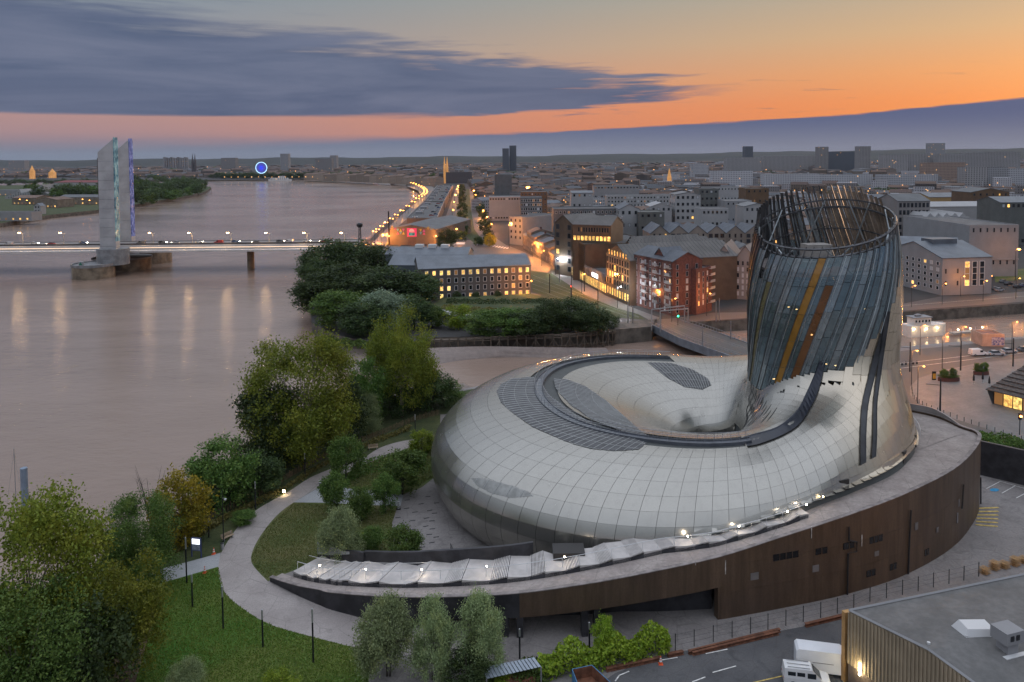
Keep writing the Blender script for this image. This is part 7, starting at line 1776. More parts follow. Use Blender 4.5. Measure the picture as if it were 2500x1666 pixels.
for k, (x, y, c) in enumerate(((972, 562, (0.10, 0.30, 0.5)), (979, 562, (0.35, 0.30, 0.05)), (986, 562, (0.30, 0.05, 0.35)), (972, 569, (0.40, 0.06, 0.22)), (979, 569, (0.08, 0.25, 0.42)), (986, 569, (0.35, 0.28, 0.05)), (1028, 562, (0.36, 0.28, 0.05)), (1036, 562, (0.28, 0.06, 0.34)), (1028, 569, (0.08, 0.26, 0.42)), (1036, 569, (0.38, 0.06, 0.2)), (958, 557, (0.3, .22, .05)), (966, 557, (.25, .05, .3)), (1046, 557, (.3, .24, .05)), (1054, 557, (.08, .2, .36)))):
 mb = MB(); cx_, cz = fx(x), fz(y) ; r_ = 0.95; s_ = 1 if k % 2 else -1; mb.mesh([(cx_ - r_, -0.05, cz - r_ * s_), (cx_ + r_, -0.05, cz - r_ * s_), (cx_, -0.05, cz + r_ * s_)], [(0, 1, 2) if s_ > 0 else (2, 1, 0)]); mb.build('painted_triangle', mat(f'mural_{k}', c, 0.7, var=0), bt, local=True)
for d0, d1, xa0, xa1, xb0, xb1, lb in ((608, 830, 994, 1068, 1035, 1084, 'near'), (845, 1080, 1036, 1085, 1055, 1097, 'middle'), (1095, 1345, 1056, 1098, 1068, 1106, 'far')):
 a, b_, c, e = PD(xa0, d0), PD(xa1, d0), PD(xb1, d1), PD(xb0, d1)
 t_ = thing('quay_hangar', lb + ' long quay hangar with cars parked on its flat roof', 'building', a, group='quay hangars'); mb = MB(); mb.prism([(p.x, p.y) for p in (a, b_, c, e)], 0, 9.5); mb.build('wall', M_HANG, t_)
 mb = MB(); mb.prism([(p.x * .97 + (a.x + c.x) / 2 * .03, p.y) for p in (a, b_, c, e)], 9.503, 9.6); mb.build('roof', M_FLATR, t_)
 for q0, q1 in ((a, e), (b_, c)): mb = MB(); dd = q1 - q0; mb.box((q0 + q1) / 2 + Vector((0, 0, 10.1)), (dd.length, 0.5, 1.1), atan2(dd.y, dd.x)); mb.build('parapet', M_LGREY, t_)
 n = 16 if d0 < 700 else 10
 for k in range(n):
  f = (k + 0.5) / n; l, r = a.lerp(e, f), b_.lerp(c, f); q = l.lerp(r, (0.25, 0.72, 0.8)[k % 3] + 0.05 * ((k * 7) % 3)); key = ck[(k * 5) % 6]
  if k % 4 != 3: car('car', key, COLS[key], (q.x, q.y, 9.62), 0.1 + 0.05 * (k % 3), ('1st','2nd','3rd','4th','5th','6th','7th','8th','9th','10th','11th','12th','13th','14th','15th','16th')[k] + f' bay along the {lb} hangar roof, {key} parked car', 'cars parked on the hangar roofs')
 for k in range(3): q = a.lerp(e, 0.2 + 0.3 * k).lerp(b_.lerp(c, 0.2 + 0.3 * k), 0.3); mb = MB(); mb.box((q.x, q.y, 10.8), (6, 9, 2.4)); mb.build('stair_head', M_FRG, t_)
p = G(950, 600); mb = MB(); mb.lathe([(0.7, 0), (0.45, ZTOP(p, 516))], p, 8); mb.solo('quay_chimney', M_POST, 'thin dark chimney mast at the corner of the poster hangar', 'chimney', base=p)
# ================================================================== streets, lock, docks, service yard
for nm, z_, m_, px in (
 ('road', .020, M_ROAD, [(900, 600), (1068, 601), (1080, 588), (1190, 586), (1240, 600), (1290, 620), (1371, 660), (1343, 668), (1290, 660), (1200, 628), (1060, 614), (940, 618)]),
 ('road', .024, M_ROAD, [(1068, 598), (1083, 544), (1102, 491), (1114, 456), (1121, 456), (1119, 491), (1120, 530), (1132, 598)]),
 ('tram_lawn', .028, M_TRAM, [(1133, 575), (1134, 514), (1137, 462), (1146, 462), (1150, 514), (1158, 560), (1183, 594), (1158, 594)]),
 ('road', .024, M_ROAD, [(1158, 560), (1150, 514), (1146, 462), (1152, 462), (1166, 514), (1200, 575), (1238, 600), (1184, 598)]),
 ('quay_promenade', .012, M_PAVE, [(900, 602), (953, 550), (1014, 496), (1028, 480), (1021, 466), (992, 454), (1050, 452), (1062, 462), (1055, 480), (1030, 506), (995, 534), (948, 572), (946, 600)]),
 ('pavement', .020, M_PAVE, [(1343, 656), (1371, 664), (1481, 723), (1540, 750), (1610, 776), (1600, 790), (1560, 768), (1504, 752), (1428, 720), (1343, 666)]),
 ('tram_lawn', .018, M_TRAM, [(1290, 660), (1343, 666), (1428, 720), (1504, 752), (1560, 768), (1578, 781), (1453, 772), (1384, 741), (1300, 712)]),
 ('road', .020, M_ROAD, [(1290, 712), (1384, 742), (1453, 773), (1578, 782), (1640, 778), (1740, 764), (1860, 762), (1860, 774), (1640, 790), (1560, 800), (1500, 800), (1430, 786), (1360, 757), (1290, 724)]),
 ('road', .020, M_ROAD, [(2060, 748), (2205, 742), (2298, 724), (2420, 719), (2700, 696), (2700, 722), (2205, 759), (2060, 768)]),
 ('road', .020, M_ROAD, [(2100, 868), (2205, 857), (2700, 806), (2700, 856), (2400, 885), (2300, 905), (2240, 925), (2100, 945)]),
 ('road', .024, M_ROAD, [(2180, 925), (2240, 925), (2222, 945), (2222, 965), (2245, 985), (2320, 1020), (2450, 1060), (2700, 1135), (2700, 1170), (2430, 1078), (2300, 1032), (2190, 985)]),
 ('plaza', .020, M_PAVE, [(2240, 925), (2400, 885), (2700, 856), (2700, 1135), (2450, 1060), (2320, 1020), (2245, 985), (2222, 965), (2222, 945)]),
 ('lawn', .016, M_LAWN2, [(2426, 662), (2700, 640), (2700, 662), (2430, 690)])):
 gsheet(nm, px, z_, m_)
M_LINE = mat('road_paint', (0.62, 0.61, 0.58), 0.7, var=0.25, scale=2); M_YEL = mat('yellow_paint', (0.50, 0.36, 0.10), 0.7, var=0.3, scale=2)
def line(px, w_, m_=M_LINE, z=0.04, name='road_marking'):
 a, b_ = G(*px[0]), G(*px[1]); d = b_ - a; mb = MB(); mb.box((a + b_) / 2 + Vector((0, 0, z)), (d.length, w_, 0.008), atan2(d.y, d.x)); tag(mb.build(name, m_), kind='structure')
for q in ([(1723, 1597), (1776, 1586)], [(1740, 1643), (1797, 1627)], [(1690, 1666), (1722, 1654)], [(1502, 1664), (1512, 1650)], [(1512, 1650), (1536, 1640)], [(1560, 1622), (1654, 1606)]): line(q, 0.14)
line([(1838, 1668), (1925, 1648)], 0.16, M_YEL)
for k in range(6): f = k / 5; line([(2386 - 4 * f, 1242 + 40 * f), (2438 - 2 * f, 1240 + 46 * f)], 0.42, M_YEL)
for q in ([(2408, 1194), (2442, 1176)], [(2446, 1205), (2478, 1187)], [(2481, 1217), (2520, 1196)], [(2442, 1176), (2510, 1196)]): line(q, 0.13)
mb = MB(); p = G(2428, 1197); mb.lathe([(0.75, 0), (0.75, 0.008)], p + Vector((0, 0, 0.04)), 16, 1.2, 0.7, 0.4); tag(mb.build('road_marking', mat('blue_paint', (0.03, 0.25, 0.45), 0.7, var=0.3, scale=4)), kind='structure')
for k in range(9): f = k / 8; line([(1085 + 46 * f, 597), (1087 + 46 * f, 592)], 1.6)
for k in range(7): f = k / 6; line([(1196 + 40 * f, 602 + 6 * f), (1202 + 40 * f, 599 + 6 * f)], 1.2)
for x0, y0, x1, y1 in ((1300, 672, 1560, 774), (1300, 682, 1560, 776), (1300, 694, 1540, 776), (1300, 704, 1500, 774)): line([(x0, y0), (x1, y1)], 0.12, M_LGREY, 0.05, 'tram_rail')
for x0, y0, x1, y1 in ((2100, 900, 2600, 842), (2100, 912, 2600, 850), (2060, 758, 2600, 716)): line([(x0, y0), (x1, y1)], 0.16, M_LINE, 0.05)
# ------------------------------------------------------------------ street lamps
M_SOD = emat('orange_lantern', (1.0, 0.40, 0.07), 14.0); M_COOL = emat('cool_lantern', (0.85, 0.92, 1.0), 14.0)
OR, CO = (1.0, 0.33, 0.06), (0.9, 0.95, 1.0)
def lamp(p, h, label, group=None, e=0.0, c=OR, r=0.4, arm=1.2, name='street_lamp'):
 t_ = thing(name, label, 'street lamp', p, group=group)
 mb = MB(); mb.tube(p, p + Vector((0, 0, h)), max(0.09, r * 0.22), 0.07, 6); mb.tube(p + Vector((0, 0, h)), p + Vector((arm, -0.2, h + 0.25)), 0.06, n=5); mb.build('pole', M_POST, t_)
 mb = MB(); mb.lathe([(r * 0.5, -r * 0.3), (r, 0), (r * 0.5, r * 0.4)], p + Vector((arm, -0.2, h + 0.1)), 8); mb.build('lantern', emat('far_lantern', (1.0, 0.5, 0.14), 3.5) if e < 0 else M_SOD if c is OR else M_COOL, t_)
 if e > 0: light(p + Vector((arm, -0.4, h - 0.45 - r * 0.4)), e * 5.0, c, 0.35, t_)
 return t_
lamp(G(1243, 606), ZTOP(G(1243, 606), 546), 'tall orange lamp at the foot of the white corner block', e=6500, r=0.9)
lamp(G(1111, 592), 9, 'orange lamp on the avenue crossing nearest the tram junction', e=1300, r=0.7)
for k, (x, y) in enumerate(((1105, 560), (1104, 535), (1106, 512), (1110, 492), (1114, 476), (1117, 466))): lamp(G(x, y), 8.5, 'orange lamp in the row along the west carriageway of the avenue', 'avenue lamps, west row', e=(3800, 4500, 0, 9000, 0, 12000)[k], r=0.6 + 0.12 * k)
for k, (x, y) in enumerate(((1196, 572), (1186, 552), (1177, 534), (1170, 518), (1164, 503), (1159, 490), (1155, 478))): lamp(G(x, y), 7.5, 'orange lamp in the glowing row along the east carriageway of the avenue', 'avenue lamps, east row', e=(5200, 6500, 7000, 0, 9000, 0, 12000)[k], r=0.6 + 0.1 * k)
for k, (x, y, c, e) in enumerate(((1356, 672, CO, 1200), (1508, 752, CO, 1200), (1596, 762, OR, 450), (1420, 716, OR, 2400), (1322, 650, OR, 2600), (1300, 628, OR, 3600), (1290, 735, OR, 1500), (1640, 786, OR, 450), (1725, 772, OR, 450), (1835, 770, OR, 1500))):
 lamp(G(x, y), 8, ('cool white lamp at the far corner of the bronze office', 'cool white lamp between bronze and brick blocks', 'orange lamp glowing on the brick corner passage', 'orange lamp on the pavement before the lit bronze front', 'orange lamp before the old stone terrace', 'orange lamp between the stone terrace and the junction', 'orange lamp beside the tram lawn under the office', 'orange lamp at the head of the lock bridge', 'orange lamp on the lock road below the brick wing', 'orange lamp on the lock road beside the glass tower')[k], e=e, c=c, r=0.32)
qp = crom([(908, 594), (955, 552), (1014, 500), (1034, 482), (1026, 468), (1000, 455)], 9)
for k, q in enumerate(qp[::2]):
 for o in (0, 7): lamp(G(q[0] + o, q[1] + o * 0.15), 8, 'orange lamp in the double row along the curved river quay', 'river quay lamps', e=5200 if (o == 0 and k % 3 == 0) else 0, r=0.5 + 0.03 * k)
for k in range(26):
 x = 960 - k * 16.5; lamp(G(x, 440.5 - 0.12 * (k % 3), 0.0), 9, 'warm lamp in the far row along the old town embankment', 'embankment lamps', e=-1, r=1.3 + 0.4 * (k % 2))
lamp(PD(2478, 340), 14, 'tall orange flood lamp in front of the concrete depot', e=500, r=0.8)
lamp(G(2345, 724), 8, 'orange lamp at the lit stair front of the grey apartments', e=130, r=0.3); lamp(G(2412, 716), 7, 'orange lamp at the right corner of the grey apartments', e=130, r=0.3)
for k, x in enumerate((2225, 2300, 2400, 2480)): lamp(G(x, 752 - (x - 2205) * 0.08), 8, 'orange lamp on the far dock road', 'dock road lamps', e=500 if k < 3 else 0, r=0.3)
for k, (x, y) in enumerate(((2246, 868), (2345, 872), (2225, 940), (2470, 858), (2300, 900), (2240, 985))): lamp(G(x, y), 8.5, ('orange lamp between the houseboat and the dock road', 'orange lamp beside the white van on the dock road', 'orange lamp at the bend of the plaza road', 'orange lamp behind the parked silver cars', 'orange lamp in front of the planter', 'orange lamp where the plaza road meets the deck parapet')[k], e=480, r=0.24)
lamp(PD(1287, 950), 20, 'very bright orange flood lamp over the yard behind the tan slab', e=16000, r=2.6)
for k, (x, y) in enumerate(((932, 600), (946, 603), (1060, 603))): lamp(G(x, y), 7, ('orange lamp at the bridge ramp nearest the river', 'orange lamp beside the chimney mast', 'orange lamp at the right corner of the poster hangar')[k], e=2600, r=0.5)
# ------------------------------------------------------------------ timber trestle on the creek
M_TIMB = mat('old_timber', (0.105, 0.080, 0.060), 0.95, var=0.35, scale=0.8)
tr = thing('timber_trestle', 'old timber trestle walkway along the creek wall', 'trestle', G(1060, 838, -4)); tl = [G(x, y, 0.3) for x, y in ((1050, 828), (1140, 826), (1240, 822), (1350, 818), (1440, 812), (1500, 806))]; tl = [Vector(p) - Vector((0, 3.0, 0)) for p in crom([tuple(p) for p in tl], 5)]
for i in range(len(tl) - 1):
 a, b_ = tl[i], tl[i + 1]
 mb = MB(); mb.tube((a.x, a.y, -5.5), (a.x, a.y, 0.9), 0.24, n=6); mb.build('post', M_TIMB, tr)
 for s_, (p, q) in enumerate((((a.x, a.y - .2, -4.6), (b_.x, b_.y - .2, -0.4)), ((b_.x, b_.y - .25, -4.6), (a.x, a.y - .25, -0.4)))):
  if (i + s_) % 2 == 0: mb = MB(); mb.tube(p, q, 0.13, n=5); mb.build('brace', M_TIMB, tr)
 for z_ in (0.1, 1.1, -2.6): mb = MB(); mb.tube((a.x, a.y, z_), (b_.x, b_.y, z_ + random.uniform(-.15, .15)), 0.15, n=5); mb.build('beam', M_TIMB, tr)
 d = b_ - a; mb = MB(); mb.box((a + b_) / 2 + Vector((0, 1.2, 0.15)), (d.length, 2.0, 0.18), atan2(d.y, d.x)); mb.build('walk_board', M_TIMB, tr)
mb = MB(); mb.prism([(p.x, p.y) for p in (G(1500, 812), G(1592, 804), G(1600, 785), G(1500, 795))], -6, 0.9); mb.solo('stone_abutment', M_BANK, 'weathered stone abutment between the trestle and the lock bridge', 'wall')
# ------------------------------------------------------------------ lock bridge
M_GIRD = mat('girder_blue', (0.17, 0.19, 0.22), 0.5, 0.3, var=0.15)
lb_ = [G(1590, 798), G(1660, 832), G(1745, 862), G(1845, 897)]; rb_ = [G(1662, 788), G(1722, 808), G(1785, 830), G(1870, 860)]
br = thing('lock_bridge', 'road and tram bridge over the lock running behind the glass tower', 'bridge', lb_[0])
mb = MB(); n = 4; vs = [tuple(p + Vector((0, 0, 0.7))) for p in lb_] + [tuple(p + Vector((0, 0, 0.7))) for p in rb_] + [tuple(p + Vector((0, 0, 0.1))) for p in lb_] + [tuple(p + Vector((0, 0, 0.1))) for p in rb_]
mb.mesh(vs, [(i, i + 1, n + i + 1, n + i) for i in range(3)] + [(2 * n + i, 3 * n + i, 3 * n + i + 1, 2 * n + i + 1) for i in range(3)] + [(i, 2 * n + i, 2 * n + i + 1, i + 1) for i in range(3)]); mb.build('deck', M_ROAD, br)
for ed, nm in ((lb_, 'girder'), (rb_, 'girder')):
 for i in range(3): a, b_ = ed[i], ed[i + 1]; d = b_ - a; mb = MB(); mb.box((a + b_) / 2 + Vector((0, -0.4 if ed is lb_ else 0.4, -0.3)), (d.length, 0.4, 2.4), atan2(d.y, d.x)); mb.build(nm, M_GIRD, br)
 pts = crom([tuple(p) for p in ed], 9)
 for p in pts: mb = MB(); mb.box((p[0], p[1], 1.3), (0.1, 0.1, 1.2)); mb.build('rail_post', M_LGREY, br)
 mb = MB(); mb.ptube([(p[0], p[1], 1.9) for p in pts], 0.07, 5); mb.build('handrail', M_LGREY, br)
for f in (0.2, 0.3, 0.6, 0.7): mb = MB(); mb.ptube([tuple(l.lerp(r, f) + Vector((0, 0, 0.72))) for l, r in zip(lb_, rb_)], 0.05, 4); mb.build('tram_rail', M_LGREY, br)
for k, (x0, y0, yt0, x1, y1, yt1) in enumerate(((1591, 807, 756, 1671, 794, 747), (1612, 812, 760, 1680, 787, 754))):
 a, b_ = G(x0, y0), G(x1, y1); za, zb = ZTOP(a, yt0), ZTOP(b_, yt1); t_ = thing('gantry', ('near', 'far')[k] + ' white steel portal over the head of the lock bridge', 'gantry', a, group='bridge portals'); mb = MB(); mb.box(a + Vector((0, 0, za / 2)), (0.3, 0.3, za)); mb.build('leg', M_LGREY, t_); mb = MB(); mb.box(b_ + Vector((0, 0, zb / 2)), (0.3, 0.3, zb)); mb.build('leg', M_LGREY, t_)
 mb = MB(); mb.tube(a + Vector((0, 0, za)), b_ + Vector((0, 0, zb)), 0.2, n=4); mb.build('beam', M_LGREY, t_)
M_MAST = mat('mast_grey', (0.20, 0.20, 0.21), 0.5, 0.3, var=0.1)
for k, (x, y, yt) in enumerate(((1715, 850, 792), (1784, 834, 784), (1533, 795, 732), (1545, 796, 748), (1342, 716, 670), (1395, 735, 668), (1460, 762, 688), (1427, 712, 652), (1366, 690, 650), (1748, 785, 736), (1756, 784, 728), (2221, 908, 835), (2345, 905, 832), (2473, 895, 826), (2295, 1004, 925))):
 p = G(x, y); h = ZTOP(p, yt); t_ = thing('tram_mast', ('dark mast of the overhead line standing on the lock bridge', 'pale mast of the overhead line on the far lock bridge parapet', 'tall pale mast beside the bicycle racks', 'slim signal mast beside the bicycle racks', 'overhead line mast at the office end of the tram lawn', 'overhead line mast in the middle of the tram lawn', 'overhead line mast opposite the brick block', 'overhead line mast opposite the lit sign', 'overhead line mast before the bronze corner', 'left of two slim masts below the greige gables', 'right of two slim masts below the greige gables', 'dark mast on the dock road beside the tower edge', 'dark mast between planter and white van', 'dark mast beside the silver cars', 'tall dark mast on the plaza above the deck parapet')[k], 'mast', p, group='overhead line masts')
 mb = MB(); mb.lathe([(0.20, 0), (0.14, h)], p, 8); mb.build('pole', M_POST if k > 10 or k in (4, 5, 6, 7, 8) else M_MAST, t_)
 if k > 10: mb = MB(); mb.tube(p + Vector((0, 0, h * .8)), p + Vector((-3, 0.5, h * .82)), 0.06, n=4); mb.build('arm', M_POST, t_)
for x, y, c, lb in ((1655, 800, (0.02, 0.9, 0.35), 'green traffic light at the head of the lock bridge'), (1394, 722, (1.0, 0.05, 0.02), 'red traffic light on the tram lawn'), (2489, 1062, (0.9, 0.25, 0.05), 'traffic light on the plaza road by the green strip')):
 p = G(x, y); t_ = thing('traffic_light', lb, 'traffic light', p); mb = MB(); mb.lathe([(0.09, 0), (0.09, 3.4)], p, 6); mb.build('pole', M_POST, t_); mb = MB(); mb.box(p + Vector((0, 0, 3.8)), (0.5, 0.4, 1.3)); mb.build('head', M_POST, t_); mb = MB(); mb.lathe([(0.1, -0.2), (0.26, 0), (0.1, 0.2)], p + Vector((0, -0.3, 3.9)), 8); mb.build('lens', mat('lens_%d' % x, c, var=0, emit=c, estr=25), t_)
# ------------------------------------------------------------------ dock basin: houseboat, pontoon, quay
mb = MB(); mb.prism([(p.x, p.y) for p in (G(2080, 836), G(2205, 826), G(2700, 786), G(2700, 794), G(2205, 836), G(2080, 846))], -6, -2.6); mb.solo('dock_quay', M_CONC, 'narrow lit stone quay in the middle of the dock basin', 'quay')
hb0, hb1 = G(2221, 819, -3.2), G(2319, 813, -3.2); L = (hb1 - hb0).length; t_ = thing('houseboat', 'white houseboat with a wheelhouse and lit hull lamps in the dock', 'boat', hb0, atan2(hb1.y - hb0.y, hb1.x - hb0.x)); M_BOAT = mat('boat_white', (0.62, 0.60, 0.56), 0.5, var=0.08, scale=0.4)
mb = MB(); pr = [(0, 0.6), (0.6, 0), (L - 2.5, 0), (L, 2), (L - 2.5, 5), (0.6, 5), (0, 4.4)]; mb.prism(pr, -0.8, 3.0); mb.build('hull', M_BOAT, t_, local=True)
mb = MB(); mb.bb(2.2, 8.8, 0.8, 4.2, 3.0, 5.4); cb = mb.build('cabin', M_BOAT, t_, local=True); mb = MB(); mb.bb(1.9, 9.1, 0.5, 4.5, 5.4, 5.65); mb.build('cabin_roof', M_LGREY, cb, local=True)
for k in range(5): put('window', M_WIN['wd'], cb, (3 + k * 1.25, 0.78, 3.7), (0, 0, 0), (0.9, 1, 1.1))
mb = MB(); mb.tube((0.3, 0.4, 4.0), (L - 2.6, 0.2, 4.0), 0.05, n=4); mb.build('rail', M_FRW, t_, local=True)
for k in range(10): mb = MB(); mb.tube((0.4 + k * 1.2, 0.3, 3), (0.4 + k * 1.2, 0.3, 4), 0.04, n=4); mb.build('rail_post', M_FRW, t_, local=True)
mb = MB(); mb.lathe([(0.5, 0), (0.7, 0.5), (0.2, 0.9)], (5, 2.5, 5.65), 10, 2.2, 1); mb.build('covered_dinghy', M_LGREY, t_, local=True)
for x in (1.6, 6.2, 10.4): mb = MB(); mb.box((x, -0.12, 2.0), (0.35, 0.15, 0.25)); mb.build('hull_lamp', M_FLOORL, t_, local=True); q = hb0 + (hb1 - hb0).normalized() * x; light((q.x, q.y - 0.7, -1.4), 110, (1.0, 0.7, 0.35), 0.15)
t_ = thing('gangway', 'lit floating gangway leading along the dock to the houseboat', 'gangway', G(2322, 814, -3.4)); a, b_ = G(2322, 814, -3.0), G(2410, 806, -3.0); d = b_ - a; mb = MB(); mb.box((a + b_) / 2, (d.length, 2.0, 0.5), atan2(d.y, d.x)); mb.build('float', M_LGREY, t_)
for k in range(7): p = a.lerp(b_, k / 6); mb = MB(); mb.tube(p, p + Vector((0, 0, 1.4)), 0.05, n=4); mb.build('rail_post', M_FRW, t_)
for k in (1, 3, 5): p = a.lerp(b_, k / 6); mb = MB(); mb.box(p + Vector((0, -0.6, 1.2)), (0.3, 0.2, 0.25)); mb.build('lamp', M_FLOORL, t_); light(p + Vector((0, -1, 1.3)), 60, (1, .7, .35), 0.15)
a, b_ = G(2398, 846), G(2452, 846); bt, W = block('dock_kiosk', 'small flat-roofed kiosk with blue graffiti on the dock edge', a, b_, 6, 3.2, mat('kiosk_wall', (0.42, 0.30, 0.24), 0.8, var=0.15), mat('kiosk_roof', (0.28, 0.13, 0.09), 0.8, var=0.2)); mb = MB(); mb.bb(W * 0.42, W - 0.1, -0.04, -0.01, 0.3, 2.7)
mg_ = mat('graffiti', (0.08, 0.10, 0.28), 0.7, var=0.0, c2=(0.42, 0.40, 0.46, 1), scale=1.6, det=1.0); mb.build('graffiti_panel', mg_, bt, local=True)
DK = 'vehicles on the dock road'
car('van', 'white', COLS['white'], G(2388, 868), 0.08, 'white delivery van parked on the dock road', DK); car('car', 'silver', COLS['silver'], G(2432, 868), 0.08, 'silver car parked behind the white van', DK); car('car', 'silver', COLS['silver'], G(2463, 862), 0.08, 'silver car parked furthest from the white van', DK); car('car', 'grey', COLS['grey'], G(2502, 858), 0.08, 'grey car cut by the right edge on the dock road', DK)
for k, (x, y, key) in enumerate(((2432, 708, 'grey'), (2440, 711, 'silver'), (2462, 696, 'black'), (2484, 703, 'black'), (2450, 690, 'grey'), (2498, 700, 'blue'))): car('car', key, COLS[key], G(x, y), 0.5, key + ' car in the lot beside the grey apartments, ' + ('nearest the corner', 'next to the corner one', 'in the back row', 'by the road', 'at the back', 'at the right edge')[k], 'cars in the lot by the grey apartments')
for k, (x, y) in enumerate(((2207, 892), (2234, 890))):
 p = G(x, y); t_ = thing('motorbike', ('motorbike parked against the tower edge of the dock road', 'motorbike parked beside the first one on the dock road')[k], 'motorbike', p, 0.3, 'parked motorbikes')
 for s_ in (-0.65, 0.65): mb = MB(); mb.tube((s_, -0.06, 0.3), (s_, 0.06, 0.3), 0.3, n=12); mb.build('wheel', mat('tyre', (0.015,) * 3), t_, local=True)
 mb = MB(); mb.ptube([(-0.8, 0, 0.75), (-0.2, 0, 0.7), (0.25, 0, 0.85), (0.55, 0, 0.7)], [0.1, 0.16, 0.18, 0.08], 6); mb.build('body', M_LGREY, t_, local=True); mb = MB(); mb.tube((0.5, -0.35, 1.0), (0.5, 0.35, 1.0), 0.04, n=5); mb.tube((0.5, 0, 1.0), (0.65, 0, 0.3), 0.05, n=5); mb.build('handlebar', M_POST, t_, local=True)
# plaza: planters, closed parasols, sign, bollards, market pavilion
M_PLB = mat('planter_box', (0.09, 0.035, 0.028), 0.7, var=0.15)
for k, (x, y, w_) in enumerate(((2316, 930, 5.4), (2395, 915, 4.0))):
 p = G(x, y); t_ = thing('planter', ('long dark red planter with small trees on the plaza', 'dark planter box between the parasols and the van')[k], 'planter', p, group='plaza planters'); mb = MB(); mb.lathe([(w_ / 2, 0), (w_ / 2, 0.9)], p, 18, 1.0, 0.42); mb.build('box', M_PLB, t_); c_ = put('crown', KINDS['green'][0][0], t_, (0, 0, 0.8), scale=(w_, w_ * .45, 0.9))
 for s_ in (-1, 1): tree('green', p + Vector((s_ * w_ * 0.22, 0, 0.9)), 0, -1.9, ('left', 'right')[s_ > 0] + ' small tree in the ' + ('long red planter', 'planter by the parasols')[k], hm=2.3)
for k, (x, y) in enumerate(((2377, 938), (2399, 935), (2415, 945), (2434, 967), (2469, 980))):
 p = G(x, y); t_ = thing('closed_parasol', ('first', 'second', 'third', 'fourth', 'last')[k] + ' folded dark parasol on the plaza counted from the planter', 'parasol', p, group='folded parasols'); mb = MB(); mb.lathe([(0.35, 0), (0.35, 0.08), (0.04, 0.1), (0.04, 2.7)], p, 8); mb.build('pole', M_MAST, t_); mb = MB(); mb.lathe([(0.26, 0.9), (0.22, 1.8), (0.05, 2.65)], p, 8); mb.build('canopy', M_POST, t_)
p = G(2280, 928); t_ = thing('totem_sign', 'yellow and dark totem sign on the plaza', 'sign', p); mb = MB(); mb.box(p + Vector((0, 0, 1.1)), (0.9, 0.3, 2.2)); mb.build('case', M_POST, t_); mb = MB(); mb.box(p + Vector((0, -0.17, 1.0)), (0.75, 0.03, 1.3)); mb.build('panel', mat('totem_yellow', (0.50, 0.30, 0.03), 0.6, var=0.2), t_)
for k, q in enumerate(crom([(2226, 950), (2232, 975), (2262, 995), (2320, 1018), (2390, 1042), (2470, 1068), (2560, 1098)], 4)): p = G(*q); mb = MB(); mb.lathe([(0.06, 0), (0.06, 1.0)], p, 6); mb.solo('bollard', M_POST, 'slim dark bollard in the row edging the plaza road', 'bollard', 'plaza bollards', base=p)
e0, e1, e2 = G(2410, 952, 3.2), G(2545, 985, 3.2), G(2444, 884, 6.8); pv = thing('market_hall', 'market hall with a dark shingle roof and warm lit glass front', 'building', (e0.x, e0.y, 0)); dv = e1 - e0; dv.normalize(); nv = Vector((-dv.y, dv.x, 0)); Wd = 26
def mh(u, v, z): return Vector((e0.x, e0.y, 0)) + dv * u + nv * v + Vector((0, 0, z))
for r in range(9):
 v0, v1 = r * 1.35 - 0.3, (r + 1) * 1.35; z0, z1 = 3.2 + r * 0.66, 3.2 + (r + 1) * 0.66
 mb = MB(); mb.mesh([mh(-.2 + r * .45, v0, z0 + .18), mh(Wd, v0, z0 + .18), mh(Wd, v1, z1), mh(.25 + r * .45, v1, z1), mh(-.2 + r * .45, v0, z0), mh(Wd, v0, z0)], [(0, 1, 2, 3), (4, 5, 1, 0)]); mb.build('shingle_course', mat('shingle', (0.075, 0.062, 0.055), 0.85, var=0.4, scale=2.0, rnd=0.2), pv)
mb = MB(); mb.mesh([mh(0, 0, 3.1), mh(4.2, 12, 9.1), mh(4.2, 12, 0), mh(0.6, 1, 0)], [(0, 1, 2, 3)]); mb.build('end_wall', M_DGREY, pv)
for k in range(12):
 mb = MB(); a, b_ = mh(1 + k * 2, 1.2, 0.1), mh(2.8 + k * 2, 1.2, 0.1); mb.mesh([a, b_, b_ + Vector((0, 0, 2.8)), a + Vector((0, 0, 2.8))], [(0, 1, 2, 3)]); mb.build('lit_pane', (M_GLM, M_GLL, M_GLY)[k % 3], pv); mb = MB(); mb.box(mh(0.9 + k * 2, 1.15, 1.5), (0.14, 0.14, 3)); mb.build('mullion', M_FRD, pv)
# dark retaining wall
a, b_ = G(2394, 1160), G(2560, 1200); hw = ZTOP(a, 1078); d = b_ - a; mb = MB(); mb.box((a + b_) / 2 + Vector((0, 0.4, hw / 2)), (d.length, 0.6, hw), atan2(d.y, d.x)); rw = mb.solo('retaining_wall', M_DARKW, 'tall dark retaining wall beside the marked parking bays', 'wall')
gsheet('planting_bed', [(2394, 1100), (2394, 1060), (2560, 1095), (2700, 1130), (2700, 1160)], 0.03, M_ROUGH)
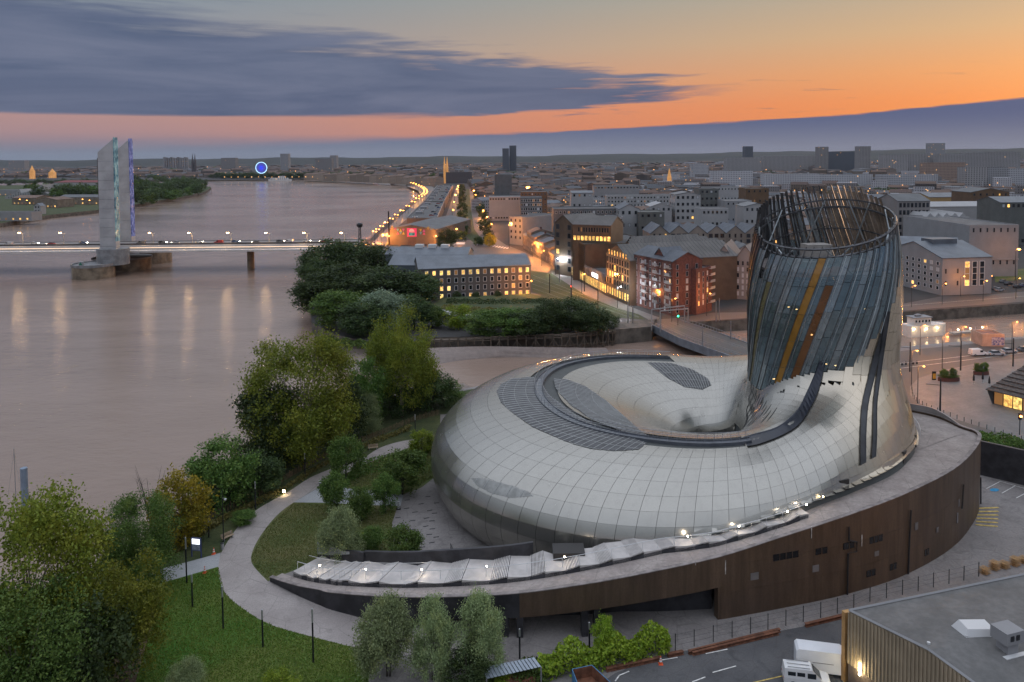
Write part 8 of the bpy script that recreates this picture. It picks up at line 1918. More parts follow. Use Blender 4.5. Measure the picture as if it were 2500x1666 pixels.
# ------------------------------------------------------------------ service yard: fence, rails, warehouse, vans, shed, skip
fpx = [(115, 1385), (223, 1360), (333, 1335), (441, 1310), (547, 1287), (647, 1265), (750, 1243), (850, 1220), (950, 1197), (1046, 1172), (1140, 1150), (1233, 1105), (1328, 1085), (1420, 1065), (1510, 1045), (1598, 1022), (1687, 1002), (1773, 983), (1858, 960)]
ff = [G(x / 2.354 + 1600, y / 2.354 + 1000) for x, y in fpx]; fe = thing('yard_fence', 'wire fence on dark posts between the podium yard and the warehouse', 'fence', ff[0])
for p in ff: mb = MB(); mb.tube(p, p + Vector((0, 0, 2.0)), 0.055, n=5); mb.build('post', M_POST, fe)
for z_ in (0.6, 1.2, 1.85):
 mb = MB(); mb.ptube([p + Vector((0, 0, z_)) for p in ff], 0.012, 3); mb.build('wire', M_POST, fe)
M_RUST = mat('rusty_steel', (0.15, 0.062, 0.034), 0.9, var=0.35, scale=1.5)
for k, (x0, y0, x1, y1, lb) in enumerate(((1681, 1598, 1904, 1543, 'longest rusty beam lying along the yard fence'), (1690, 1600, 1900, 1549, 'rusty beam lying in front of the longest one'), (1966, 1531, 2068, 1506, 'short rusty beam pair end near the warehouse'), (1480, 1640, 1612, 1612, 'rusty kerb beam under the ivy hedge'), (1630, 1605, 1668, 1597, 'short rusty offcut beside the cone'))):
 a, b_ = G(x0, y0), G(x1, y1); d = b_ - a; mb = MB(); c = (a + b_) / 2; rz = atan2(d.y, d.x); mb.box(c + Vector((0, 0, 0.04)), (d.length, 0.4, 0.06), rz); mb.box(c + Vector((0, 0, 0.22)), (d.length, 0.08, 0.30), rz); mb.box(c + Vector((0, 0, 0.40)), (d.length, 0.4, 0.06), rz); mb.solo('steel_beam', M_RUST, lb, 'beam', 'rusty beams in the yard')
L0 = G(2071, 1676); hw = ZTOP(L0, 1492); E1 = G(2500, 1404, hw); E1.z = 0; K0 = G(2267, 1588, hw + 1.0); K0.z = 0
wh_ = thing('warehouse', 'large warehouse with a grey flat-pitched roof and ribbed tan cladding', 'warehouse', L0); ax = (E1 - L0) * 1.35; gx = K0 - L0
O0 = L0 + gx * 2.0; M_RIBW = mat('ribbed_tan', (0.34, 0.275, 0.19), 0.6, 0.2, var=0.12, scale=0.4); M_ROOFW = ground_mat('roofing_felt', (0.12, 0.118, 0.115, 1), (0.17, 0.165, 0.16, 1), 0.25, 1.2, 0.9, 0.3)
Z = lambda p, z: (p.x, p.y, z)
mb = MB(); mb.mesh([Z(L0, hw), Z(K0, hw + 1.0), Z(K0 + ax, hw + 1.0), Z(L0 + ax, hw), Z(O0, hw), Z(O0 + ax, hw)], [(0, 1, 2, 3), (1, 4, 5, 2)]); mb.build('roof', M_ROOFW, wh_)
mb = MB(); mb.mesh([Z(L0, 0), Z(K0, 0), Z(K0, hw + .98), Z(L0, hw - .02), Z(O0, 0), Z(O0, hw - .02), Z(L0 + ax, 0), Z(L0 + ax, hw - .02)], [(0, 1, 2, 3), (1, 4, 5, 2), (6, 0, 3, 7)]); mb.build('wall', M_RIBW, wh_)
gl = gx.length; gn = Vector((gx.y, -gx.x, 0)).normalized(); gn = gn if gn.x < 0 or gn.y < 0 else -gn
for k in range(60):
 f = k * 0.42 / gl
 if f > 2.0: break
 p = L0 + gx * f; zt = hw + 1.0 * (f if f < 1 else 2 - f) - 0.15; mb = MB(); mb.box(p + gn * 0.07 + Vector((0, 0, (zt + 2.6) / 2)), (0.16, 0.10, zt - 2.6), atan2(gx.y, gx.x)); mb.build('cladding_rib', M_RIBW, wh_)
mb = MB(); a, b_ = L0 + gn * 0.05, O0 + gn * 0.05; mb.mesh([Z(a, 0), Z(b_, 0), Z(b_, 2.55), Z(a, 2.55)], [(0, 1, 2, 3)]); mb.build('dark_plinth', mat('plinth_brown', (0.11, 0.085, 0.07), 0.7, var=0.2), wh_)
mb = MB(); a, b_ = L0 + gx * .42 + gn * .1, L0 + gx * .75 + gn * .1; mb.mesh([Z(a, 0), Z(b_, 0), Z(b_, 2.9), Z(a, 2.9)], [(0, 1, 2, 3)]); mb.build('door', M_DGREY, wh_)
p = L0 + gx * 0.17 + gn * 0.2; mb = MB(); mb.box(p + Vector((0, 0, 2.9)), (0.14, 0.14, 1.3), atan2(gx.y, gx.x)); mb.build('tube_lamp', emat('tube_white', (1.0, 0.85, 0.55), 40), wh_); light(p + gn * 0.6 + Vector((0, 0, 2.9)), 140, (1, .8, .45), 0.3, wh_)
for (a, b_, w_, z0, m_) in ((L0, K0, 0.25, hw, M_FRW), (K0, O0, 0.25, hw, M_FRW), (L0, L0 + ax, 0.35, hw, M_FRW)):
 za, zb = (hw, hw + 1.0) if a is L0 and b_ is K0 else (hw + 1.0, hw) if a is K0 else (hw, hw); mb = MB(); mb.ptube([Z(a, za + .08), Z(b_, zb + .08)], 0.16, 4); mb.build('roof_trim', M_LGREY, wh_)
d = ax; nn = Vector((-ax.y, ax.x, 0)).normalized(); mb = MB(); mb.box(L0 + ax / 2 + nn * 0.9 + Vector((0, 0, hw * 0.5 - 0.3)), (ax.length, 0.5, hw - 0.6), atan2(ax.y, ax.x)); mb.solo('timber_screen', mat('lit_timber', (0.42, 0.24, 0.09), 0.7, var=0.2, scale=0.6), 'tan timber screen wall along the far side of the warehouse', 'wall')
light(L0 + ax * 0.45 + nn * 3.2 + Vector((0, 0, hw + 0.5)), 350, (1.0, 0.5, 0.15), 0.4); light(L0 + ax * 0.85 + nn * 5 + Vector((0, 0, hw - 1)), 350, (1.0, 0.5, 0.15), 0.4)
def roofp(px, py): return G(px, py, hw + 0.6)
p = roofp(2383, 1548); t_ = thing('roof_skylight', None, None); t_.parent = wh_; mb = MB(); mb.mesh([p + Vector(v) for v in ((-2, -1.4, -.3), (2, -1.4, -.3), (2, 1.4, -.3), (-2, 1.4, -.3), (-1.3, -.8, 1.0), (1.3, -.8, 1.0), (1.3, .8, 1.0), (-1.3, .8, 1.0))], [(4, 5, 6, 7), (0, 1, 5, 4), (1, 2, 6, 5), (2, 3, 7, 6), (3, 0, 4, 7)]); mb.build('dome', M_FRW, t_)
p = roofp(2458, 1590); t_ = thing('roof_ventilator', None, None); t_.parent = wh_; mb = MB(); mb.box(p, (2.6, 2.2, 0.25), .3); mb.build('curb', M_FRW, t_); mb = MB(); mb.box(p + Vector((0, 0, 0.7)), (1.3, 1.3, 1.4), .3); mb.build('duct', M_LGREY, t_); mb = MB(); mb.box(p + Vector((0, 0, 1.8)), (2.2, 1.8, 1.2), .3); hd = mb.build('head', M_LGREY, t_)
for s_ in (-0.45, 0.25): mb = MB(); mb.box(p + Vector((s_ * cos(.3) - .93 * -sin(.3) * 1, s_ * sin(.3) - 0.93 * cos(.3), 1.85)), (0.4, 0.06, 0.5), .3); mb.build('grille', M_DARKM, hd)
for x, y in ((2360, 1563), (2267, 1580)): p = roofp(x, y); mb = MB(); mb.box(p - Vector((0, 0, .1)), (.7, .7, .1), .3); mb.lathe([(0.16, 0), (0.16, .5)], p, 8); mb.build('vent_pipe', M_FRW, wh_)
M_PAL = mat('pallet_wood', (0.36, 0.22, 0.10), 0.85, var=0.25, scale=2)
for k, (x, y) in enumerate(((2404, 1400), (2428, 1390), (2452, 1386), (2478, 1380), (2500, 1374))):
 p = G(x, y); t_ = thing('pallet_stack', ('first', 'second', 'third', 'fourth', 'last')[k] + ' stack of pallets behind the warehouse roof edge', 'pallets', p, 0.5, 'pallet stacks')
 for j in range(3 + k % 2):
  for s_ in range(5): mb = MB(); mb.box((-0.5 + s_ * .25, 0, 0.13 + j * 0.3), (0.14, 1.1, 0.03)); mb.build('board', M_PAL, t_, local=True)
  mb = MB(); mb.box((0, 0, 0.05 + j * 0.3), (1.1, 0.2, 0.1)); mb.build('bearer', M_PAL, t_, local=True)
# panel van beside the warehouse
p = G(2018, 1640); t_ = thing('panel_van', 'long white high-roofed panel van backed up to the warehouse', 'van', p, -0.22); M_VAN = mat('van_white', (0.66, 0.67, 0.69), 0.35, var=0.05); Lv, Wv, Hv = 6.6, 2.1, 2.75
prof = [(-Lv / 2, .45), (-Lv / 2, Hv - .25), (-Lv / 2 + .25, Hv), (Lv * .22, Hv), (Lv * .34, Hv - .5), (Lv * .42, 1.35), (Lv / 2, 1.1), (Lv / 2, .45)]; n = len(prof); mb = MB(); vs = [(x, -Wv / 2 + (.12 if z > 2.2 else 0), z) for x, z in prof] + [(x, Wv / 2 - (.12 if z > 2.2 else 0), z) for x, z in prof]; mb.mesh(vs, [tuple(range(n)), tuple(range(2 * n - 1, n - 1, -1))] + [((i + 1) % n, i, n + i, n + (i + 1) % n) for i in range(n)]); mb.build('body', M_VAN, t_, local=True)
for s_ in (-1, 1):
 mb = MB(); mb.bb(Lv * .2, Lv * .34, s_ * (Wv / 2 - .02), s_ * (Wv / 2 + .015), 1.35, 2.1); mb.build('side_window', mat('car_glass', (0.02,) * 3), t_, local=True); mb = MB(); mb.bb(-Lv * .25, Lv * .08, s_ * (Wv / 2), s_ * (Wv / 2 + .02), 1.5, 1.56); mb.build('door_rail', M_MAST, t_, local=True)
 for x in (-Lv * .3, Lv * .33): mb = MB(); mb.tube((x, s_ * (Wv / 2 - .2), .38), (x, s_ * (Wv / 2 + .02), .38), .38, n=14); w2 = mb.build('wheel', mat('tyre', (.015,) * 3), t_, local=True); mb = MB(); mb.tube((x, s_ * (Wv / 2), .38), (x, s_ * (Wv / 2 + .03), .38), .2, n=10); mb.build('rim', MATS['wheel_rim'], w2, local=True)
mb = MB(); mb.mesh([(Lv * .345, -.85, Hv - .55), (Lv * .345, .85, Hv - .55), (Lv * .425, .9, 1.4), (Lv * .425, -.9, 1.4)], [(3, 2, 1, 0)]); mb.build('windscreen', MATS['car_glass'], t_, local=True)
o = car('van', 'whitesmall', COLS['white'], G(1968, 1668), -0.2, 'small white van with side windows parked beside the panel van', None)
for k in range(2): mb = MB(); mb.bb(-2.0 + k * .95, -1.2 + k * .95, -0.86, -0.80, 1.12, 1.6); mb.build('window', MATS['car_glass'], o, local=True)
for k in range(3): mb = MB(); mb.bb(-2.0, 0.3, -.6 + k * .6, -.55 + k * .6, 1.98, 2.02); mb.build('roof_bar', M_MAST, o, local=True)
# tin-roofed shed and open skip
c4 = [G(x, y, 2.4) for x, y in ((1174, 1630), (1304, 1605), (1321, 1628), (1188, 1658))]; t_ = thing('tin_shed', 'open shed with a ribbed blue-grey tin roof at the bottom edge', 'shed', (c4[3].x, c4[3].y, 0)); M_TIN = mat('tin_roof', (0.33, 0.38, 0.44), 0.4, 0.5, var=0.15, scale=0.6)
for k in range(15):
 f0, f1 = k / 15, (k + 1) / 15; a, b_, c, d = c4[0].lerp(c4[1], f0), c4[0].lerp(c4[1], f1), c4[3].lerp(c4[2], f1), c4[3].lerp(c4[2], f0); u = Vector((0, 0, 0.07)); mb = MB(); mb.mesh([a + u, a.lerp(b_, .25), b_, c, d.lerp(c, .25), d + u], [(0, 1, 4, 5), (1, 2, 3, 4)]); mb.build('roof_sheet', M_TIN, t_)
for q in c4: mb = MB(); mb.box((q.x, q.y, 1.18), (0.14, 0.14, 2.36)); mb.build('post', M_MAST, t_)
mb = MB(); c = sum(c4, Vector()) / 4; mb.box((c.x + .8, c.y + .2, .6), (3.4, 1.2, 1.2), .3); mb.build('stored_box', M_RUST, t_)
q = [G(x, y, 1.6) for x, y in ((1397, 1634), (1445, 1624), (1492, 1668), (1418, 1690))]; t_ = thing('waste_skip', 'open blue waste skip with a rusty inside at the bottom edge', 'skip', (q[0].x, q[0].y, 0))
for i in range(4): a, b_ = q[i], q[(i + 1) % 4]; d = b_ - a; mb = MB(); mb.box((a + b_) / 2 + Vector((0, 0, -.8)), (d.length, .08, 1.6), atan2(d.y, d.x)); mb.build('side', mat('skip_blue', (0.05, 0.16, 0.30), 0.6, var=0.25, scale=1.5), t_)
mb = MB(); mb.mesh([v.lerp(sum(q, Vector()) / 4, .06) - Vector((0, 0, 1.2)) for v in q], [(0, 1, 2, 3)]); mb.build('floor', M_RUST, t_)
for i in range(4): a, b_ = [v.lerp(sum(q, Vector()) / 4, .04) for v in (q[i], q[(i + 1) % 4])]; mb = MB(); mb.mesh([a - Vector((0, 0, 1.25)), b_ - Vector((0, 0, 1.25)), b_, a], [(0, 1, 2, 3)]); mb.build('lining', M_RUST, t_)
# ================================================================== the town behind, the far bank, landmarks
def house_mat(name, c, rnd=0.2, win=True, lit=0.985, attr=None, su=2.7):
 m = bpy.data.materials.new(name); m.use_nodes = True; t = NT(m.node_tree); b = t.n['Principled BSDF']
 g = t.add('ShaderNodeNewGeometry'); col = (*c, 1)
 if attr: col = t.add('ShaderNodeAttribute', attribute_name=attr).outputs['Color']
 oi = t.add('ShaderNodeObjectInfo').outputs['Random']; hs = t.add('ShaderNodeHueSaturation'); t.put(col, hs.inputs['Color']); t.put(t.step(oi, 0, 1, 1 - rnd, 1 + rnd), hs.inputs['Value']); col = hs.outputs[0]
 if win:
  sp = t.add('ShaderNodeSeparateXYZ'); t.l.new(g.outputs['Position'], sp.inputs[0]); sn = t.add('ShaderNodeSeparateXYZ'); t.l.new(g.outputs['True Normal'], sn.inputs[0])
  u = t.math('SUBTRACT', t.math('MULTIPLY', sp.outputs[0], sn.outputs[1]), t.math('MULTIPLY', sp.outputs[1], sn.outputs[0])); u = t.math('DIVIDE', u, su); v = t.math('DIVIDE', sp.outputs[2], 3.1)
  fu, fv = t.math('FRACT', u), t.math('FRACT', v); ins = lambda f, a, b_: t.math('MULTIPLY', t.math('GREATER_THAN', f, a), t.math('LESS_THAN', f, b_))
  wn = t.math('MULTIPLY', t.math('MULTIPLY', ins(fu, .28, .68), ins(fv, .25, .78)), t.math('LESS_THAN', t.math('ABSOLUTE', sn.outputs[2]), 0.2))
  cb = t.add('ShaderNodeCombineXYZ'); t.put(t.math('FLOOR', u), cb.inputs[0]); t.put(t.math('FLOOR', v), cb.inputs[1]); wh = t.add('ShaderNodeTexWhiteNoise'); wh.noise_dimensions = '2D'; t.l.new(cb.outputs[0], wh.inputs[0])
  col = t.mix(t.math('MULTIPLY', wn, 0.8), col, (0.03, 0.032, 0.04, 1))
  b.inputs['Emission Color'].default_value = (1.0, 0.5, 0.14, 1); t.put(t.math('MULTIPLY', t.math('MULTIPLY', wn, t.math('GREATER_THAN', wh.outputs[0], lit)), 1.6), b.inputs['Emission Strength'])
 t.put(col, b.inputs['Base Color']); b.inputs['Roughness'].default_value = 0.85; b.inputs['Specular IOR Level'].default_value = 0.2; MATS[name] = m; return m
H_STONE = house_mat('town_stone', (0.27, 0.225, 0.185)); H_WHITE = house_mat('town_white', (0.40, 0.40, 0.42), 0.1); H_GREY = house_mat('town_grey', (0.26, 0.26, 0.27)); H_SLAB = house_mat('slab_block', (0.27, 0.26, 0.26), 0.12, su=4.0, lit=0.992)
# prototypes of town houses; every copy is a house of its own
protos = []
for k, (w_, d_, h_, rf, ri, wm, rm) in enumerate(((12, 14, 8, 'gable', 2.6, H_STONE, M_TILE), (16, 14, 9, 'gable', 3.0, H_STONE, M_TILE), (14, 16, 7, 'gabley', 3.0, H_STONE, M_TILE), (22, 16, 10, 'gable', 2.4, H_GREY, M_SLATE), (18, 16, 11, 'flat', 0, H_WHITE, M_FLATR), (26, 15, 13, 'flat', 0, H_WHITE, M_FLATR), (30, 22, 7, 'gable', 3.4, H_GREY, M_ZINC), (16, 15, 9, 'gabley', 2.6, H_WHITE, M_ZINC))):
 p, _ = block('town_house', 'x', (0, -500 - 50 * k, 0), (w_, -500 - 50 * k, 0), d_, h_, wm, rm, rf, ri, 0.2); protos.append((p, w_, d_, ('tile-roofed stone house', 'wide tile-roofed stone house', 'stone house with its gable to the river', 'slate-roofed grey house', 'white flat-roofed house', 'white flat-roofed apartment house', 'grey shed with a zinc roof', 'white gabled house')[k])); FOOT.pop()
TR = random.Random(21)
def free(x, y, r): return all((x - a) ** 2 + (y - b_) ** 2 > (r + c * 0.9) ** 2 for a, b_, c in FOOT)
def town_ok(x, y):
 px, py = PROJ((x, y, 0))
 if px < -120 or px > 2640 or py > 604: return False
 if py > 437 and px < 1156 + (py - 447) * 0.55: return False
 if px < 1000 and py > 434: return False
 if 600 < px < 660 and py > 405: return False
 if 560 < py and px < 1560: return False
 if py > 520 and px < 1370: return False
 return True
cells = []; d = 470.0
while d < 6400:
 cs = 13 + d / 105; x = -0.74 * d
 while x < 0.76 * d:
  q = (x + TR.uniform(-.3, .3) * cs, d + TR.uniform(-.3, .3) * cs)
  if town_ok(*q) and free(q[0], q[1], cs * 0.5): cells.append((q[1], q[0], cs))
  x += cs * (1.05 if TR.random() < 0.85 else 1.9)
 d += cs * 1.12
cells.sort(); used = 0; V, Fc, Cc = [], [], []
pal_w = [(.15, .12, .10), (.19, .155, .13), (.11, .095, .09), (.22, .205, .205), (.40, .39, .41), (.29, .28, .28)]; pal_r = [(.110, .072, .058), (.090, .062, .054), (.13, .092, .074), (.085, .09, .10), (.16, .165, .18), (.30, .30, .32)]
for (y, x, cs) in cells:
 ang = 0.35 * sin(x * 0.004 + y * 0.002) + (0.25 if x < 200 else -0.15); rt = PROJ((x, y, 0))[0] > 1450; modern = rt and TR.random() < 0.5
 if used < 300:
  k = TR.choice((3, 4, 5, 6, 7) if modern else (0, 1, 2, 3)); p, w_, d_, lb = protos[k]; o = p if p['label'] == 'x' else copy_tree(p)
  o.location = (x - w_ / 2, y - d_ / 2, 0); o.rotation_euler = (0, 0, ang); s_ = TR.uniform(.85, 1.2); o.scale = (min(1.3, cs / w_ * 0.98), min(1.3, cs / d_ * 1.0), s_); tag(o, lb + ' in the near town behind the tower', 'house', lb + 's of the near town'); used += 1; continue
 h = TR.uniform(5.5, 11) if TR.random() < 0.93 else TR.uniform(13, 22); w_, d_ = cs * TR.uniform(.85, 1.12), cs * TR.uniform(.7, 1.05); r_ = 0 if modern else TR.uniform(2, 3.6) * min(1.6, cs / 24)
 ca, sa = cos(ang), sin(ang); b0 = len(V); vs = [(-1, -1, 0), (1, -1, 0), (1, 1, 0), (-1, 1, 0), (-1, -1, h), (1, -1, h), (1, 1, h), (-1, 1, h), (-1, 0, h + r_), (1, 0, h + r_)]
 if TR.random() < .35: w_, d_, ca, sa = d_, w_, -sa, ca
 V += [(x + i * w_ / 2 * ca - j * d_ / 2 * sa, y + i * w_ / 2 * sa + j * d_ / 2 * ca, z) for i, j, z in vs]
 wc = TR.choice(pal_w[3:] if modern else pal_w[:4]); rc = TR.choice(pal_r[3:] if modern else pal_r[:4]); f_ = TR.uniform(.8, 1.2)
 Fc += [tuple(b0 + i for i in f) for f in ((0, 1, 5, 4), (1, 2, 6, 9, 5), (2, 3, 7, 6), (3, 0, 4, 8, 7), (4, 5, 9, 8), (6, 7, 8, 9))]; Cc += [tuple(v * f_ for v in wc)] * 4 + [tuple(v * f_ for v in rc)] * 2
for p, *_ in protos:
 if p['label'] == 'x':
  for c in list(p.children): bpy.data.objects.remove(c)
  bpy.data.objects.remove(p)
me = bpy.data.meshes.new('town'); me.from_pydata(V, [], Fc); at = me.attributes.new('tint', 'FLOAT_COLOR', 'FACE'); at.data.foreach_set('color', [v for c in Cc for v in (*c, 1.0)]); me.materials.append(house_mat('town_far', (1, 1, 1), 0, attr='tint', lit=0.988)); me.update()
tag(put('distant_town', me), 'dense roofs of the far town spreading to the horizon', kind='stuff')
# scattered lamps of the far town
mb = MB()
for _ in range(650):
 y, x, cs = TR.choice(cells)
 if y < 560: continue
 r_ = y / 1860 * TR.choice((0.45, 0.6, 0.9)); z = 9 + TR.uniform(0, 6); mb.mesh([(x - r_, y - cs / 2, z), (x, y - cs / 2, z - r_), (x + r_, y - cs / 2, z), (x, y - cs / 2, z + r_), (x, y - cs / 2 - r_, z), (x, y - cs / 2 + r_, z)], [(0, 1, 4), (1, 2, 4), (2, 3, 4), (3, 0, 4), (1, 0, 5), (2, 1, 5), (3, 2, 5), (0, 3, 5)])
tag(mb.build('town_lights', emat('town_lamp', (1.0, 0.45, 0.12), 5.0)), 'scattered warm street lights among the far roofs', kind='stuff')
# trees among the roofs, and along the avenue
for k in range(130):
 y, x, cs = TR.choice(cells[200:]); hgt = TR.uniform(9, 15) * (1 + y / 9000); tree(TR.choice(('far', 'far', 'farg')), Vector((x, y - cs * 0.55, 0)), 0, -hgt * TR.uniform(.8, 2.0), 'dark tree standing among the roofs of the town', 'town_tree', 'trees among the town roofs', hm=hgt, parts=False)
for k, f in enumerate(np.linspace(0, 1, 16)):
 yy = 590 - 128 * (1 - (1 - f) ** 2)
 for s_, nm in ((0, 'west'), (1, 'east')): xx = (1128 if not s_ else 1156) + (yy - 450) * (0.0 if not s_ else 0.26); tree('far', G(xx, yy), 0, -(8 + 2 * (k % 3)), f'dark street tree in the {nm} row beside the tram lawn of the avenue', 'street_tree', f'avenue trees, {nm} row', hm=8 + 2 * (k % 2), parts=False)
tree('dark', (1092, 606), 560, 48, 'large dark tree at the corner of the poster hangar', 'street_tree'); tree('dark', (1168, 600), 577, 26, 'dark street tree at the junction end of the avenue lawn', 'street_tree'); tree('autumn', (1196, 602), 570, 30, 'orange-lit tree beside the glowing east carriageway', 'street_tree')
# big blocks on the skyline: (x0, x1, top row, bottom row, distance, words)
M_TW = {'s': H_SLAB, 'w': H_WHITE, 'd': house_mat('dark_tower_glass', (0.11, 0.12, 0.14), 0, lit=0.995, su=3.5), 'g': H_GREY, 'b': house_mat('brown_slab', (0.30, 0.22, 0.18), 0)}
for x0, x1, yt, d, k, lb in ((1819, 1838, 358, 2600, 'd', 'lone dark tower block on the skyline left of the glass tower'), (1773, 1860, 385, 2300, 's', 'pale slab block below the lone dark tower'), (1863, 1997, 381, 2350, 's', 'very long pale slab block on the skyline'), (1999, 2022, 359, 2200, 's', 'thin pale tower at the end of the longest slab'), (2022, 2096, 371, 2260, 'd', 'broad dark glass block between two pale towers'), (2097, 2125, 358, 2050, 's', 'pale tower right of the broad glass block'), (2271, 2306, 350, 2500, 'g', 'tallest grey tower cluster on the right skyline'), (2156, 2217, 378, 1950, 's', 'first pale slab of the right housing estate'), (2217, 2290, 376, 2000, 's', 'second pale slab of the right housing estate'), (2290, 2358, 377, 1960, 's', 'third pale slab of the right housing estate'), (2260, 2356, 398, 1500, 'b', 'reddish-topped slab in front of the housing estate'), (2358, 2424, 373, 2000, 's', 'fourth pale slab of the right housing estate'), (2424, 2490, 372, 2050, 's', 'last pale slab of the right housing estate'), (2356, 2410, 409, 1150, 's', 'nearer pale apartment block with dark loggias'), (2410, 2460, 410, 1160, 'g', 'nearer grey apartment block beside the loggia block'), (2462, 2530, 413, 1180, 'w', 'white apartment block at the right edge of the skyline'), (1740, 1838, 418, 1250, 'w', 'white terrace of flats left of the tower rim'), (1867, 2000, 426, 1200, 'w', 'long white terrace behind the tower crown'), (2000, 2130, 427, 1210, 'w', 'long white terrace right of the tower crown'), (2152, 2290, 427, 1180, 'w', 'white terrace in front of the housing estate'), (1690, 1730, 402, 1700, 'w', 'white hospital-like block in the middle town'), (1227, 1243, 363, 2600, 'd', 'lower of the twin dark office towers'), (1244, 1261, 356, 2620, 'd', 'taller of the twin dark office towers'), (685, 704, 376, 3200, 'g', 'single tower block above the blue ferris wheel'), (806, 822, 380, 3300, 's', 'pale tower on the skyline right of the ferris wheel'), (540, 575, 386, 3600, 's', 'low pale slab on the far skyline'), (20, 60, 392, 3900, 's', 'pale slab on the far left skyline'), (770, 810, 388, 2900, 's', 'broad pale block on the skyline behind the embankment')):
 h_ = ph((x0 + x1) / 2, yt, d); block('tower_block' if h_ > 35 else 'slab_block', lb, PD(x0, d), PD(x1, d), 14 + d / 150, h_, M_TW[k], M_FLATR, group='skyline blocks')
for k in range(11): x0 = 399 + k * 5.6; block('tower_block', 'small grey tower in the far row of identical blocks left of the spires', PD(x0, 4300), PD(x0 + 3.6, 4300), 12, ph(x0, 384 + (k * 7 % 3), 4300), H_GREY, M_FLATR, group='far row of identical tower blocks')
# churches
M_LITS = mat('floodlit_stone', (0.4, 0.26, 0.12), 0.9, var=0.3, scale=0.05, emit=(1.0, 0.42, 0.10), estr=0.4); M_DST = mat('spire_stone', (0.09, 0.08, 0.085), 0.9, var=0.1)  # floodlighting put into the stone as a glow of its own
def church(px, d, yt, wpx, spires, m_, label, nave=0):
 p = PD(px, d); t_ = thing('church', label, 'church', p); h = ph(px, yt, d); w_ = wpx * d / FPX
 for s_ in range(spires):
  o = (s_ - (spires - 1) / 2) * w_ * 1.3; mb = MB(); mb.box((p.x + o, p.y, h * .3), (w_, w_, h * .6)); tw = mb.build('tower', m_, t_); mb = MB(); mb.lathe([(w_ * .6, 0), (w_ * .42, h * .12), (0.3, h * .4)], (p.x + o, p.y, h * .6), 8); mb.build('spire', m_ if spires == 1 else M_DST if m_ is M_DST else m_, t_)
 if nave: mb = MB(); mb.prism([(p.x, p.y - w_), (p.x + nave, p.y - w_), (p.x + nave, p.y + w_), (p.x, p.y + w_)], 0, h * .42); mb.build('nave', M_DST, t_)
church(474, 3000, 375, 4.5, 2, M_DST, 'dark cathedral with twin needle spires on the skyline'); church(1089, 1750, 383, 5, 2, M_LITS, 'floodlit twin-towered church behind the quay', 60); church(1634, 1250, 411, 9, 1, M_LITS, 'floodlit orange bell tower in the middle of the town'); church(79, 2600, 404, 9, 1, M_LITS, 'floodlit domed church on the far left'); church(128, 2700, 412, 12, 1, M_LITS, 'low floodlit church right of the domed one')
# ferris wheel
p = PD(638, 2250); c = AT(638, 410, 2250); R_ = 13.5 * 2250 / FPX; t_ = thing('ferris_wheel', 'ferris wheel with a blue lit disc and pale rim beyond the river', 'ferris wheel', p); an = [2 * PI * k / 36 for k in range(37)]
mb = MB(); mb.ptube([(c.x + R_ * cos(a), c.y, c.z + R_ * sin(a)) for a in an], 1.1, 6, cap=False); mb.build('rim', emat('wheel_pale', (0.45, 0.75, 1.0), 1.6), t_)
for a in an[:-1]: mb = MB(); mb.tube(c, (c.x + R_ * cos(a), c.y, c.z + R_ * sin(a)), 0.32, n=4); mb.build('spoke', emat('wheel_blue', (0.04, 0.06, 1.0), 0.9), t_)
for s_ in (-1, 1): mb = MB(); mb.tube(c, (c.x + s_ * 9, c.y + 3, 0), 0.6, n=4); mb.build('leg', M_LGREY, t_)
# embankment facades and moored ships
for k in range(20):
 x0 = 742 + k * 16; block('stone_terrace', 'stone quay-front house in the long row along the embankment', PD(x0, 2150 - k * 30), PD(x0 + 15.6, 2130 - k * 30), 22, 15 + 2 * (k % 3), H_STONE, M_TILE, 'gable', 4, group='embankment stone front')
for k in range(34): tree('far', G(520 + k * 11.5, 436.5), 0, -34, 'dark tree in the park row along the embankment', 'embankment_tree', 'embankment trees', hm=15 + 6 * (k % 2), parts=False)
M_SHIP = house_mat('ship_white', (0.6, 0.6, 0.6), 0, lit=0.93, su=6)
for px, py, L, lb in ((684, 442, 70, 'large white cruise ship with lit decks at the far embankment'), (950, 448, 55, 'white river cruiser moored at the quay, left one'), (977, 452, 45, 'white river cruiser moored at the quay, right one')):
 p = G(px, py, WZ); t_ = thing('moored_ship', lb, 'ship', p, group='ships at the quay'); mb = MB(); mb.prism([(p.x + L * a, p.y + L * b_) for a, b_ in ((-.5, 0), (-.45, -.07), (.4, -.07), (.5, 0), (.4, .07), (-.45, .07))], WZ - 1, WZ + 4.5); mb.build('hull', M_FRW, t_); mb = MB(); mb.bb(p.x - L * .4, p.x + L * .33, p.y - L * .055, p.y + L * .055, WZ + 4.52, WZ + 9); mb.build('deckhouse', M_SHIP, t_); mb = MB(); mb.bb(p.x - L * .05, p.x + L * .2, p.y - L * .04, p.y + L * .04, WZ + 9.02, WZ + (14 if L > 60 else 10.5)); mb.build('bridge_deck', M_SHIP, t_)
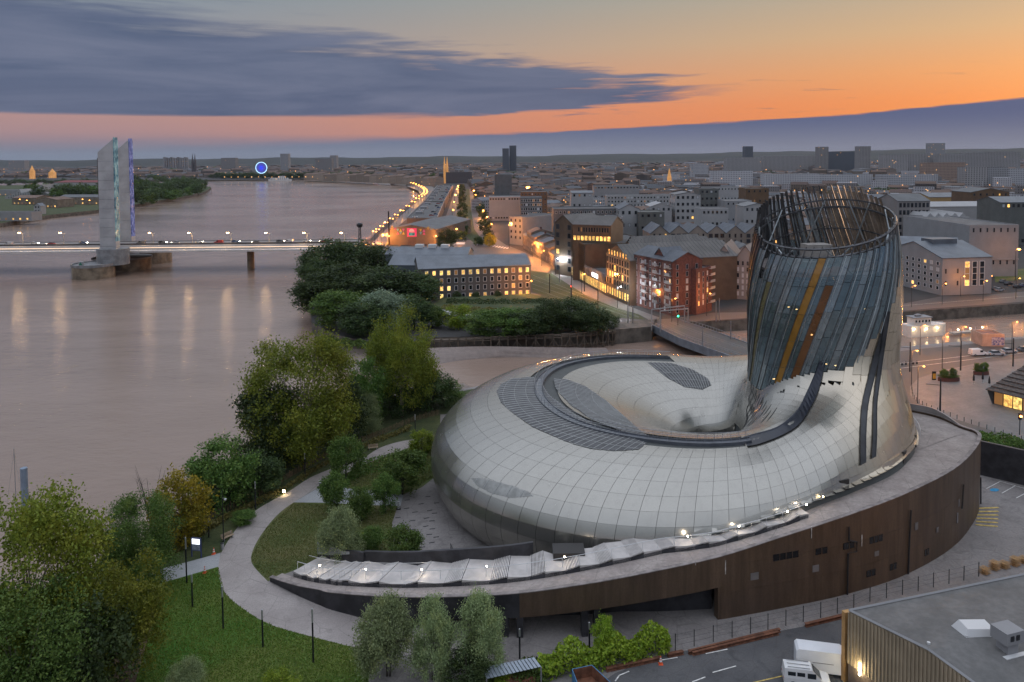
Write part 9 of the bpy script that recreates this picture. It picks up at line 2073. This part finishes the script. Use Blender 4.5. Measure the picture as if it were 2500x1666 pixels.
# ------------------------------------------------------------------ far bank on the left
WR2 = random.Random(8); wood = [(308, 470), (330, 504), (430, 486), (500, 470), (510, 455), (500, 446), (420, 440), (308, 438)]; n = 0
while n < 110:
 x, y = WR2.uniform(305, 512), WR2.uniform(437, 505)
 if inpoly(x, y, wood): tree('far' if n % 4 else 'farg', G(x, y), 0, -WR2.uniform(17, 27), 'leafy tree in the riverside wood beyond the bridge pylons', 'wood_tree', 'riverside wood beyond the pylons', hm=WR2.uniform(12, 19), parts=False); n += 1
for k in range(30): x = 64 + k * 6.1; tree('far' if k % 3 else 'farg', G(x, 480 - 6 * sin(k * .9)), 0, -22, 'green tree in the row behind the dark-roofed sheds', 'bank_tree', 'tree row behind the sheds', hm=16 + 4 * (k % 2), parts=False)
for k in range(16): tree('far', G(-10 + k * 18, 447 + 3 * (k % 3)), 0, -26, 'dark tree in the far park on the left bank', 'bank_tree', 'far park trees', hm=13, parts=False)
for x0, x1, yb, yt, D, wl, rf, ro, lb in ((86, 140, 508, 484, 30, M_STONE, M_TILE, 'gabley', 'dark-roofed riverside shed with a lit gable'), (142, 246, 500, 478, 26, M_STONE, M_DGREY, 'gable', 'long dark-roofed shed left of the pylons'), (30, 88, 500, 480, 30, M_STONE, M_TILE, 'gable', 'red tile shed at the left end of the row'), (-30, 78, 540, 514, 14, M_LGREY, M_FLATR, 'flat', 'long low pale building at the water edge on the left'), (132, 246, 470, 440, 60, M_WHITE, mat('red_roof', (0.16, 0.02, 0.02), .7, var=.1), 'gable', 'large white hall with a red roof on the left bank'), (-20, 60, 478, 462, 30, M_LGREY, M_FLATR, 'flat', 'pale flat hall at the left edge of the far bank')):
 a, b_ = G(x0, yb), G(x1, yb); bt, W = block('riverside_shed', lb, a, b_, D, max(3.5, ZTOP(a, yt) * .8), wl, rf, ro, 3.0, group='far bank halls'); wins(bt, W, D, 'F', 6, 1, W * .1, W * .9, 1, 1, 2.2, 2.0, .7, 'g')
a = G(83, 524); bt, W = block('signal_house', 'small white gabled signal house at the water edge', a, G(100, 524), 8, ZTOP(a, 504), M_WHITE, M_ZINC, 'gabley', 3.0); wins(bt, W, 8, 'F', 2, 2, 2.5, W - 2.5, 3, 7, 1.4, 2, 0, 'd')
# white lattice-fronted building with a peaked roofline
a, b_ = G(12, 486), G(118, 486); L = (b_ - a).length; t_ = thing('lattice_building', 'white building with a perforated facade and two peaks on the left bank', 'building', a); prof = [(0, 3), (.22, 9), (.30, 15), (.34, 9), (.62, 14), (.78, 22), (.80, 10), (1, 4)]
mb = MB(); P_ = [(a.x + L * u, a.y, z) for u, z in prof]; mb.mesh([(a.x, a.y, 0), (b_.x, a.y, 0)] + P_[::-1] + [(q[0], q[1] + 30, q[2]) for q in [(a.x, a.y, 0), (b_.x, a.y, 0)] + P_[::-1]], [tuple(range(10)), tuple(range(19, 9, -1))] + [((i + 1) % 10, i, 10 + i, 10 + (i + 1) % 10) for i in range(10)]); mb.build('wall', M_WHITE, t_)
for r in range(5):
 for k in range(16 - 2 * r): u = .08 + r * .05 + k * .05; zz = 1.2 + r * 2.6; lim = np.interp(u, [q[0] for q in prof], [q[1] for q in prof]); (zz + 2.4 < lim and u < .96) and put('window', M_WIN['wd'], t_, (L * u, -.02, zz), (0, 0, 0), (2.2, 1, 1.7))
for k in range(14): lamp(G(30 + k * 17, 497 + 3 * (k % 3)), 7, 'small orange lamp among the sheds of the left bank', 'left bank lamps', r=0.8)
# jetties by the wood
mb = MB()
for k in range(7): q = G(486 + k * 5, 479 - k, WZ); mb.tube((q.x, q.y, WZ - 1), (q.x, q.y, WZ + 6), .35, n=5)
mb.tube(G(484, 479, WZ + 3), G(520, 473, WZ + 3), .3, n=4); mb.solo('old_jetty', M_TIMB, 'ruined timber jetty below the riverside wood', 'jetty')
# ------------------------------------------------------------------ haze: a thin even air over the whole valley
hz = MB(); hz.bb(-11000, 11000, -70, 10900, -10.5, 175)
o = hz.build('haze', None); o.data.materials.clear()
m = bpy.data.materials.new('haze_air'); m.use_nodes = True; t = NT(m.node_tree); t.n.remove(t.n['Principled BSDF'])
pv = t.add('ShaderNodeVolumePrincipled'); pv.inputs['Color'].default_value = (0.70, 0.80, 1.0, 1); pv.inputs['Density'].default_value = 0.000015; pv.inputs['Anisotropy'].default_value = 0.2
t.l.new(pv.outputs[0], t.n['Material Output'].inputs['Volume']); o.data.materials.append(m); tag(o, 'thin evening haze over the valley', kind='stuff')
